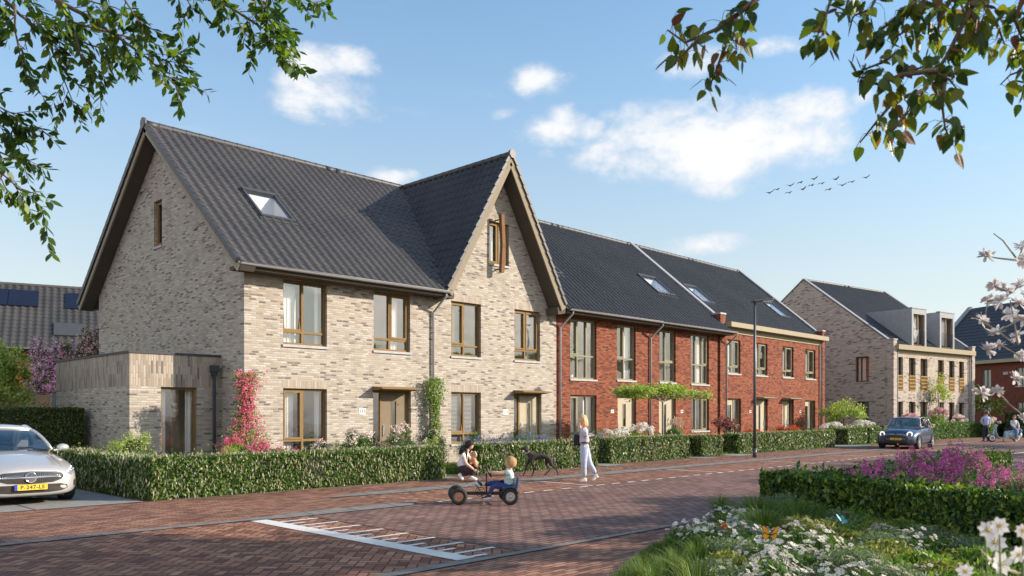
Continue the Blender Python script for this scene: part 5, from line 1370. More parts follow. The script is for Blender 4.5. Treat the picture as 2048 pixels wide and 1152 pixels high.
def leafy_plant(seed, name, lab, leaf, rad, h, size, asp, n, group, upv=.4):
    r = np.random.default_rng(seed); t = thing(name, lab, 'plant', (0,0,0), 0, group)
    P, N = clump_points(n, (0,0,h*.45), (rad,rad,h*.5), r, 18, .45); P[:,2] = np.maximum(P[:,2], .01); f = Fol(); f.add(leaves(P, N, size, asp, r, up=(0,0,upv))); f.build('foliage', [leaf], t)
    return t
def tuft(seed, lab, n, h, rad, group):
    r = np.random.default_rng(seed); t = thing('grass_tuft', lab, 'grass', (0,0,0), 0, group); V = []; F = []
    for k in range(n):
        a = r.random()*6.28; q = r.random()*.07; b = np.array([math.cos(a)*q, math.sin(a)*q, 0]); d = np.array([math.cos(a), math.sin(a), 0]); L = h*r.uniform(.6,1.1); bend = rad*r.uniform(.3,1.1); w = .0035; sd = np.array([-d[1], d[0], 0])*w
        p = [b, b+d*bend*.18+np.array([0,0,L*.45]), b+d*bend*.55+np.array([0,0,L*.82]), b+d*bend*1.05+np.array([0,0,L*.93])]
        i = len(V)
        for j, (pp, ww) in enumerate(zip(p, (1,1,.8,.12))): V += [pp-sd*ww, pp+sd*ww]
        for j in range(3): F.append([i+2*j, i+2*j+1, i+2*j+3, i+2*j+2])
    npmesh('blades', np.array(V), np.array(F), ['grass_blade'], parent=t)
    return t
protos = {
 'd': [daisy_plant(1), daisy_plant(2, 40, .28, .38), daisy_plant(3, 26, .3, .3, 'sage_leaf')],
 's': [leafy_plant(4, 'silver_leaved_plant', 'grey-green feathery plant in the foreground bed', 'sage_leaf', .30, .36, .035, .35, 2600, 'grey-green plants in the foreground bed')],
 'l': [leafy_plant(5, 'leafy_plant', 'yellow-green leafy plant in the foreground bed', 'fresh_leaf', .32, .36, .075, .32, 1500, 'leafy plants in the foreground bed'), leafy_plant(6, 'leafy_plant', 'yellow-green leafy plant in the foreground bed', 'yellowish_leaf', .32, .32, .07, .32, 1500, 'leafy plants in the foreground bed')],
 'g': [tuft(7, 'arching green grass tuft at the edge of the foreground bed', 260, .48, .38, 'grass tufts in the foreground bed')],
}
used = set()
def put(kind, x, y, s=1.0, rz=None, r=nrg):
    pr = protos[kind][int(r.integers(0, len(protos[kind])))]
    o = pr if id(pr) not in used else copy_tree(pr)
    used.add(id(pr)); o.location = (x, y, 0); o.rotation_euler.z = r.random()*6.28; o.scale = (s, s, s*r.uniform(.9, 1.1)); return o
def gpt(px, py, z=0.25): 
    v = -(py-826)/1622.0; d = (z-1.67)/v; p = spot(px, py, d); return p.x, p.y
bedr = np.random.default_rng(77)
def inbed(x, y): return (x > 5.6 and y < 6.0 and y < 3.66+(x-5.9)*.42 and y < 5.75 and x < 12.2-(6.2-y)*.5 and y > .9+(x-7)*.12)
pts_ = []
for i in range(4000):
    x = bedr.uniform(5.6, 12.3); y = bedr.uniform(.8, 6.1)
    if not inbed(x, y): continue
    if any((x-a)**2+(y-b)**2 < .30**2 for a, b, _ in pts_): continue
    d = x*CW+y*SW; l = x*SW-y*CW; px = 1024+1622*l/d; py = 826+1622*1.42/d
    if px < 1100 or px > 2200 or py > 1330: continue
    if px < 1230: k = 'g'
    elif px < 1440 and py > 1090: k = bedr.choice(['g','g','g','d','s'])
    elif px < 1500: k = bedr.choice(['d','d','s','l'])
    elif px < 1640 and py < 1075: k = bedr.choice(['g','l','s','l'])
    elif px < 1640: k = bedr.choice(['d','d','d','l','l'])
    elif px < 1850: k = bedr.choice(['d','d','l','l','s'])
    else: k = bedr.choice(['l','l','l','s'])
    pts_.append((x, y, k))
for (x, y, k) in pts_: put(k, x, y, bedr.uniform(.7, 1.25), r=bedr)
for (px, py) in ((1470,1045),(1510,1038),(1560,1040),(1600,1045),(1440,1030),(1545,1050)): x, y = gpt(px, py, .1); put('g', x, y, .9, r=bedr)
for (px, py) in ((1290,1175),(1330,1165),(1310,1190),(1355,1150),(1375,1165),(1395,1135),(1420,1120)): x, y = gpt(px, py, .05); put('g', x, y, .72, r=bedr)
for (px, py) in ((1385,1085),(1420,1075),(1450,1062),(1480,1058),(1410,1098),(1465,1085),(1500,1075)): x, y = gpt(px, py, .12); put('d', x, y, 1.0, r=bedr)
# grass verge along the footpath edge and lawn grass (uncountable)
def blades(name, n, fx, h, w=.004, mat='grass_blade', seed=1):
    r = np.random.default_rng(seed); P = fx(n, r); n = len(P); a = r.random(n)*6.28; d = np.stack([np.cos(a), np.sin(a), 0*a], 1); s = np.stack([-np.sin(a), np.cos(a), 0*a], 1)*w; L = (h*r.uniform(.5,1.2,n))[:,None]
    V = np.stack([P-s, P+s, P+d*L*.45+np.array([0,0,1])*L+s*.2, P+d*L*.45+np.array([0,0,1])*L-s*.2], 1).reshape(-1,3)
    o = npmesh(name, V, np.arange(4*n).reshape(-1,4), [mat]); tag(o, kind='stuff'); return o
def edge_pts(n, r):
    x = r.uniform(5.3, 10.4, n); y0 = np.where(x < 5.9, 4.6-(5.9-x)*2.75, np.where(x < 8.2, 4.6+(x-5.9)*.435, 5.6+(x-8.2)*.273)); return np.stack([x, y0-r.random(n)**1.5*1.3+.05, 0*x], 1)
tag(blades('grass', 26000, edge_pts, .085, seed=3), 'short green grass along the footpath edge of the flower bed', 'grass')
tag(blades('lawn_grass', 30000, lambda n, r: np.stack([r.uniform(21, 34, n), r.uniform(0, 5.6, n), np.full(n, .008)], 1), .09, .010, seed=4), 'mown grass around the pale path at right', 'grass')
tag(blades('garden_grass', 26000, lambda n, r: np.stack([r.uniform(6.3, 30, n), r.uniform(16.5, 19.6, n), np.full(n, .006)], 1), .10, .010, seed=5), 'grass in the front gardens behind the hedges', 'grass')

# --- tall white flowers right by the camera
t = thing('cosmos_plant', 'tall white flowers at the bottom right corner, nearest to the camera', 'flowers', tuple(spot(2050, 1150, 1.75)[:2])+(0,))
o0 = Vector(t.location); r_ = np.random.default_rng(8); g = Fol(); mb = MB(); ms = MB()
for (px, py, rp) in ((1975,1060,26),(1998,1052,24),(1990,1085,28),(1972,1112,27),(2002,1128,32),(2038,1110,26),(2046,1062,20),(1930,1143,22),(2030,1145,26)):
    d = 1.75+r_.uniform(-.08,.12); c = spot(px, py, d)-o0; n_ = Vector((-.5,-.4,.55))+Vector(r_.normal(0,.45,3)); daisy_head(g, c, n_, rp/1622*d*.80, r_, 0, 8, .55); mb.ball(tuple(c+n_.normalized()*.002), .0035, 8, 5)
    ms.tube([(.02,0,0), tuple(Vector((c.x*.6, c.y*.6, c.z*.5))), tuple(c-n_.normalized()*.01)], [.004,.003,.0018], 5)
g.build('blossom', ['white_petal'], t)['kind'] = 'stuff'; mb.build('flower_eye', ['yellow_eye'], t)['kind'] = 'stuff'; ms.build('stem', ['stem_green'], t)

# --- leafy branches reaching into the sky
def twigged(paths, depth_j, r, sub, sublen, leaf_fn, mbark, thick, droop=.5, minlen=.12):
    """paths: list of point lists (world). leaves are set in pairs on side twigs"""
    C = []; A = []
    for (pts, rad) in paths:
        mbark.tube(pts, [thick*rad*(1-.75*k/(len(pts)-1)) for k in range(len(pts))], 6)
        L = sum((pts[i+1]-pts[i]).length for i in range(len(pts)-1)); n = max(2, int(L/sub))
        for k in range(n):
            s = (k+.5+r.uniform(-.3,.3))/n*(len(pts)-1); i = min(int(s), len(pts)-2); p = pts[i].lerp(pts[i+1], s-i); d = (pts[i+1]-pts[i]).normalized()
            v = Vector(r.normal(0, 1, 3)); v = (v - d*v.dot(d)).normalized(); td = (d*.6+v+Vector((0,0,-droop))).normalized(); tl = sublen*r.uniform(.5,1.15)
            q1 = p+td*tl*.5; q2 = p+td*tl+Vector((0,0,-tl*.25*droop)); mbark.tube([p,q1,q2], [.0035,.0025,.0012], 4, cap=False)
            leaf_fn(p, q1, q2, tl, C, A)
        leaf_fn(pts[-2], pts[-2].lerp(pts[-1], .5), pts[-1], (pts[-1]-pts[-2]).length, C, A)
    return np.array(C), np.array(A)
def lp(p, q): return [Vector(p).lerp(Vector(q), k/4) for k in range(5)]
def ash():
    r = np.random.default_rng(31); base = spot(-900, 826, 4.6); base.z = 0
    t = thing('overhanging_tree', 'leafy tree at the upper left, its branches reaching over the beige gable', 'tree', tuple(base)); mb = MB()
    D_ = 5.2; S_ = lambda px, py, d=D_: spot(px, py, d)-base
    raw = [[(30,-60),(60,20),(110,60),(180,90),(260,110)], [(110,0),(170,30),(230,70),(300,120),(365,185)], [(60,20),(95,80),(120,140),(140,190),(155,225)], [(-40,-60),(0,-10),(40,30),(80,60),(130,90)], [(130,40),(200,60),(260,75),(320,120),(375,128)],
           [(200,-40),(250,0),(275,40),(290,70)], [(30,10),(30,60),(40,110),(50,150)], [(150,60),(160,110),(190,140),(215,160)], [(80,-30),(150,-5),(230,15),(285,40)],
           [(340,-80),(400,-20),(470,20),(530,60),(570,125)], [(420,-50),(450,-10),(480,50),(510,95)], [(520,-60),(560,-25),(600,-5),(635,8)], [(480,-50),(520,0),(545,50),(560,90)], [(350,-20),(375,0),(385,20)], [(540,-30),(530,20),(540,60)],
           [(-80,170),(-30,200),(20,225),(62,246)], [(-80,200),(-20,235),(20,250),(45,262)], [(-60,275),(-10,300),(40,322),(84,335)], [(-60,300),(-10,335),(30,370),(88,418)], [(-40,330),(0,352),(15,385),(25,400)], [(-60,215),(-10,265),(10,275),(20,280)]]
    paths = []
    for i, p in enumerate(raw):
        dd = D_+r.uniform(-.35,.35); paths.append(([S_(x, y, dd+.05*k) for k, (x, y) in enumerate(p)], .8 if i in (0,1,3,9) else .45))
    def lf(p, q1, q2, tl, C, A):
        n = max(4, int(tl/.028)); 
        for k in range(n):
            s = (k+1)/n; pt = p.lerp(q1, s*2) if s < .5 else q1.lerp(q2, s*2-1); d = (q2-p).normalized()
            for sg in (-1, 1):
                v = Vector(r.normal(0,1,3)); side = d.cross(v).normalized()*sg; a = (d*.75+side+Vector((0,0,-.35))).normalized(); C.append(tuple(pt+a*.036)); A.append(tuple(a))
    C, A = twigged(paths, 0, r, .068, .24, lf, mb, .018, .45)
    n = len(C); N = unit(r.normal(0,.5,(n,3))+np.array((.3,-.3,1.0))); N = unit(N-A*np.sum(N*A,1,keepdims=True)); B = np.cross(N, A); s = r.uniform(.056,.082,n)[:,None]; w = s*.25
    V = np.stack([C-A*s*.5, C-A*s*.12+B*w-N*s*.03, C+A*s*.22+B*w*.8-N*s*.05, C+A*s*.55-N*s*.12, C+A*s*.22-B*w*.8-N*s*.05, C-A*s*.12-B*w-N*s*.03], 1).reshape(-1,3)
    npmesh('crown', V, np.arange(6*n).reshape(-1,6), ['ash_leaf'], parent=t)
    P, N2 = clump_points(5000, (.2,.3,6.9), (2.4,2.4,1.3), r, 40, .25); P = P[P[:,2] > 6.0]
    f = Fol(); f.add(leaves(P, P*0+np.array((0,0,1.0)), .1, .45, r)); f.build('upper_crown', ['ash_leaf'], t)
    mb.tube([(0,0,0),(.05,.05,2.2),(0,.1,4.4),(.1,.2,6.6)], [.17,.13,.11,.06], 10)
    for (px, py) in ((30,-60),(340,-80),(-40,-60),(-80,200),(-60,300),(520,-60)):
        e = S_(px, py, D_); z0 = min(4.4, max(2.0, e.z-.9)); mb.tube([(0,.05,z0), tuple(Vector((e.x*.5, e.y*.5, z0+(e.z-z0)*.65))), tuple(e)], [.05,.032,.018], 7)
    mb.build('trunk', ['bark'], t)
ash()
def maple():
    r = np.random.default_rng(32); base = spot(3300, 826, 3.1); base.z = 0
    t = thing('overhanging_tree', 'broad-leaved tree at the upper right with toothed green and reddish leaves', 'tree', tuple(base)); mb = MB(); D_ = 3.35
    S_ = lambda px, py, d=D_: spot(px, py, d)-base
    groups = [  # (twig points, leaf count, spread in px)
        ([(1530,-15),(1480,25),(1430,60),(1370,85),(1335,60)], 19, 30), ([(1475,30),(1465,80),(1490,90)], 13, 30), ([(1455,75),(1440,120),(1425,160),(1412,178)], 11, 24), ([(1400,75),(1365,110),(1340,120)], 7, 20),
        ([(1665,-10),(1645,50),(1625,90)], 9, 22), ([(1640,50),(1665,80),(1640,110)], 7, 22), ([(1700,-10),(1690,20),(1660,10)], 4, 18),
        ([(1960,-15),(1925,50),(1895,110),(1875,140),(1850,180),(1815,225)], 26, 34), ([(1875,140),(1800,150),(1760,170),(1725,160)], 16, 26), ([(1800,100),(1765,125),(1725,140),(1715,165)], 13, 22), ([(1890,165),(1885,215),(1890,255),(1905,290)], 15, 26), ([(1870,145),(1900,160),(1915,180)], 6, 16),
        ([(1850,180),(1790,200),(1760,235),(1720,285)], 16, 26), ([(1890,240),(1930,255)], 4, 14), ([(1815,225),(1780,265),(1770,285)], 8, 22),
        ([(1760,-20),(1740,20),(1710,30),(1700,45)], 12, 28), ([(1850,-15),(1800,30),(1760,60),(1740,90)], 22, 32), ([(1850,0),(1830,50),(1790,75)], 16, 30), ([(1905,-10),(1880,40),(1870,90)], 16, 32), ([(1960,0),(1990,40),(2010,90)], 20, 32), ([(2048,-10),(2030,40),(2045,80)], 18, 30), ([(1940,20),(1960,60),(1950,80)], 12, 28), ([(1990,-20),(1940,-5),(1890,5)], 20, 30), ([(2080,60),(2050,100),(2030,110)], 8, 24),
        ([(2090,100),(2060,135),(2020,150),(2000,170)], 6, 18), ([(2080,130),(2050,170),(2040,205)], 6, 16)]
    V = []; F = []; MI = []
    # toothed leaf outline
    prof = [(0,0),(.04,.18),(.02,.24),(.10,.34),(.09,.38),(.22,.42),(.21,.45),(.36,.44),(.36,.46),(.50,.40),(.50,.42),(.64,.32),(.65,.33),(.77,.22),(.78,.23),(.88,.12),(1.0,0)]
    prof = [(a, b*(.70-.12*a)*(1.10 if i % 2 else .86)) for i, (a, b) in enumerate(prof)]
    def leaf(c, ax, nm, s):
        ax = ax.normalized(); nm = (nm-ax*nm.dot(ax)).normalized(); b = nm.cross(ax)
        cup = r.uniform(.05,.22)
        for sg in (-1, 1):
            i = len(V); m = len(prof)
            for (x, y) in prof: V.append(tuple(c+ax*(x*s)+b*(sg*y*s)-nm*(s*(cup*y+.18*x*x))))
            F.append(tuple(range(i, i+m)) if sg == 1 else tuple(reversed(range(i, i+m)))); MI.append(0)
    for (pp, n, spr) in groups:
        n = int(n*1.6)
        dd = D_+r.uniform(-.25,.3); P = [S_(x, y, dd+.03*k) for k, (x, y) in enumerate(pp)]
        mb.tube(P, [.007*(1-.7*k/(len(P)-1))*(1.6 if n > 24 else 1) for k in range(len(P))], 6)
        for k in range(n):
            s = (k+r.random())/n*(len(P)-1); i = min(int(s), len(P)-2); p = P[i].lerp(P[i+1], s-i); off = Vector(r.normal(0,1,3))*(spr/1622*D_*.55)
            c = p+off; mb.tube([p, p+off*.6+Vector((0,0,.01)), c], [.0016,.0012,.001], 3, cap=False)
            ax = off.normalized()*.6+Vector((0,0,-.9))+Vector(r.normal(0,.45,3)); leaf(c, ax, Vector((-CW*.3,-SW*.3,.6))+Vector(r.normal(0,.5,3)), r.uniform(.052,.080))
    me = D.meshes.new('crown'); me.from_pydata(V, [], F); me.materials.append(MATS['maple_leaf']); me.update()
    # join both halves of each leaf along the midrib so that they share one colour
    bm = bmesh.new(); bm.from_mesh(me); bmesh.ops.remove_doubles(bm, verts=bm.verts, dist=1e-5); bm.to_mesh(me); bm.free(); link('crown', me, t)
    P, N2 = clump_points(3800, (-.3,0,5.2), (2.2,2.2,1.0), r, 40, .28); d = (P[:,0]+base.x)*CW+(P[:,1]+base.y)*SW; P = P[(P[:,2]-1.67)/np.maximum(d,.1) > .60]
    f = Fol(); f.add(leaves(P, P*0+np.array((0,0,1.0)), .11, .7, r)); f.build('upper_crown', ['maple_leaf'], t)
    mb.tube([(0,0,0),(.05,0,1.8),(0,.05,3.2),(.1,0,4.8)], [.13,.11,.08,.04], 10)
    for (px, py) in ((1960,-15),(1530,-15),(1665,-10),(1850,-15),(2090,100)):
        e = S_(px, py, D_); mb.tube([(0,.05,2.6), tuple(Vector((e.x*.45, e.y*.45, 2.6+(e.z-2.6)*.8+.25))), tuple(e)], [.03,.018,.008], 7)
    mb.build('trunk', ['bark'], t)
maple()
# --- magnolia
def magnolia():
    r = np.random.default_rng(33); base = spot(2420, 826, 4.1); base.z = 0
    t = thing('magnolia_tree', 'white-blossomed magnolia at the right edge, bare grey twigs', 'tree', tuple(base)); mb = MB(); D_ = 4.0; S_ = lambda px, py, d=D_: spot(px, py, d)-base
    fl = [(1972,512,23,4.0),(2046,492,26,4.1),(2050,520,22,3.9),(1988,572,20,4.2),(2012,580,24,4.0),(2040,568,22,4.1),(2003,603,26,3.9),(1975,600,18,4.2),(2036,606,24,4.0),(2050,590,22,4.2),(2020,628,22,4.2),(2046,640,20,4.0),(1962,640,24,3.8),(1992,664,25,3.9),(1975,700,24,4.0),(2036,672,23,4.1),(2000,690,18,4.0),(2044,712,18,4.1),(2030,757,24,3.9),(1964,786,25,3.8),(1994,782,18,3.9),(2048,838,18,3.9)]
    mesh = []
    for k in range(4):
        g = Fol(); V = []; F = []; i = 0
        for j in range(26):
            an = j*2.4; el = r.uniform(-.25, .95); d = Vector((math.cos(an)*math.cos(el), math.sin(an)*math.cos(el), math.sin(el))); s = d.cross(Vector((0,0,1))).normalized(); L = r.uniform(.045,.062); w = .0105; u = Vector((0,0,1)); cv = r.uniform(-.02,.012)
            pts = [d*.004, d*L*.4+s*w*.8+u*cv*.1, d*L*.8+s*w+u*cv*.6, d*L+u*cv, d*L*.8-s*w+u*cv*.6, d*L*.4-s*w*.8+u*cv*.1]
            V += [tuple(p) for p in pts]; F.append([i+q for q in range(6)]); i += 6
        mesh.append((np.array(V), np.array(F)))
    first = [None]*4
    for n, (px, py, rp, d) in enumerate(fl):
        k = n % 4
        if first[k] is None: o = npmesh('flower', mesh[k][0], mesh[k][1], ['magnolia_petal'], parent=t); first[k] = o.data
        else: o = link('flower', first[k], t)
        o.location = S_(px, py, d); s = .72*rp/1622*d/.052; o.scale = (s, s, s); o.rotation_euler = (r.uniform(.2,1.2), r.uniform(-.6,.6), r.random()*6)
    tw = [[(1987,467),(2006,481),(2036,521),(2075,560)],[(1972,513),(2000,517),(2036,521)],[(2036,521),(2046,495)],[(2075,560),(2036,575),(2003,600),(1975,602)],[(2040,568),(2012,582),(1988,572)],[(2080,620),(2040,640),(1995,662),(1962,641)],[(2030,690),(2000,665)],[(2085,700),(2040,712),(2000,690),(1975,700)],[(2080,780),(2056,740),(2030,757)],[(2090,850),(2046,830),(2020,810),(1994,782),(1964,786)],[(2020,600),(2030,650),(2036,690)],[(1975,600),(1970,640),(1985,660)]]
    for p in tw: mb.tube([S_(x, y, D_) for (x, y) in p], [.006*(.4+.6*abs(k/(len(p)-1)-(p[0][0] < p[-1][0]) * 0)) for k in range(len(p))], 5)
    top = S_(2075, 560); mb.tube([(0,0,0),(-.05,0,1.0),(-.1,.05,2.0),(-.1,0,3.0)], [.05,.04,.03,.015], 8)
    for (px, py) in ((2075,560),(2080,620),(2085,700),(2080,780),(2090,850)): e = S_(px, py); mb.tube([(-.05,0,max(.8,e.z-.55)), tuple(Vector((e.x*.6,e.y*.6,e.z-.12))), tuple(e)], [.018,.012,.006], 6)
    mb.build('trunk', ['pale_bark'], t)
magnolia()
# --- street trees on the camera side, outside the picture; their crowns shade the road
for i, (x, y, rx, rz, z) in enumerate(((13.0,.1,1.9,.8,5.0),(15.4,-1.9,2.3,1.0,7.3),(17.2,-4.3,2.4,1.0,7.2),(14.7,-1.0,1.3,.6,4.7),(18.4,-1.9,2.3,.7,4.6),(22.3,-1.6,2.4,.8,4.8),(29.0,-1.8,3.2,1.0,5.2),(37,-1.2,3.6,1.0,5.2),(46,-.5,3.8,1.1,5.3),(56,1.0,4.0,1.2,5.4))):
    tree('street_tree', 'street tree outside the picture at right, ' + ('nearest to the camera','the tall slim one','the tall one set back from the road','second nearest to the camera','third nearest','fourth nearest','fifth nearest','third farthest','second farthest','farthest of all')[i], (x, y, 0), 3.2, (rx, rx*.85, rz), z, 3600, .17, 'mid_leaf', clumps=36, spread=.27, tr=.09, limbs=8)

# --- birds
def bird(wd):
    t = MB(); t.lathe([(0,-.16),(.03,-.12),(.045,-.02),(.04,.07),(.022,.13),(.012,.17),(0,.20)], axis='Y', seg=8)
    b = t.build('bird', ['anthracite']); 
    return b
G = 'flock of birds in the sky'
bp = [(653,1057,0),(697,1038,1),(763,1056,1),(768,1017,0),(825,1000,1),(836,1037,0),(886,1015,1),(897,981,0),(942,1005,1),(981,1038,1),(1016,982,0),(1053,1015,0),(1107,997,1),(1182,973,0)]
bm_ = []
for v in (0, 1):
    m = MB(); m.lathe([(0.001,-.20),(.035,-.15),(.05,-.03),(.045,.07),(.028,.14),(.014,.20),(.001,.24)], axis='Y', seg=8)
    zt = .10 if v == 0 else -.16
    for s in (-1, 1):
        a = [(s*.03,.07,.02),(s*.03,-.09,.02),(s*.22,-.08,.02+(.13 if v else .10)*.6),(s*.22,.07,.02+(.13 if v else .10)*.6)]; e = (s*.44,-.12,.02+(.13 if v else .10)*.6+zt)
        m.quad(*a); m.poly([a[3], a[2], e]); m.quad(*[(p[0],p[1],p[2]-.012) for p in a]); m.poly([(a[3][0],a[3][1],a[3][2]-.012),(a[2][0],a[2][1],a[2][2]-.012),e])
    m.poly([(-.03,-.17,0),(.03,-.17,0),(.05,-.30,0),(-.05,-.30,0)])
    bm_.append(m.mesh('bird', ['anthracite'], fix=False))
BG = [['bird gliding with raised wings in the flock over the far houses', 'bird with lowered wings in the flock over the far houses'][k] for k in (0, 1)]
for (x, y, v) in bp:
    o = link('bird', bm_[v]); o.location = spot(1300+x/2.738, y/2.738, 62+(x % 7)); o.rotation_euler = (0, 0, R(-95)+((x % 5)-2)*.15); s = 1.0 if not v else .85; o.scale = (s,s,s); tag(o, BG[v], 'bird', G+(' with raised wings' if v == 0 else ' with lowered wings'))
# --- butterflies
def butterfly(label, pos, size, c1, c2, rz, spread, tip=None, pitch=.5):
    t = thing('butterfly', label, 'butterfly', tuple(pos), rz); t.rotation_euler = (pitch, 0, rz)
    m = MB(); m.lathe([(.0001,-.35),(.03,-.3),(.04,0),(.035,.25),(.0001,.34)], axis='Y', seg=8); m.v = [tuple(Vector(p)*size) for p in m.v]; m.build('body', ['black_metal'], t)
    fw = [(.03,.05),(.30,.62),(.55,.78),(.72,.70),(.66,.40),(.50,.12),(.05,-.02)]; hw = [(.03,.0),(.48,.08),(.60,-.15),(.52,-.42),(.30,-.55),(.12,-.40)]
    for s in (-1, 1):
        c, d = math.cos(spread)*s, math.sin(spread)
        for nm, pl in (('forewing', fw), ('hindwing', hw)):
            m = MB(); P = lambda a, b, k=1, z=0: (a*c*k*size+z*0, b*k*size, (a*d*k)*size+z)
            m.poly([P(a, b) for a, b in pl], 1); cx = sum(a for a, b in pl)/len(pl); cy = sum(b for a, b in pl)/len(pl)
            for z in (.0008, -.0008): m.poly([P(cx+(a-cx)*.80, cy+(b-cy)*.80, 1, z) for a, b in pl], 0)
            m.build(nm, [c1, c2], t)
simple('orange_wing', (0.75,0.30,0.03), 0.6, var=.25, scale=60); simple('yellow_wing', (0.80,0.45,0.03), 0.6, var=.2, scale=60); simple('blue_wing', (0.12,0.52,0.68), 0.5, var=.1); simple('wing_edge', (0.03,0.02,0.02), 0.6)
butterfly('orange butterfly with black wing tips hovering over the white daisies, the larger one', spot(1541,1070,4.4), .075, 'yellow_wing', 'wing_edge', 2.2, .35, pitch=1.0)
butterfly('small orange butterfly at the left end of the white daisies', spot(1443,1055,5.0), .062, 'orange_wing', 'wing_edge', 1.6, .5, pitch=.6)
butterfly('small turquoise butterfly before the dark box hedge', spot(1683,1044,5.2), .058, 'blue_wing', 'blue_wing', 1.2, .9, pitch=.6)
# ------------------------------------------------------------------ cars
from mathutils.bvhtree import BVHTree
def evaluated(o):
    dg = bpy.context.evaluated_depsgraph_get(); me = D.meshes.new_from_object(o.evaluated_get(dg)); return me
def carpaint(name, col, metal=.55):
    m, n, b = newmat(name); b.inputs['Base Color'].default_value = (*col, 1); b.inputs['Metallic'].default_value = metal; b.inputs['Roughness'].default_value = .32
    b.inputs['Coat Weight'].default_value = 1.0; b.inputs['Coat Roughness'].default_value = .03
carpaint('silver_paint', (0.56,0.55,0.545), .45); carpaint('blue_paint', (0.055,0.085,0.15), .5); carpaint('roof_paint', (0.25,0.29,0.35), .4)
simple('tyre', (0.022,0.022,0.023), .8, bump=.002, bscale=60); simple('alloy', (0.45,0.45,0.46), .3, .8); simple('chrome', (0.75,0.75,0.76), .12, 1.0, .02); simple('car_black', (0.015,0.015,0.017), .4); simple('mesh_black', (0.04,0.035,0.032), .5, .3)
simple('plate_yellow', (0.85,0.55,0.02), .45, var=.03); simple('plate_blue', (0.02,0.05,0.45), .45, var=.03); simple('seat_beige', (0.55,0.50,0.44), .7); simple('headlamp', (0.30,0.32,0.34), .15, .4, .3, 30); simple('daylight_ring', (0.95,0.95,0.97), .3); MATS['daylight_ring'].node_tree.nodes['Principled BSDF'].inputs['Emission Color'].default_value = (1,1,1,1); MATS['daylight_ring'].node_tree.nodes['Principled BSDF'].inputs['Emission Strength'].default_value = .45; simple('exhaust', (0.5,0.3,0.18), .3, .6)
def car_body(stations, wheels, paint):
    """stations: (x, halfwidth, z_bottom, z_shoulder, z_top, crown)"""
    V = []; F = []
    prof = lambda w, zb, zs, zt, cr: [(0, zb), (w*.55, zb), (w*.90, zb+.02), (w*.985, zb+.12), (w, zb+(zs-zb)*.5), (w*.985, zs-.06), (w*.90, zs), (w*.62, zt-.01), (w*.3, zt+cr*.6), (0, zt+cr)]
    for (x, w, zb, zs, zt, cr) in stations:
        p = prof(w, zb, zs, zt, cr); V += [(x, y, z) for y, z in p] + [(x, -y, z) for y, z in reversed(p[1:-1])]
    m = 18; n = len(stations)
    for k in range(n-1):
        for j in range(m): F.append((k*m+j, k*m+(j+1) % m, (k+1)*m+(j+1) % m, (k+1)*m+j))
    F.append(tuple(reversed(range(m)))); F.append(tuple((n-1)*m+j for j in range(m)))
    me = D.meshes.new('tmp'); me.from_pydata(V, [], F); me.update()
    bm = bmesh.new(); bm.from_mesh(me); bmesh.ops.recalc_face_normals(bm, faces=bm.faces); bm.to_mesh(me); bm.free()
    o = link('tmp', me); s = o.modifiers.new('s', 'SUBSURF'); s.levels = 2; s.render_levels = 2
    cutters = []
    for (x, y, r) in wheels:
        c = MB(); c.lathe([(r, -.34), (r, .34)], axis='Y', seg=32); cm = c.mesh('cut', ['car_black']); co = link('cut', cm); co.location = (x, y, r*.84); b = o.modifiers.new('b', 'BOOLEAN'); b.object = co; b.operation = 'DIFFERENCE'; b.solver = 'EXACT'; cutters.append(co)
    bpy.context.view_layer.update()
    me2 = evaluated(o); D.objects.remove(o)
    for c in cutters: D.objects.remove(c)
    me2.materials.clear(); me2.materials.append(MATS[paint]); me2.polygons.foreach_set('use_smooth', [True]*len(me2.polygons)); me2.polygons.foreach_set('material_index', [0]*len(me2.polygons))
    try: me2.set_sharp_from_angle(angle=R(40))
    except Exception: pass
    return me2
def bvh_of(me):
    bm = bmesh.new(); bm.from_mesh(me); t = BVHTree.FromBMesh(bm); bm.free(); return t
def cast(bv, a, b, axis, off):
    if axis == 'front': o, d = Vector((4, a, b)), Vector((-1, 0, 0))
    elif axis == 'left': o, d = Vector((a, 3, b)), Vector((0, -1, 0))
    elif axis == 'right': o, d = Vector((a, -3, b)), Vector((0, 1, 0))
    else: o, d = Vector((a, b, 3)), Vector((0, 0, -1))
    h = bv.ray_cast(o, d)
    if h[0] is None: return None
    return h[0] - d*off
def densify(pts, step=.04):
    out = []
    for (a, b) in zip(pts, pts[1:]+pts[:1]):
        L = math.hypot(b[0]-a[0], b[1]-a[1]); n = max(1, int(L/step))
        for k in range(n): out.append((a[0]+(b[0]-a[0])*k/n, a[1]+(b[1]-a[1])*k/n))
    return out
def patch(name, bv, outline, off, mat, parent, axis='front', rings=4, inset=0.0):
    """a panel of the outline laid on the body surface"""
    pts = densify(outline); cx = sum(p[0] for p in pts)/len(pts); cy = sum(p[1] for p in pts)/len(pts); mb = MB(); R_ = []
    c = cast(bv, cx, cy, axis, off-inset)
    for k in range(1, rings+1):
        s = k/rings; row = []
        for (a, b) in pts:
            q = cast(bv, cx+(a-cx)*s, cy+(b-cy)*s, axis, off if k == rings else off-inset); row.append(tuple(q) if q is not None else (row[-1] if row else tuple(c)))
        R_.append(row)
    n = len(pts)
    for j in range(n): mb.poly([tuple(c), R_[0][j], R_[0][(j+1) % n]], 0, True)
    for k in range(rings-1):
        for j in range(n): mb.quad(R_[k][j], R_[k+1][j], R_[k+1][(j+1) % n], R_[k][(j+1) % n], 0, True)
    return mb.build(name, [mat], parent, fix=True)
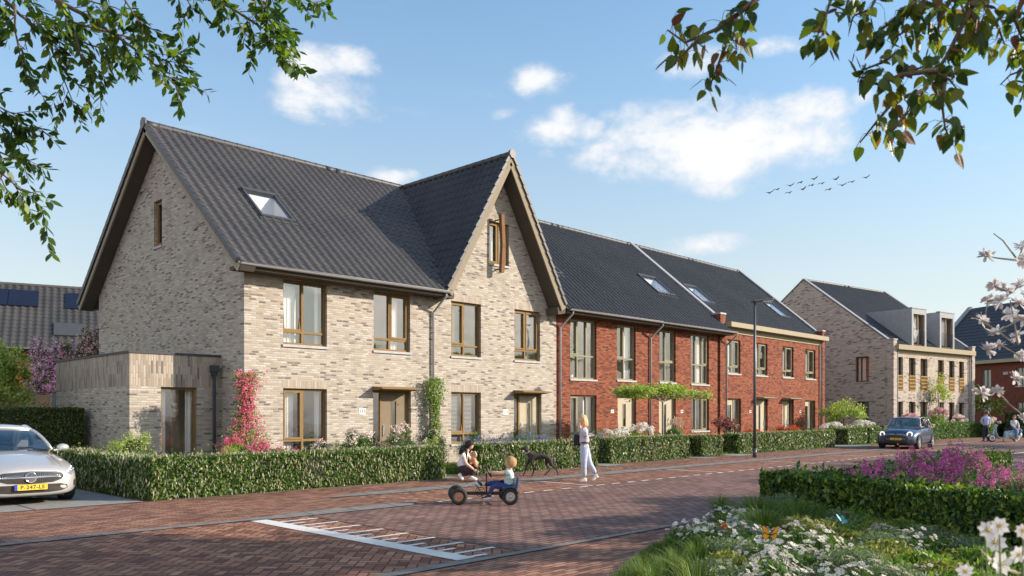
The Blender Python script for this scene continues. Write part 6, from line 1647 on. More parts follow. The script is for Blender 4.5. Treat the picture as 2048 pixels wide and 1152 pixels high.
def grid(f, nu, nv, mb, m=0):
    P = [[tuple(f(u/nu, v/nv)) for v in range(nv+1)] for u in range(nu+1)]
    for i in range(nu):
        for j in range(nv): mb.quad(P[i][j], P[i+1][j], P[i+1][j+1], P[i][j+1], m, True)
def wheel(parent, x, y, r, w, style, side):
    wm = MB(); wm.lathe([(r*.62, -w/2), (r*.93, -w/2), (r, -w*.36), (r, w*.36), (r*.93, w/2), (r*.62, w/2), (r*.62, -w/2)], (0, 0, 0), 'Y', 28)
    o = wm.build('wheel', ['tyre'], parent, fix=True); o.location = (x, y, r)
    rm = MB(); s = side; rm.lathe([(r*.62, s*w*.42), (r*.66, s*w*.5), (r*.60, s*w*.47), (r*.56, s*w*.2), (.02, s*w*.15)], (0,0,0), 'Y', 28)
    n = 10 if style == 'cross' else 7
    for k in range(n):
        a = 2*PI*k/n; b = a+.22
        for aa, bb in (((a, a+.16)), ((a, a-.16))):
            rm.bar((math.sin(aa)*.04, s*w*.42, math.cos(aa)*.04), (math.sin(bb)*r*.63, s*w*.46, math.cos(bb)*r*.63), .018, .02)
    rm.lathe([(.0001, s*w*.5), (.035, s*w*.48), (.04, s*w*.40)], (0,0,0), 'Y', 12); rm.build('rim', ['alloy'], o)
    dm = MB(); dm.lathe([(r*.56, s*w*.05), (.001, s*w*.05)], (0,0,0), 'Y', 20); dm.build('brake_disc', ['car_black'], o)
    return o
def greenhouse(t, G, paint):
    """G: cowl x/z, roof front, roof rear, tail; half widths"""
    (xc, zc, wc), (xf, zf, wf), (xr, zr, wr), (xt, zt, wt) = G
    ws = lambda u, v: Vector((xc+(xf-xc)*v-(.16*(1-v)+.07*v)*(2*u-1)**2, (2*u-1)*(wc+(wf-wc)*v), zc+(zf-zc)*v+.05*math.sin(PI*v)+(.035*v)*(1-(2*u-1)**2)))
    rf = lambda u, v: Vector((xf+(xr-xf)*v-.07*(1-v)*(2*u-1)**2+.06*v*(2*u-1)**2, (2*u-1)*(wf+(wr-wf)*v), zf+(zr-zf)*v+.07*math.sin(PI*v)+.045*(1-(2*u-1)**2)))
    rw = lambda u, v: Vector((xr+(xt-xr)*v+(.06*(1-v)+.12*v)*(2*u-1)**2, (2*u-1)*(wr+(wt-wr)*v), zr+(zt-zr)*v+.04*math.sin(PI*v)+.035*(1-v)*(1-(2*u-1)**2)))
    m = MB(); grid(ws, 14, 8, m); m.build('windscreen', ['car_glass'], t); m = MB(); grid(rw, 10, 6, m); m.build('rear_window', ['car_glass'], t)
    m = MB(); grid(rf, 14, 10, m); m.tube([rf(k/14, 0) for k in range(15)], .036, 8); m.tube([rf(k/14, 1) for k in range(15)], .03, 8); m.build('roof', [paint], t)
    for s in (0, 1):
        def side(u, v):
            top = ws(s, 1).lerp(rf(s, 1), u) if False else rf(s, u); bot = ws(s, 0).lerp(rw(s, 1), u); p = bot.lerp(top, v); p.y += (1 if s else -1)*.05*math.sin(PI*v); return p
        # lean the ends so that the side glass meets windscreen and rear window
        def sg(u, v):
            a = ws(s, v); b = rw(s, 1-v); p = a.lerp(b, u); q = side(u, v); p.y = q.y*.5+p.y*.5; p.z = (p.z*(1-math.sin(PI*u))+q.z*math.sin(PI*u)); return p
        m = MB(); grid(sg, 12, 6, m); m.build('side_window', ['car_glass'], t)
        m = MB(); 
        m.tube([ws(s, k/8) for k in range(9)], [.02,.034,.034,.032,.032,.032,.034,.036,.03], 8); m.tube([rf(s, k/8) for k in range(9)], .028, 8); m.tube([rw(s, k/6) for k in range(7)], [.04]+[.07]*5+[.05], 8)
        m.tube([sg(k/8, 0.02) for k in range(9)], .03, 8)
        m.build('pillar', [paint], t)
        m = MB(); m.tube([sg(.52, k/5) for k in range(6)], .035, 6); m.build('door_pillar', ['car_black'], t)
def digits(txt, size, parent, T, name='plate_text'):
    cu = D.curves.new('t', 'FONT'); cu.body = txt; cu.size = size; cu.extrude = .001; cu.offset = .0035; cu.align_x = 'CENTER'; cu.align_y = 'CENTER'; cu.space_character = 1.12
    to = D.objects.new('tmp', cu); COL.objects.link(to); dg = bpy.context.evaluated_depsgraph_get(); me = D.meshes.new_from_object(to.evaluated_get(dg)); D.objects.remove(to)
    me.materials.clear(); me.materials.append(MATS['number_ink']); me.transform(T); return link(name, me, parent)
def plate(t, x, z, txt, tilt=0):
    T = Matrix.Translation((x, 0, z)) @ Matrix(((0,0,1,0),(1,0,0,0),(0,1,0,0),(0,0,0,1)))
    m = MB(); m.box(-.26, .26, -.055, .055, -.012, 0, T=T); o = m.build('number_plate', ['plate_yellow'], t)
    m = MB(); m.box(-.26, -.215, -.055, .055, .0005, .0015, T=T); m.build('country_strip', ['plate_blue'], o)
    digits(txt, .096, o, T @ Matrix.Translation((.022, -.003, .002)))
    m = MB()
    for q in ((-.26,.26,.050,.055),(-.26,.26,-.055,-.050)): m.box(q[0], q[1], q[2], q[3], .0005, .002, T=T)
    m.build('plate_rim', ['car_black'], o)

# ---- silver saloon on the driveway (front points to local +x)
def saloon():
    t = thing('parked_car', 'silver saloon car on the concrete driveway, cut by the left edge, plate P-247-LS', 'car', (4.42, 16.30+2.2, 0), R(-91))
    st = [(2.19,.50,.22,.50,.60,.01),(2.15,.66,.18,.56,.66,.015),(2.02,.80,.16,.62,.72,.02),(1.75,.875,.16,.70,.79,.03),(1.3,.895,.17,.78,.87,.035),(.75,.90,.17,.86,.945,.03),(.2,.90,.17,.90,.95,.0),(-.8,.90,.17,.92,.95,0),(-1.5,.89,.18,.93,.98,.01),(-2.0,.84,.22,.90,.98,.01),(-2.25,.72,.30,.80,.92,0)]
    me = car_body(st, [(1.36,.80,.37),(1.36,-.80,.37),(-1.36,.80,.37),(-1.36,-.80,.37)], 'silver_paint'); link('body', me, t); bv = bvh_of(me)
    greenhouse(t, [(.86,.955,.74),(.05,1.33,.56),(-1.0,1.34,.55),(-1.75,1.0,.66)], 'silver_paint')
    for x in (1.36, -1.36):
        for s in (-1, 1): wheel(t, x, s*.80, .32, .21, 'spoke', s)
    m = MB(); m.box(-1.9, 1.9, -.62, .62, .14, .5); m.build('underbody', ['car_black'], t)
    gr = [(-.56,.52),(-.52,.575),(-.42,.605),(0,.625),(.42,.605),(.52,.575),(.56,.52),(.50,.46),(.36,.415),(0,.40),(-.36,.415),(-.50,.46)]
    g = patch('grille', bv, gr, .006, 'mesh_black', t, inset=.0)
    m = MB()
    for k in range(-17, 18):
        y = k*.031; 
        if abs(y) < .10: continue
        lo = .41+.10*(abs(y)/.56)**2; hi = .60-.05*(abs(y)/.56)**3; a = cast(bv, y, lo, 'front', .010); b = cast(bv, y, hi, 'front', .010); c_ = cast(bv, y, (lo+hi)/2, 'front', .012)
        if a is None or b is None: continue
        m.tube([a, c_, b], .0055, 4)
    m.build('grille_bars', ['chrome'], g)['kind'] = 'stuff'
    m = MB(); pts = [cast(bv, y, .515+.012*abs(y)*0, 'front', .016) for y in np.linspace(-.53, .53, 15)]; m.tube(pts, [.012,.014,.016,.018,.02,.024,.03,.03,.03,.024,.02,.018,.016,.014,.012], 8); m.build('chrome_bar', ['chrome'], g)
    c = cast(bv, 0, .515, 'front', .03); m = MB(); m.lathe([(.092,-.012),(.098,.004),(.088,.010),(.082,.004)], c, 'X', 28); m.build('badge_ring', ['chrome'], t)
    m = MB(); m.lathe([(.084,-.004),(.001,.0)], c+Vector((-.002,0,0)), 'X', 24); b_ = m.build('badge', ['alloy'], t)
    m = MB()
    for k in range(3): a = 2*PI*k/3; m.bar(c+Vector((.006,0,0)), c+Vector((.006, math.sin(a)*.082, math.cos(a)*.082)), .014, .008, up=(1,0,0))
    m.build('badge_star', ['chrome'], b_)
    low = [(-.60,.36),(-.50,.385),(.50,.385),(.60,.36),(.62,.30),(.52,.255),(.3,.235),(-.3,.235),(-.52,.255),(-.62,.30)]
    patch('lower_grille', bv, low, .005, 'mesh_black', t)
    for s in (-1, 1):
        hl = [(s*.60,.585),(s*.74,.655),(s*.845,.70),(s*.86,.62),(s*.80,.555),(s*.68,.52)]
        hp = patch('headlight', bv, hl, .008, 'headlamp', t)
        patch('lamp_rim', bv, [(s*.60,.590),(s*.74,.66),(s*.845,.705),(s*.845,.690),(s*.74,.645),(s*.62,.575)], .013, 'daylight_ring', hp, rings=2)
        for (yy, zz) in ((.70,.60),(.775,.625)):
            q = cast(bv, s*yy, zz, 'front', .006); m = MB(); m.lathe([(.028,-.01),(.030,.006),(.001,.012)], q, 'X', 14); m.build('lamp_lens', ['chrome'], hp)
        patch('fog_vent', bv, [(s*.74,.42),(s*.82,.46),(s*.835,.38),(s*.80,.30),(s*.74,.32)], .005, 'mesh_black', t)
        mm = MB(); T = Matrix.Translation((.55, s*.98, 1.0)); mm.ball((0,0,0), 1, 14, 9, sc=(.085,.115,.075), T=T.to_3x3().to_4x4()); mm.v = [tuple(Vector(v)+Vector((.60, s*.97, .98))) for v in mm.v]; mm.bar((.60, s*.80, .93), (.60, s*.93, .95), .06, .03); mm.build('wing_mirror', ['silver_paint'], t)
    plate(t, 2.235, .345, 'P-247-LS')
    m = MB()
    for s in (-1, 1):
        for i in range(13):
            pass
    m.tube([cast(bv, x, .55+.0*x, 'top', .002) or Vector((x,.55,.9)) for x in np.linspace(.9, 2.0, 8)], .003, 4); m.build('bonnet_seam', ['car_black'], t)
    for s in (-1, 1):
        m = MB(); m.prism([(-.30,.35),(.18,.35),(.20,.75),(-.05,.95),(-.20,.92),(-.30,.55)], s*.20, s*.62); o = m.build('seat', ['seat_beige'], t, bevel=.03)
        m = MB(); m.prism([(-.16,.97),(-.06,.98),(-.07,1.13),(-.17,1.12)], s*.30, s*.52); m.build('headrest', ['seat_beige'], o, bevel=.02)
    m = MB(); m.box(.25, .80, -.70, .70, .80, .93); m.build('dashboard', ['car_black'], t, bevel=.04)
saloon()
def hatch():
    t = thing('parked_car', 'blue-grey three-door hatchback with round bright headlights in the far parking bay', 'car', (41.15, 13.62, 0), R(184))
    st = [(1.90,.52,.26,.55,.66,.0),(1.86,.68,.22,.62,.76,.01),(1.74,.80,.19,.68,.86,.015),(1.45,.86,.18,.78,.93,.02),(.95,.875,.18,.86,.975,.02),(.45,.875,.18,.90,1.0,.0),(-.4,.875,.18,.93,1.0,0),(-1.1,.87,.19,.95,1.0,0),(-1.6,.84,.22,.93,1.0,0),(-1.86,.74,.30,.82,.95,0)]
    me = car_body(st, [(1.22,.76,.345),(1.22,-.76,.345),(-1.25,.76,.345),(-1.25,-.76,.345)], 'blue_paint'); link('body', me, t); bv = bvh_of(me)
    greenhouse(t, [(.72,.99,.74),(.22,1.40,.60),(-1.35,1.37,.57),(-1.72,1.02,.66)], 'roof_paint')
    for x in (1.22, -1.25):
        for s in (-1, 1):
            wheel(t, x, s*.77, .31, .20, 'cross', s)
            m = MB(); n = 16; 
            for k in range(n):
                a0 = -.15+(PI+.3)*k/n; a1 = -.15+(PI+.3)*(k+1)/n; y0 = s*.885
                p = [(x+math.cos(a)*rr, .29+math.sin(a)*rr) for a, rr in ((a0,.335),(a1,.335),(a1,.395),(a0,.395))]
                m.quad(*[(q[0], y0, q[1]) for q in p]); m.quad(*[(q[0], y0*.93, q[1]) for q in (p[2], p[3])], *[(q[0], y0, q[1]) for q in (p[3], p[2])])
            m.build('arch_trim', ['car_black'], t)
    m = MB(); m.box(-1.6, 1.6, -.6, .6, .16, .5); m.build('underbody', ['car_black'], t)
    patch('grille', bv, [(-.50,.36),(-.54,.50),(-.46,.60),(-.30,.645),(0,.66),(.30,.645),(.46,.60),(.54,.50),(.50,.36),(.42,.27),(0,.25),(-.42,.27)], .006, 'car_black', t)
    patch('grille_band', bv, [(-.44,.42),(-.44,.52),(.44,.52),(.44,.42)], .014, 'blue_paint', t)
    patch('bumper_insert', bv, [(-.66,.24),(-.70,.30),(.70,.30),(.66,.24),(.5,.21),(-.5,.21)], .006, 'car_black', t)
    patch('bonnet_scoop', bv, [(1.22,-.22),(1.22,.22),(1.34,.22),(1.34,-.22)], .03, 'car_black', t, axis='top', rings=2)
    m = MB(); c = cast(bv, 0, .72, 'front', .01)
    if c: m.lathe([(.045,0),(.001,.01)], c, 'X', 14); m.build('badge', ['anthracite'], t)
    for s in (-1, 1):
        q = cast(bv, s*.58, .70, 'front', -.02); m = MB(); ax = Matrix.Rotation(R(-14)*(-1), 4, 'Y') @ Matrix.Rotation(R(14*s), 4, 'Z')
        m.lathe([(.128,-.03),(.130,.03),(.120,.045)], (0,0,0), 'X', 28); m.v = [tuple(ax @ Vector(v)+q+Vector((.01,0,0))) for v in m.v]; h = m.build('headlight', ['car_black'], t)
        m = MB(); m.lathe([(.128,.040),(.120,.066),(.088,.066),(.078,.045)], (0,0,0), 'X', 28); m.v = [tuple(ax @ Vector(v)+q+Vector((.01,0,0))) for v in m.v]; m.build('light_ring', ['daylight_ring'], h)
        m = MB(); m.lathe([(.078,.045),(.05,.052),(.001,.056)], (0,0,0), 'X', 20); m.v = [tuple(ax @ Vector(v)+q+Vector((.01,0,0))) for v in m.v]; m.build('lamp_lens', ['headlamp'], h)
        mm = MB(); mm.ball((0,0,0), 1, 12, 8, sc=(.07,.11,.07)); mm.v = [tuple(Vector(v)+Vector((.48, s*.99, 1.04))) for v in mm.v]; mm.bar((.50, s*.80, .97), (.49, s*.93, 1.0), .05, .03); mm.build('wing_mirror', ['blue_paint'], t)
        m = MB(); m.box(-1.0, .95, s*.86-.03, s*.86+.03, .185, .225); m.build('side_sill', ['chrome'], t)
        pt = [cast(bv, x, z, 'left' if s > 0 else 'right', .002) for (x, z) in ((.62,.30),(.60,.6),(.62,.93))]; pt2 = [cast(bv, x, z, 'left' if s > 0 else 'right', .002) for (x, z) in ((-.62,.30),(-.60,.6),(-.60,.93))]
        m = MB(); m.tube(pt, .004, 4); m.tube(pt2, .004, 4); m.build('door_gap', ['car_black'], t)
        q = cast(bv, -.38, .84, 'left' if s > 0 else 'right', .02); m = MB(); m.box(q.x-.09, q.x+.09, q.y-.012, q.y+.012, q.z-.018, q.z+.018); m.build('door_handle', ['chrome'], t)
    plate(t, 1.945, .47, 'L-404-KT')
    m = MB(); m.lathe([(.04,-.04),(.04,.04)], (1.86,.10,.225), 'X', 12); m.build('fog_lamp', ['exhaust'], t)
    for s in (-1, 1): m = MB(); m.prism([(-.30,.35),(.18,.35),(.20,.75),(-.05,.95),(-.20,.98),(-.30,.55)], s*.18, s*.60); m.build('seat', ['car_black'], t, bevel=.03)
hatch()
# ------------------------------------------------------------------ people, dogs, small vehicles
def tan(name, c, r=.55, **k): simple(name, c, r, var=.05, sss=.05, **k)
tan('skin', (0.62,0.38,0.27)); tan('skin_light', (0.70,0.46,0.35))
for nm, c in dict(white_cloth=(.78,.77,.80), black_cloth=(.022,.018,.026), plum_cloth=(.045,.022,.032), pale_denim=(.42,.47,.60), lilac_blouse=(.50,.47,.54), blue_cloth=(.025,.045,.17), mint_shirt=(.50,.66,.68), shirt_blue=(.32,.40,.62), grey_top=(.50,.50,.52), denim=(.10,.18,.34), navy=(.02,.022,.05), blond=(.62,.40,.20), dark_hair=(.018,.012,.012), fair_hair=(.36,.22,.10), auburn=(.20,.07,.035), shoe_white=(.80,.80,.82), shoe_beige=(.72,.62,.54), shoe_black=(.02,.02,.02), dog_coat=(.035,.026,.024), puppy_coat=(.50,.24,.12), puppy_pale=(.66,.48,.34), leather=(.05,.03,.02)).items():
    simple(nm, c, .8 if 'shoe' not in nm else .5, var=.18, scale=14, bump=.004 if nm not in ('skin',) else 0, bscale=22)
simple('kart_seat', (0.03,0.08,0.2), .5)
simple('eye_white', (.8,.8,.8), .3); simple('lips', (.5,.18,.15), .5); simple('eye_dark', (.02,.015,.01), .2)
def skin_mesh(verts, edges, root=0, sub=2, fat=1.28):
    """verts: {name: (Vector, radius)}, edges: [(a, b)] -> smooth mesh"""
    names = list(verts); ix = {n: i for i, n in enumerate(names)}; me = D.meshes.new('tmp')
    me.from_pydata([tuple(verts[n][0]) for n in names], [(ix[a], ix[b]) for a, b in edges], []); o = link('tmp', me)
    s = o.modifiers.new('s', 'SKIN'); s.use_smooth_shade = True; s.branch_smoothing = .6
    if not me.skin_vertices: 
        bm = bmesh.new(); bm.from_mesh(me); bm.verts.layers.skin.verify(); bm.to_mesh(me); bm.free()
    for i, n in enumerate(names):
        r = verts[n][1]*fat; me.skin_vertices[0].data[i].radius = (r, r) if not isinstance(r, tuple) else r; me.skin_vertices[0].data[i].use_root = (i == root)
    ss = o.modifiers.new('ss', 'SUBSURF'); ss.levels = sub; ss.render_levels = sub
    bpy.context.view_layer.update(); m2 = evaluated(o); D.objects.remove(o); return m2
def mb_from(me, T=None):
    m = MB(); m.v = [tuple(T @ v.co) if T else tuple(v.co) for v in me.vertices]; m.f = [tuple(p.vertices) for p in me.polygons]; m.m = [0]*len(m.f); m.sm = [True]*len(m.f); return m
def head(mb, c, r, face, up=(0,0,1), m=0):
    """egg-shaped head with chin, nose, brow and ears; face = direction looked at"""
    f = Vector(face).normalized(); u = Vector(up); u = (u-f*u.dot(f)).normalized(); s = f.cross(u); M = Matrix((s, f, u)).transposed()
    V = []; seg, rg = 20, 14; i0 = len(mb.v)
    for k in range(rg+1):
        th = PI*k/rg
        for j in range(seg):
            ph = 2*PI*j/seg; x = math.sin(th)*math.cos(ph); y = math.sin(th)*math.sin(ph); z = -math.cos(th)
            X = x*.76; Y = y*.92; Z = z*1.12
            if z < 0: X *= 1+z*.34; Y = Y*(1+z*.16)+.10*(-z) if y > 0 else Y*(1+z*.42)
            nose = math.exp(-((z+.12)/.16)**2-(x/.13)**2)*(y > 0)*.20; brow = math.exp(-((z-.18)/.10)**2-(x/.5)**2)*(y > 0)*.04; sock = -math.exp(-((z-.03)/.10)**2-((abs(x)-.32)/.14)**2)*(y > 0)*.07; chin = math.exp(-((z+.78)/.16)**2-(x/.25)**2)*(y > 0)*.08; lip = math.exp(-((z+.45)/.07)**2-(x/.22)**2)*(y > 0)*.05
            Y += nose+brow+sock+chin+lip; V.append(M @ Vector((X*r, Y*r, Z*r))+c)
    mb.v += [tuple(v) for v in V]
    for k in range(rg):
        for j in range(seg): a = i0+k*seg+j; b = i0+k*seg+(j+1) % seg; mb.f.append((a, b, b+seg, a+seg)); mb.m.append(m); mb.sm.append(True)
    for sg in (-1, 1): mb.ball(c+M @ Vector((sg*r*.76, -.02*r, .0)), r*.2, 8, 6, m, T=M.to_4x4() @ Matrix.Diagonal((.35,.7,1,1)))
    return M
def face_parts(parent, c, r, M):
    for sg in (-1, 1):
        m = MB(); m.ball(c+M @ Vector((sg*r*.30, r*.80, r*.03)), r*.10, 8, 6, sc=(1,.6,.7)); m.build('eye', ['eye_dark'], parent)
    m = MB(); m.ball(c+M @ Vector((0, r*.90, -r*.50)), r*.16, 8, 6, T=M.to_4x4() @ Matrix.Diagonal((1.1,.35,.35,1))); m.build('mouth', ['lips'], parent)
def hair_cap(parent, c, r, M, mat, back=1.0, length=0.0, top=1.08, vol=1.12, wave=.05, cut=.15, seed=0, name='hair'):
    """shell of hair over the skull with optional length down the back"""
    rr = np.random.default_rng(seed); mb = MB(); seg, rg = 24, 14; ph0 = rr.random(6)*6
    def P(th, ph):
        x = math.sin(th)*math.cos(ph); y = math.sin(th)*math.sin(ph); z = math.cos(th); w = 1+wave*math.sin(ph*7+ph0[0]+th*2)+wave*.6*math.sin(ph*13+th*5+ph0[1])
        X = x*.80*vol*w; Y = y*.94*vol*w-.06; Z = z*1.12*top
        if length and y < .45: Z -= length*max(0, math.sin(th)-.3)*max(0, 1-z)*.9*(1-max(0, y)*1.6)
        return M @ Vector((X*r, Y*r, Z*r))+c
    rows = []
    for k in range(rg+1):
        row = []
        for j in range(seg):
            ph = 2*PI*j/seg; y = math.sin(ph); lim = R(62) if y > .75 else R(62)+(R(128)-R(62))*min(1, (.75-y)/.6)
            row.append(tuple(P(max(.001, lim*k/rg), ph)))
        rows.append(row)
    for k in range(rg):
        for j in range(seg): mb.quad(rows[k][j], rows[k][(j+1) % seg], rows[k+1][(j+1) % seg], rows[k+1][j], 0, True)
    o = mb.build(name, [mat], parent, fix=True); s = o.modifiers.new('thick', 'SOLIDIFY'); s.thickness = r*.10; s.offset = 1; return o
def hand(mb, wrist, d, palm_n, s=1.0, curl=.4, thumb_side=1, m=0):
    """palm and five bent fingers; d = pointing direction, palm_n = palm normal"""
    d = Vector(d).normalized(); n = Vector(palm_n); n = (n-d*n.dot(d)).normalized(); b = d.cross(n)*thumb_side; L = .18*s
    p0 = Vector(wrist); p1 = p0+d*L*.52
    mb.tube([p0-d*.01, p0+d*L*.2, p0+d*L*.42, p1], [.022*s,.030*s,.036*s,.030*s], 8, m)
    for k, (o, l) in enumerate(((.032,.42),(.011,.48),(-.011,.44),(-.031,.34))):
        q = p1+b*o*s-d*.006; a1 = (d+n*curl*.5).normalized(); a2 = (d*.75+n*curl*1.3).normalized(); a3 = (d*.4+n*curl*1.8).normalized(); l1 = L*l*.42
        mb.tube([q, q+a1*l1, q+a1*l1+a2*l1*.75, q+a1*l1+a2*l1*.75+a3*l1*.6], [.0095*s,.009*s,.0085*s,.006*s], 6, m)
    q = p0+d*L*.14+b*.026*s; a1 = (d*.75+b*.7+n*.2).normalized(); mb.tube([q, q+a1*L*.2, q+a1*L*.2+(d+n*curl*.5+b*.1).normalized()*L*.17], [.013*s,.011*s,.008*s], 6, m)
def shoe(parent, heel, toe, mat, w=.045, h=.07, sole='shoe_white', lift=0.0):
    h_, t_ = Vector(heel), Vector(toe); d = (t_-h_).normalized(); s = d.cross(Vector((0,0,1))).normalized(); u = s.cross(d).normalized(); L = (t_-h_).length; mb = MB(); rows = []
    for k, (x, ww, hh) in enumerate(((0,.7,.95),(.06,.85,1.05),(.25,.9,1.1),(.45,.85,.95),(.7,1.05,.65),(.9,.85,.5),(1.0,.45,.35))):
        rows.append([tuple(h_+d*x*L+s*math.cos(a)*w*ww+u*max(-.0, math.sin(a))*h*hh+u*(.004)) for a in np.linspace(-.001, PI+.001, 9)])
    for a, b in zip(rows[:-1], rows[1:]):
        for j in range(8): mb.quad(a[j], a[j+1], b[j+1], b[j], 0, True)
    mb.poly(rows[0]); mb.poly(rows[-1]); o = mb.build('shoe', [mat], parent, fix=True)
    m = MB()
    for a, b in zip(rows[:-1], rows[1:]):
        m.quad(a[0], b[0], b[-1], a[-1]); 
    lo = [[tuple(Vector(p)-u*.018) for p in (r_[0], r_[-1])] for r_ in rows]
    for k in range(len(rows)-1):
        m.quad(rows[k][0], rows[k+1][0], lo[k+1][0], lo[k][0]); m.quad(rows[k][-1], rows[k+1][-1], lo[k+1][1], lo[k][1]); m.quad(lo[k][0], lo[k+1][0], lo[k+1][1], lo[k][1])
    m.build('sole', [sole], o)
def figure(name, label, cat, px, py, group=None, dx=0.0):
    d = 1622*1.67/(py-826); k = 1622/d; base = spot(px, py, d); base.z = 0
    t = thing(name, label, cat, tuple(base), R(CAM_YAW-90), group)
    return t, (lambda x, y, dd=0.0: Vector(((x-px)/k, dd, (py-y)/k)))
def clothed(t, J, parts, skinmat, extra=None):
    """J: joints {name:(pos, r)}; parts: list of (name, mat, joint list, edges, grow)"""
    pass
BODY_E = [('pelvis','waist'),('waist','chest'),('chest','neck'),('neck','skull'),('pelvis','hipL'),('hipL','kneeL'),('kneeL','ankL'),('pelvis','hipR'),('hipR','kneeR'),('kneeR','ankR'),('chest','shL'),('shL','elL'),('elL','wrL'),('chest','shR'),('shR','elR'),('elR','wrR')]
def person(t, P, Rr, headr, face, skin='skin', trousers='denim', shirt='white_cloth', sleeve=1.0, trouser_len=1.0, hands=(), up=(0,0,1), scale=1.0, lean=None):
    """P: joint positions; Rr: radii override"""
    R0 = dict(pelvis=.115, waist=.10, chest=.115, neck=.050, skull=.055, hipL=.085, hipR=.085, kneeL=.055, kneeR=.055, ankL=.036, ankR=.036, shL=.055, shR=.055, elL=.038, elR=.038, wrL=.026, wrR=.026)
    R0 = {k: v*scale for k, v in R0.items()}; R0.update(Rr); covered = {'pelvis','waist','chest','hipL','hipR','kneeL','kneeR','shL','shR'} | ({'elL','elR'} if sleeve > 1 else set()); V = {k: (Vector(P[k]), R0[k]*((.28 if k in ('pelvis','waist','hipL','hipR') else .6) if k in covered else .9)) for k in R0}
    order = ['pelvis']+[k for k in V if k != 'pelvis']; V = {k: V[k] for k in order}
    me = skin_mesh(V, BODY_E); mb = mb_from(me); M = head(mb, Vector(P['head']), headr, face, up)
    for (w, d, n, s, c, ts) in hands: hand(mb, P[w], d, n, s, c, ts)
    b = mb.build('body', [skin], t)
    face_parts(b, Vector(P['head']), headr, M)
    g = 1.12
    def cut(a, b_, f): return Vector(P[a]).lerp(Vector(P[b_]), f)
    # trousers
    tv = {'pelvis': (V['pelvis'][0], R0['pelvis']*g), 'wst': (cut('pelvis','waist',.55), R0['waist']*g)}
    te = [('pelvis','wst')]
    for s in 'LR':
        tv['hip'+s] = (V['hip'+s][0], R0['hip'+s]*g); tv['knee'+s] = (V['knee'+s][0], R0['knee'+s]*1.18); tv['ank'+s] = (cut('knee'+s, 'ank'+s, trouser_len), R0['ank'+s]*1.25); te += [('pelvis','hip'+s),('hip'+s,'knee'+s),('knee'+s,'ank'+s)]
    mb_from(skin_mesh(tv, te)).build('trousers', [trousers], t)
    sv = {'chest': (V['chest'][0], R0['chest']*g), 'waist': (V['waist'][0], R0['waist']*1.14), 'hem': (cut('pelvis','waist',-.05), R0['pelvis']*1.13), 'col': (cut('chest','neck',.55), R0['neck']*1.5)}
    se = [('chest','waist'),('waist','hem'),('chest','col')]
    for s in 'LR':
        sv['sh'+s] = (V['sh'+s][0], R0['sh'+s]*1.16); se.append(('chest','sh'+s))
        if sleeve <= 1: sv['el'+s] = (cut('sh'+s, 'el'+s, sleeve), R0['el'+s]*1.35+.006*(1-sleeve)); se.append(('sh'+s,'el'+s))
        else: sv['el'+s] = (V['el'+s][0], R0['el'+s]*1.25); sv['wr'+s] = (cut('el'+s,'wr'+s,sleeve-1), R0['wr'+s]*1.35); se += [('sh'+s,'el'+s),('el'+s,'wr'+s)]
    mb_from(skin_mesh(sv, se)).build('shirt', [shirt], t)
    return M

# ---- woman walking, hand raised
t, q = figure('person', 'woman with blonde bob, lilac blouse and pale jeans, walking with one hand raised', 'woman', 1178, 962)
P = dict(pelvis=q(1169,890), waist=q(1168,878), chest=q(1168,863), neck=q(1167.5,852), skull=q(1166,845), head=q(1165.5,839), hipL=q(1168,893,-.09), kneeL=q(1166.5,926,-.08), ankL=q(1168.5,954,-.07), hipR=q(1171,893,.09), kneeR=q(1178,925,.08), ankR=q(1192,948,.08),
    shL=q(1169.5,859,-.155), elL=q(1170.5,873,-.21), wrL=q(1159.5,858.5,-.17), shR=q(1168,859,.155), elR=q(1163,874,.20), wrR=q(1157.5,882,.17))
M = person(t, P, {'chest': .115, 'waist': .095, 'pelvis': .115}, .098, (-1, -.25, -.02), 'skin_light', 'pale_denim', 'lilac_blouse', 1.9, .98, hands=[('wrL', (-.12,0,1), (-1,-.2,0), 1.0, .05, 1), ('wrR', (-.2,0,-1), (0,-1,0), 1.0, .7, 1)])
hair_cap(t, P['head'], .098, M, 'blond', length=1.35, vol=1.2, seed=2)
m = MB(); hd_ = P['head']
for (dx_, dy_) in ((.05,-.045),(.075,0),(.05,.05),(.02,-.075),(.02,.07)): m.tube([hd_+Vector((dx_*.8,dy_,.04)), hd_+Vector((dx_*1.25,dy_*1.25,-.06)), hd_+Vector((dx_*1.35,dy_*1.2,-.15)), hd_+Vector((dx_*1.1,dy_,-.19))], [.04,.045,.036,.008], 8)
m.build('hair', ['blond'], t)
shoe(t, q(1173,961.5,-.07), q(1157.5,961.8,-.08), 'shoe_beige'); shoe(t, q(1197,953,.08), q(1184,961.5,.06), 'shoe_beige')
m = MB(); m.lathe([(.118,-.02),(.124,0),(.118,.02)], P['pelvis'].lerp(P['waist'], .45), 'Z', 20, T=Matrix.Diagonal((.92,1.05,1,1))); m.build('belt', ['leather'], t)
bg = thing('handbag', 'black handbag hanging beside the woman with the raised hand', 'bag', tuple(t.location), R(CAM_YAW-90)); m = MB(); a = q(1155,879,.18)
m.prism([(-.09,-.17),(.10,-.18),(.085,.10),(-.07,.12)], -.045, .045); m.v = [tuple(Vector(v)+a) for v in m.v]; m.build('bag_body', ['black_cloth'], bg, bevel=.02); m = MB(); m.tube([a+Vector((-.05,0,.11)), q(1156.5,869,.18), q(1160,862,.17), a+Vector((.07,0,.10))], .009, 6); m.build('strap', ['black_cloth'], bg)

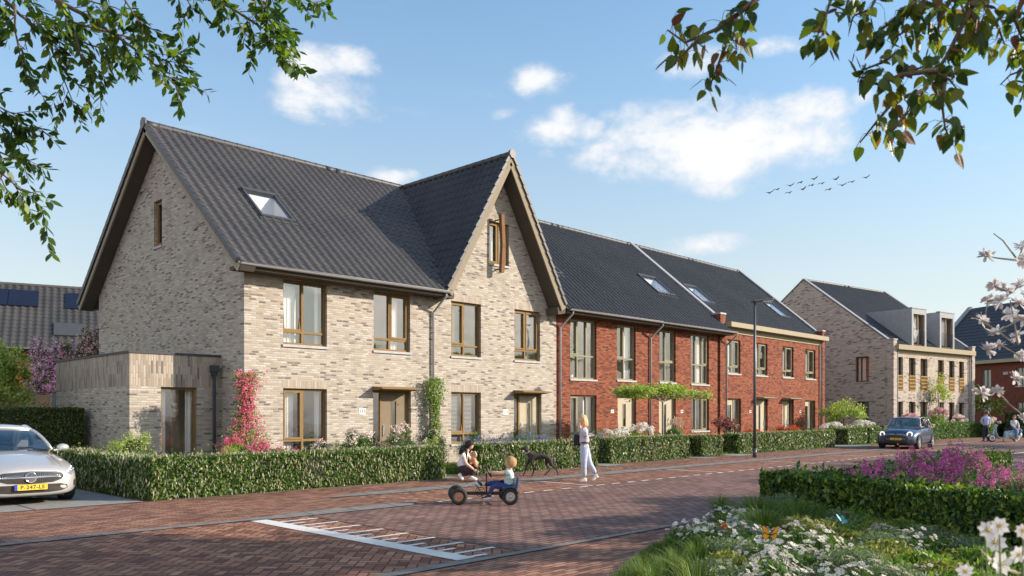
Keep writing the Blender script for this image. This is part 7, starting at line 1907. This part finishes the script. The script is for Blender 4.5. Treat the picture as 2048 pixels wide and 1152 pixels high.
# ---- kneeling woman with puppy
t, q = figure('person', 'dark-haired kneeling woman in white T-shirt and dark trousers, holding a puppy', 'woman', 935, 959.5)
P = dict(pelvis=q(923,936), waist=q(924,925), chest=q(928.5,912), neck=q(934,902), skull=q(937,896), head=q(939.5,890.5), hipL=q(925,938,-.10), kneeL=q(948,941,-.15), ankL=q(922,949,-.12), hipR=q(926,937,.10), kneeR=q(955,931,.10), ankR=q(940,953,.10),
    shL=q(926.5,908,-.17), elL=q(933,926,-.24), wrL=q(948.5,938,-.24), shR=q(931,907,.16), elR=q(942,920,.20), wrR=q(950,924,.10))
M = person(t, P, {'hipL': .11, 'hipR': .10, 'kneeL': .075, 'kneeR': .068, 'pelvis': .13}, .10, (.85,-.25,-.45), 'skin_light', 'plum_cloth', 'white_cloth', .45, .97, hands=[('wrL', (.85,0,-.5), (0,-.2,-1), .95, .3, 1), ('wrR', (.4,-.8,0), (0,0,-1), .95, .6, 1)])
hair_cap(t, P['head'], .10, M, 'dark_hair', length=.35, vol=1.18, seed=4)
m = MB(); m.tube([q(935,889,-.02), q(930,893,-.03), q(925,898,-.06), q(921,904,-.07), q(919.5,909,-.07)], [.04,.055,.06,.045,.015], 10); m.tube([q(933,897,-.1), q(933.5,905,-.16), q(934,913,-.17)], [.03,.03,.008], 8); m.build('ponytail', ['dark_hair'], t)
shoe(t, q(917,947.5,-.12), q(926,959,-.12), 'shoe_white', w=.05); shoe(t, q(938,957.5,.08), q(954,959.4,.06), 'shoe_white', w=.05)
# puppy
pu, _ = figure('puppy', 'small curly apricot puppy sitting in the kneeling woman\'s lap', 'dog', 935, 959.5)
J = dict(b=(q(949,928,-.10), .075), m=(q(948,918,-.10), .075), n=(q(948,911,-.11), .05), h=(q(947,905,-.12), .058), s=(q(944.5,906.5,-.17), .03), l1=(q(952,929,-.16), .035), l2=(q(954.5,934,-.17), .022), a1=(q(944,919,-.16), .032), a2=(q(942,928,-.19), .02), k1=(q(951,924,-.02), .04), k2=(q(956,931,-.03), .02))
pm = skin_mesh(J, [('b','m'),('m','n'),('n','h'),('h','s'),('b','l1'),('l1','l2'),('m','a1'),('a1','a2'),('b','k1'),('k1','k2')]); mb_from(pm).build('body', ['puppy_coat'], pu)
for (a, b, c) in ((q(950,902,-.14), q(952.5,908,-.15), q(951.5,915,-.15)), (q(944,902,-.10), q(942,907,-.13), q(942.5,912,-.14))): m = MB(); m.tube([a,b,c], [.02,.032,.016], 8); m.build('ear', ['puppy_pale'], pu)
m = MB(); m.ball(q(950.5,924,-.13), .06, 10, 7, sc=(1,.7,1)); m.build('belly_fur', ['puppy_pale'], pu); m = MB(); m.ball(q(943.2,906,-.195), .012, 8, 6); m.build('nose', ['eye_dark'], pu)
for xx in (945.2, 948): m = MB(); m.ball(q(xx,903.5,-.175), .008, 8, 6); m.build('eye', ['eye_dark'], pu)

# ---- greyhound
dg_, q = figure('greyhound', 'slim dark brown dog with a light collar walking on the pavement, nose to the left', 'dog', 1080, 951)
J = dict(ch=(q(1064,914), .125), be=(q(1080,911.5), .085), ru=(q(1098,914), .09), wi=(q(1061,909.5), .085), nk=(q(1054.5,902), .055), hd=(q(1049,896), .052), mz=(q(1043,897.5), .028), ns=(q(1038.5,898.5), .017),
    f1=(q(1062,921,-.07), .055), f2=(q(1065,929,-.08), .030), f3=(q(1067.5,940,-.08), .019), f4=(q(1065,949,-.08), .016), f5=(q(1062.5,950.2,-.08), .015),
    g1=(q(1059,921,.07), .05), g2=(q(1054.5,929,.08), .028), g3=(q(1051,941,.08), .019), g4=(q(1048,948.5,.08), .016), g5=(q(1045,950.2,.08), .014),
    h1=(q(1101,920,-.07), .075), h2=(q(1102,929,-.08), .042), h3=(q(1111.5,936,-.08), .020), h4=(q(1116.5,948,-.08), .015), h5=(q(1114,950.2,-.08), .015),
    i1=(q(1096,920,.07), .07), i2=(q(1092,928,.08), .040), i3=(q(1101,939,.08), .019), i4=(q(1092,948.5,.08), .015), i5=(q(1089,950.2,.08), .015), t1=(q(1105,918), .022), t2=(q(1108,929), .014), t3=(q(1112,936,.02), .009))
E_ = [('ch','be'),('be','ru'),('ch','wi'),('wi','nk'),('nk','hd'),('hd','mz'),('mz','ns'),('ch','f1'),('f1','f2'),('f2','f3'),('f3','f4'),('f4','f5'),('ch','g1'),('g1','g2'),('g2','g3'),('g3','g4'),('g4','g5'),('ru','h1'),('h1','h2'),('h2','h3'),('h3','h4'),('h4','h5'),('ru','i1'),('i1','i2'),('i2','i3'),('i3','i4'),('i4','i5'),('ru','t1'),('t1','t2'),('t2','t3')]
mb_from(skin_mesh(J, E_, fat=1.12)).build('body', ['dog_coat'], dg_)
m = MB(); c = q(1056.3,904.5); ax = (J['hd'][0]-J['wi'][0]).normalized(); rot = ax.to_track_quat('Z','Y').to_matrix(); m.lathe([(.064,-.012),(.068,0),(.064,.012)], c, 'Z', 18, T=rot); m.build('collar', ['grey_top'], dg_)
for s in (-1, 1): m = MB(); m.tube([q(1050,892.5,s*.03), q(1053,893.5,s*.045), q(1055,896,s*.05)], [.012,.016,.005], 6); m.build('ear', ['dog_coat'], dg_)

# ---- go-kart and boy
kt, q = figure('pedal_go_kart', 'black pedal go-kart with a blue seat and brown-rimmed tyres in the road', 'go-kart', 970, 1010)
yaw = 0.0
def kw(c, r, w, brown, front=True):
    m = MB(); m.lathe([(r*.55,-w/2),(r*.86,-w/2),(r,-w*.25),(r,w*.25),(r*.86,w/2),(r*.55,w/2),(r*.55,-w/2)], (0,0,0), 'Y', 28); o = m.build('wheel', ['tyre'], kt, fix=True); o.location = c
    for s in (-1, 1):
        m = MB(); m.lathe([(r*.55,s*w*.4),(r*.5,s*w*.2),(.03,s*w*.25),(.028,s*w*.45),(.0001,s*w*.45)], (0,0,0), 'Y', 24)
        for k in range(5): a = k*1.2566; m.bar((math.sin(a)*.02, s*w*.34, math.cos(a)*.02), (math.sin(a)*r*.52, s*w*.36, math.cos(a)*r*.52), .018, .012)
        m.build('rim', ['kart_rim' if brown else 'alloy'], o)
simple('kart_rim', (0.42,0.20,0.12), .5)
rw_ = .155
fw_, ff_, rn_, rf_ = q(918,1010), q(908,1010)+Vector((0,.62,0)), q(1021,1009), q(1013,1009)+Vector((0,.62,0))
for c, br in ((fw_, True), (ff_, False), (rn_, False), (rf_, False)): kw(Vector((c.x, c.y, rw_)), rw_, .10, br)
m = MB(); mid = .31
a = Vector(((fw_.x+ff_.x)/2, mid, .185)); b = Vector(((rn_.x+rf_.x)/2, mid, .185)); m.bar(a, b, .05, .06); m.tube([(fw_.x,.05,.155),(ff_.x,.57,.155)], .014, 8); m.tube([(rn_.x,.05,.155),(rf_.x,.57,.155)], .016, 8); m.build('frame', ['black_metal'], kt)
m = MB(); sx = q(972,950).x; m.tube([(sx,mid,.19),(sx,mid,.58)], .013, 8); m.build('steering_post', ['black_metal'], kt)
m = MB(); c = Vector((sx+.03,mid,.60)); rot = Matrix.Rotation(R(62), 3, 'Y')
m.tube([c+rot @ Vector((math.cos(an)*.125, math.sin(an)*.125, 0)) for an in np.linspace(0, 2*PI, 25)], .014, 8); m.bar(c+rot @ Vector((-.12,0,0)), c+rot @ Vector((.12,0,0)), .025, .02); m.build('steering_wheel', ['black_metal'], kt)
m = MB(); m.tube([(q(929,977).x, mid-.1, .30), (sx, mid, .53)], .007, 6); m.tube([(q(929,977).x, mid-.1, .30), (fw_.x+.02, .12, .18)], .007, 6); m.build('tie_rod', ['chrome'], kt)
m = MB(); cc = Vector((q(959,985).x, mid, .215)); m.tube([cc+Vector((math.cos(an)*.085, -.05, math.sin(an)*.085)) for an in np.linspace(0, 2*PI, 21)], .006, 6); m.tube([cc+Vector((math.cos(an)*.05, -.05, math.sin(an)*.05)) for an in np.linspace(0, 2*PI, 15)], .004, 6); m.tube([cc+Vector((-.1,.12,.12)), cc+Vector((-.0,.12,0)), cc+Vector((0,-.12,0)), cc+Vector((.06,-.12,-.12))], .009, 6); m.build('pedal_crank', ['black_metal'], kt)
m = MB(); m.prism([(-.16,.27),(.10,.25),(.13,.30),(.15,.50),(.12,.51),(.08,.34),(-.16,.31)], mid-.15, mid+.15); ox = q(1022,980).x; m.v = [(v[0]+ox, v[1], v[2]) for v in m.v]; m.build('seat', ['kart_seat'], kt, bevel=.012)
for (c, yy) in ((rn_, 0), (rf_, .62)):
    m = MB(); n = 12; 
    for k in range(n):
        a0 = R(20)+R(150)*k/n; a1 = R(20)+R(150)*(k+1)/n; m.quad(*[(c.x+math.cos(a_)*(rw_+.025), yy+dy, rw_+math.sin(a_)*(rw_+.025)) for a_, dy in ((a0,-.06),(a0,.06),(a1,.06),(a1,-.06))])
    o = m.build('mudguard', ['black_metal'], kt, fix=True); o.modifiers.new('th', 'SOLIDIFY').thickness = .006
t, q = figure('person', 'little boy with fair hair and pale blue T-shirt sitting on the pedal go-kart', 'child', 970, 1010)
mm_ = mid
P = dict(pelvis=q(1017,976,mm_), waist=q(1018.5,965,mm_), chest=q(1020,951,mm_), neck=q(1020.5,941,mm_), skull=q(1020.5,934,mm_), head=q(1020,927.5,mm_), hipL=q(1013,975,mm_-.07), kneeL=q(984,974,mm_-.10), ankL=q(979,993,mm_-.10), hipR=q(1012,974,mm_+.07), kneeR=q(990,969,mm_+.09), ankR=q(966,974,mm_+.10),
    shL=q(1018,946,mm_-.115), elL=q(997,949,mm_-.13), wrL=q(980,947,mm_-.08), shR=q(1018,946,mm_+.115), elR=q(998,950,mm_+.12), wrR=q(981,947,mm_+.08))
M = person(t, P, {'chest': .095, 'waist': .09, 'shL': .05, 'shR': .05, 'elL': .034, 'elR': .034, 'wrL': .025, 'wrR': .025}, .098, (-1,-.05,0), 'skin', 'blue_cloth', 'mint_shirt', .42, .96, scale=.66, hands=[('wrL', (-1,0,.1), (0,0,-1), .75, .9, 1), ('wrR', (-1,0,.1), (0,0,-1), .75, .9, -1)])
hair_cap(t, P['head'], .098, M, 'fair_hair', vol=1.14, wave=.05, seed=6)
shoe(t, q(983,997,mm_-.10), q(965,999,mm_-.10), 'shoe_black', w=.032, h=.05); shoe(t, q(959,977,mm_+.10), q(951,966,mm_+.10), 'shoe_black', w=.032, h=.05)
m = MB(); 
# ---- man with his back to the camera
t, q = figure('person', 'man in light blue shirt and dark trousers standing with hands on hips by the scooter', 'man', 1971, 882.5)
P = dict(pelvis=q(1971.5,852), waist=q(1971.5,846), chest=q(1972,836.5), neck=q(1972.8,830.5), skull=q(1973.5,828), head=q(1974,826), hipL=q(1968.8,853), kneeL=q(1968,866.5), ankL=q(1967.5,880), hipR=q(1974.3,853), kneeR=q(1975,866.5), ankR=q(1975.3,880),
    shL=q(1966.5,834), elL=q(1962.8,843,.05), wrL=q(1967,849,.02), shR=q(1977.6,834), elR=q(1981,842.5,.08), wrR=q(1979.8,850.5,.02))
M = person(t, P, {'chest': .15, 'waist': .125, 'pelvis': .125}, .115, (.8,.5,0), 'skin', 'navy', 'shirt_blue', 1.5, .98, hands=[('wrL', (.6,0,-.8), (1,0,0), 1.05, .5, 1), ('wrR', (-.2,0,-1), (-1,0,0), 1.05, .5, 1)])
hair_cap(t, P['head'], .115, M, 'auburn', vol=1.1, seed=8)
shoe(t, q(1967.5,882,-.08), q(1967.0,882,.18), 'shoe_black'); shoe(t, q(1975.3,882,-.08), q(1976.5,882,.18), 'shoe_black')
# ---- scooter
sc, q = figure('motor_scooter', 'pale blue vintage scooter with white-walled tyres parked by the far hedge', 'scooter', 2008, 883.5)
carpaint('scooter_paint', (0.36,0.50,0.58), .1)
fx, rx = q(1984,875).x, q(2032,876).x; rr = .215
for x in (fx, rx):
    m = MB(); m.lathe([(rr*.6,-.045),(rr*.9,-.05),(rr,-.03),(rr,.03),(rr*.9,.05),(rr*.6,.045),(rr*.6,-.045)], (0,0,0), 'Y', 24); o = m.build('wheel', ['tyre'], sc, fix=True); o.location = (x,0,rr)
    m = MB(); m.lathe([(rr*.82,-.052),(rr*.60,-.054)], (0,0,0), 'Y', 24); m.build('whitewall', ['white_paint'], o); m = MB(); m.lathe([(rr*.6,-.05),(.05,-.06),(.0001,-.065)], (0,0,0), 'Y', 20); m.build('hub', ['zinc'], o)
m = MB(); m.tube([q(1991.5,853), q(1989,862), q(1986,870), q(1984,875)], [.035,.05,.045,.03], 10); m.tube([q(1990.5,850.5,-.28), q(1993,850,0), q(1990.5,850.5,.28)], .016, 8); m.ball(q(1992.2,851), .085, 12, 8, sc=(1.1,.9,.8)); m.build('steering_column', ['scooter_paint'], sc)
m = MB()
for k in range(8):
    a0 = R(10)+R(150)*k/8; a1 = R(10)+R(150)*(k+1)/8
    for s0, s1 in ((-.09,.09),): m.quad(*[(fx+math.cos(a_)*.26, dy, rr+math.sin(a_)*.26) for a_, dy in ((a0,s0),(a0,s1),(a1,s1),(a1,s0))])
m.build('front_mudguard', ['scooter_paint'], sc, fix=True).modifiers.new('th','SOLIDIFY').thickness = .02
m = MB(); 
for (a_, b_) in (((1989,855),(1990,864)),((1990,864),(1993,872)),((1993,872),(1998,877)),((1998,877),(2012,877.5))):
    p0, p1 = q(*a_), q(*b_); m.bar(p0, p1, .34, .03)
m.build('leg_shield', ['scooter_paint'], sc)
for s in (-1, 1):
    m = MB(); m.ball((0,0,0), 1, 18, 12, sc=(.40,.16,.26)); c = q(2028,869.5)+Vector((0,s*.13,0)); m.v = [tuple(Vector(v)+c) for v in m.v]; m.build('side_cowl', ['scooter_paint'], sc)
m = MB(); m.prism([(q(2009,877).x,.20),(q(2010,864).x,.56),(q(2014,860).x,.66),(q(2036,862).x,.62),(q(2043,872).x,.34),(q(2038,874).x,.30),(q(2026,868).x,.40),(q(2018,877).x,.20)], -.13, .13); m.build('body', ['scooter_paint'], sc, bevel=.03)
m = MB(); m.ball((0,0,0), 1, 16, 8, sc=(.36,.14,.055)); c = q(2019,858.5); m.v = [tuple(Vector(v)+c) for v in m.v]; m.build('seat', ['navy'], sc)
m = MB(); m.tube([q(2006,877.5,-.05), q(2004.5,883.3,-.16)], .012, 6); m.tube([q(2006,877.5,.05), q(2009,883.3,.10)], .012, 6); m.build('stand', ['black_metal'], sc)
m = MB(); m.tube([(q(2041,858).x,-.05,.70),(q(2041,858).x,.07,.70)], .19, 20); m.build('spare_wheel', ['tyre'], sc)
# ---- woman sitting on the scooter
t, q = figure('person', 'woman in grey top and jeans sitting sideways on the pale blue scooter', 'woman', 2027, 883.5)
P = dict(pelvis=q(2027.5,856,-.05), waist=q(2027.5,850,-.04), chest=q(2027.5,843.5,-.03), neck=q(2027,838.5,-.05), skull=q(2027,836.5,-.06), head=q(2027,834.3,-.07), hipL=q(2025,857,-.12), kneeL=q(2023,860,-.46), ankL=q(2023.6,877,-.36), hipR=q(2030,857,-.12), kneeR=q(2033,860,-.44), ankR=q(2028,871,-.42),
    shL=q(2022,841.5), elL=q(2020.5,849.5,-.12), wrL=q(2025.5,859,-.42), shR=q(2033,841.5), elR=q(2034.5,850,-.12), wrR=q(2028.5,859,-.42))
M = person(t, P, {}, .11, (-.3,-1,-.05), 'skin', 'denim', 'grey_top', 1.6, .97, hands=[('wrL', (.6,-.3,-.5), (0,0,-1), 1.0, .7, 1), ('wrR', (-.6,-.3,-.5), (0,0,-1), 1.0, .7, -1)])
hair_cap(t, P['head'], .11, M, 'auburn', vol=1.15, length=.3, seed=9)
shoe(t, q(2024,880.5,-.30), q(2022.5,883,-.52), 'shoe_beige'); shoe(t, q(2028.5,873.5,-.38), q(2025.5,875,-.58), 'shoe_beige')
# ---- street lamp
lp_ = thing('street_lamp', 'slim dark street lamp at the pavement edge before the red houses', 'lamp', (28.15, 14.72, 0))
m = MB(); m.tube([(0,0,0),(0,0,.35)], .075, 14); m.tube([(0,0,.35),(0,0,3.0),(0,0,5.85)], [.06,.052,.045], 14); m.build('pole', ['lamp_grey'], lp_)
m = MB(); m.box(-.085, .12, -.30, .0, -.0, .0) if False else None
aimd = Vector((.80,-.60,.12)).normalized()
m.bar(Vector((0,0,5.87))-aimd*.10, Vector((0,0,5.87))+aimd*.72, .24, .085); m.build('lamp_head', ['lamp_grey'], lp_, bevel=.03)
m = MB(); m.bar(Vector((0,0,5.822))+aimd*.28, Vector((0,0,5.822))+aimd*.70, .19, .02); m.build('lamp_lens', ['lens'], lp_)
# ---- things inside the windows
pl = thing('house_plant', 'leafy green potted plant behind the tall window of the first red house', 'plant', (24.75, 20.95, 2.84))
r_ = np.random.default_rng(61); f = Fol(); P_, N_ = clump_points(150, (0,0,1.25), (.45,.3,.6), r_, 8, .4); f.add(leaves(P_, N_, .17, .6, r_)); f.build('foliage', ['fresh_leaf'], pl); m = MB(); m.lathe([(.12,0),(.16,.35),(.14,.35),(0,.33)], seg=14); m.build('pot', ['white_paint'], pl); m = MB(); m.tube([(0,0,.3),(.02,0,1.3)], .014, 6); m.build('stem', ['bark'], pl)
pl = thing('pendant_lamp', 'small white pendant lamp hanging behind the tall window beside the potted plant', 'lamp', (25.25, 21.6, 4.55)); m = MB(); m.ball((0,0,0), .085, 12, 8); m.build('lamp_shade', ['white_paint'], pl); m = MB(); m.tube([(0,0,.08),(0,0,.92)], .006, 5); m.build('cord', ['black_metal'], pl)
for (x, z, w, h, mt, lab) in ((19.0, 4.95, .22, .3, 'terracotta', 'orange framed picture behind the left upper window of the gable house'), (19.25, 4.55, .2, .28, 'oak', 'brown framed picture below the orange one in the gable house'), (15.35, 4.75, .3, .22, 'oak', 'small framed picture behind the upper right window of house 115')):
    o = thing('picture_frame', lab, 'picture', (x, 22.1, z)); m = MB(); m.box(-w/2, w/2, -.015, .0, -h/2, h/2); m.box(-w/2+.03, w/2-.03, -.018, -.0152, -h/2+.03, h/2-.03, 1); m.build('frame', [mt, 'white_paint'], o)
vs = thing('vase', 'round orange vase on a shelf behind the lower window of house 115', 'vase', (13.0, 21.5, 1.15)); m = MB(); m.lathe([(.05,0),(.12,.07),(.12,.14),(.05,.2),(.06,.24)], seg=16); m.build('bowl', ['terracotta'], vs)
sh = thing('shelf', 'slim black shelf rack under the orange vase behind the lower window of house 115', 'shelf', (13.0, 21.5, 0.03)); m = MB()
for z in (.3, .7, 1.11): m.box(-.4, .4, -.12, .12, z-.015, z)
m.build('board', ['oak'], sh); m = MB()
for x in (-.4, .4): m.bar((x,-.1,0), (x,-.1,1.5), .015, .015); m.bar((x,.1,0), (x,.1,1.5), .015, .015)
m.build('rack', ['black_metal'], sh)
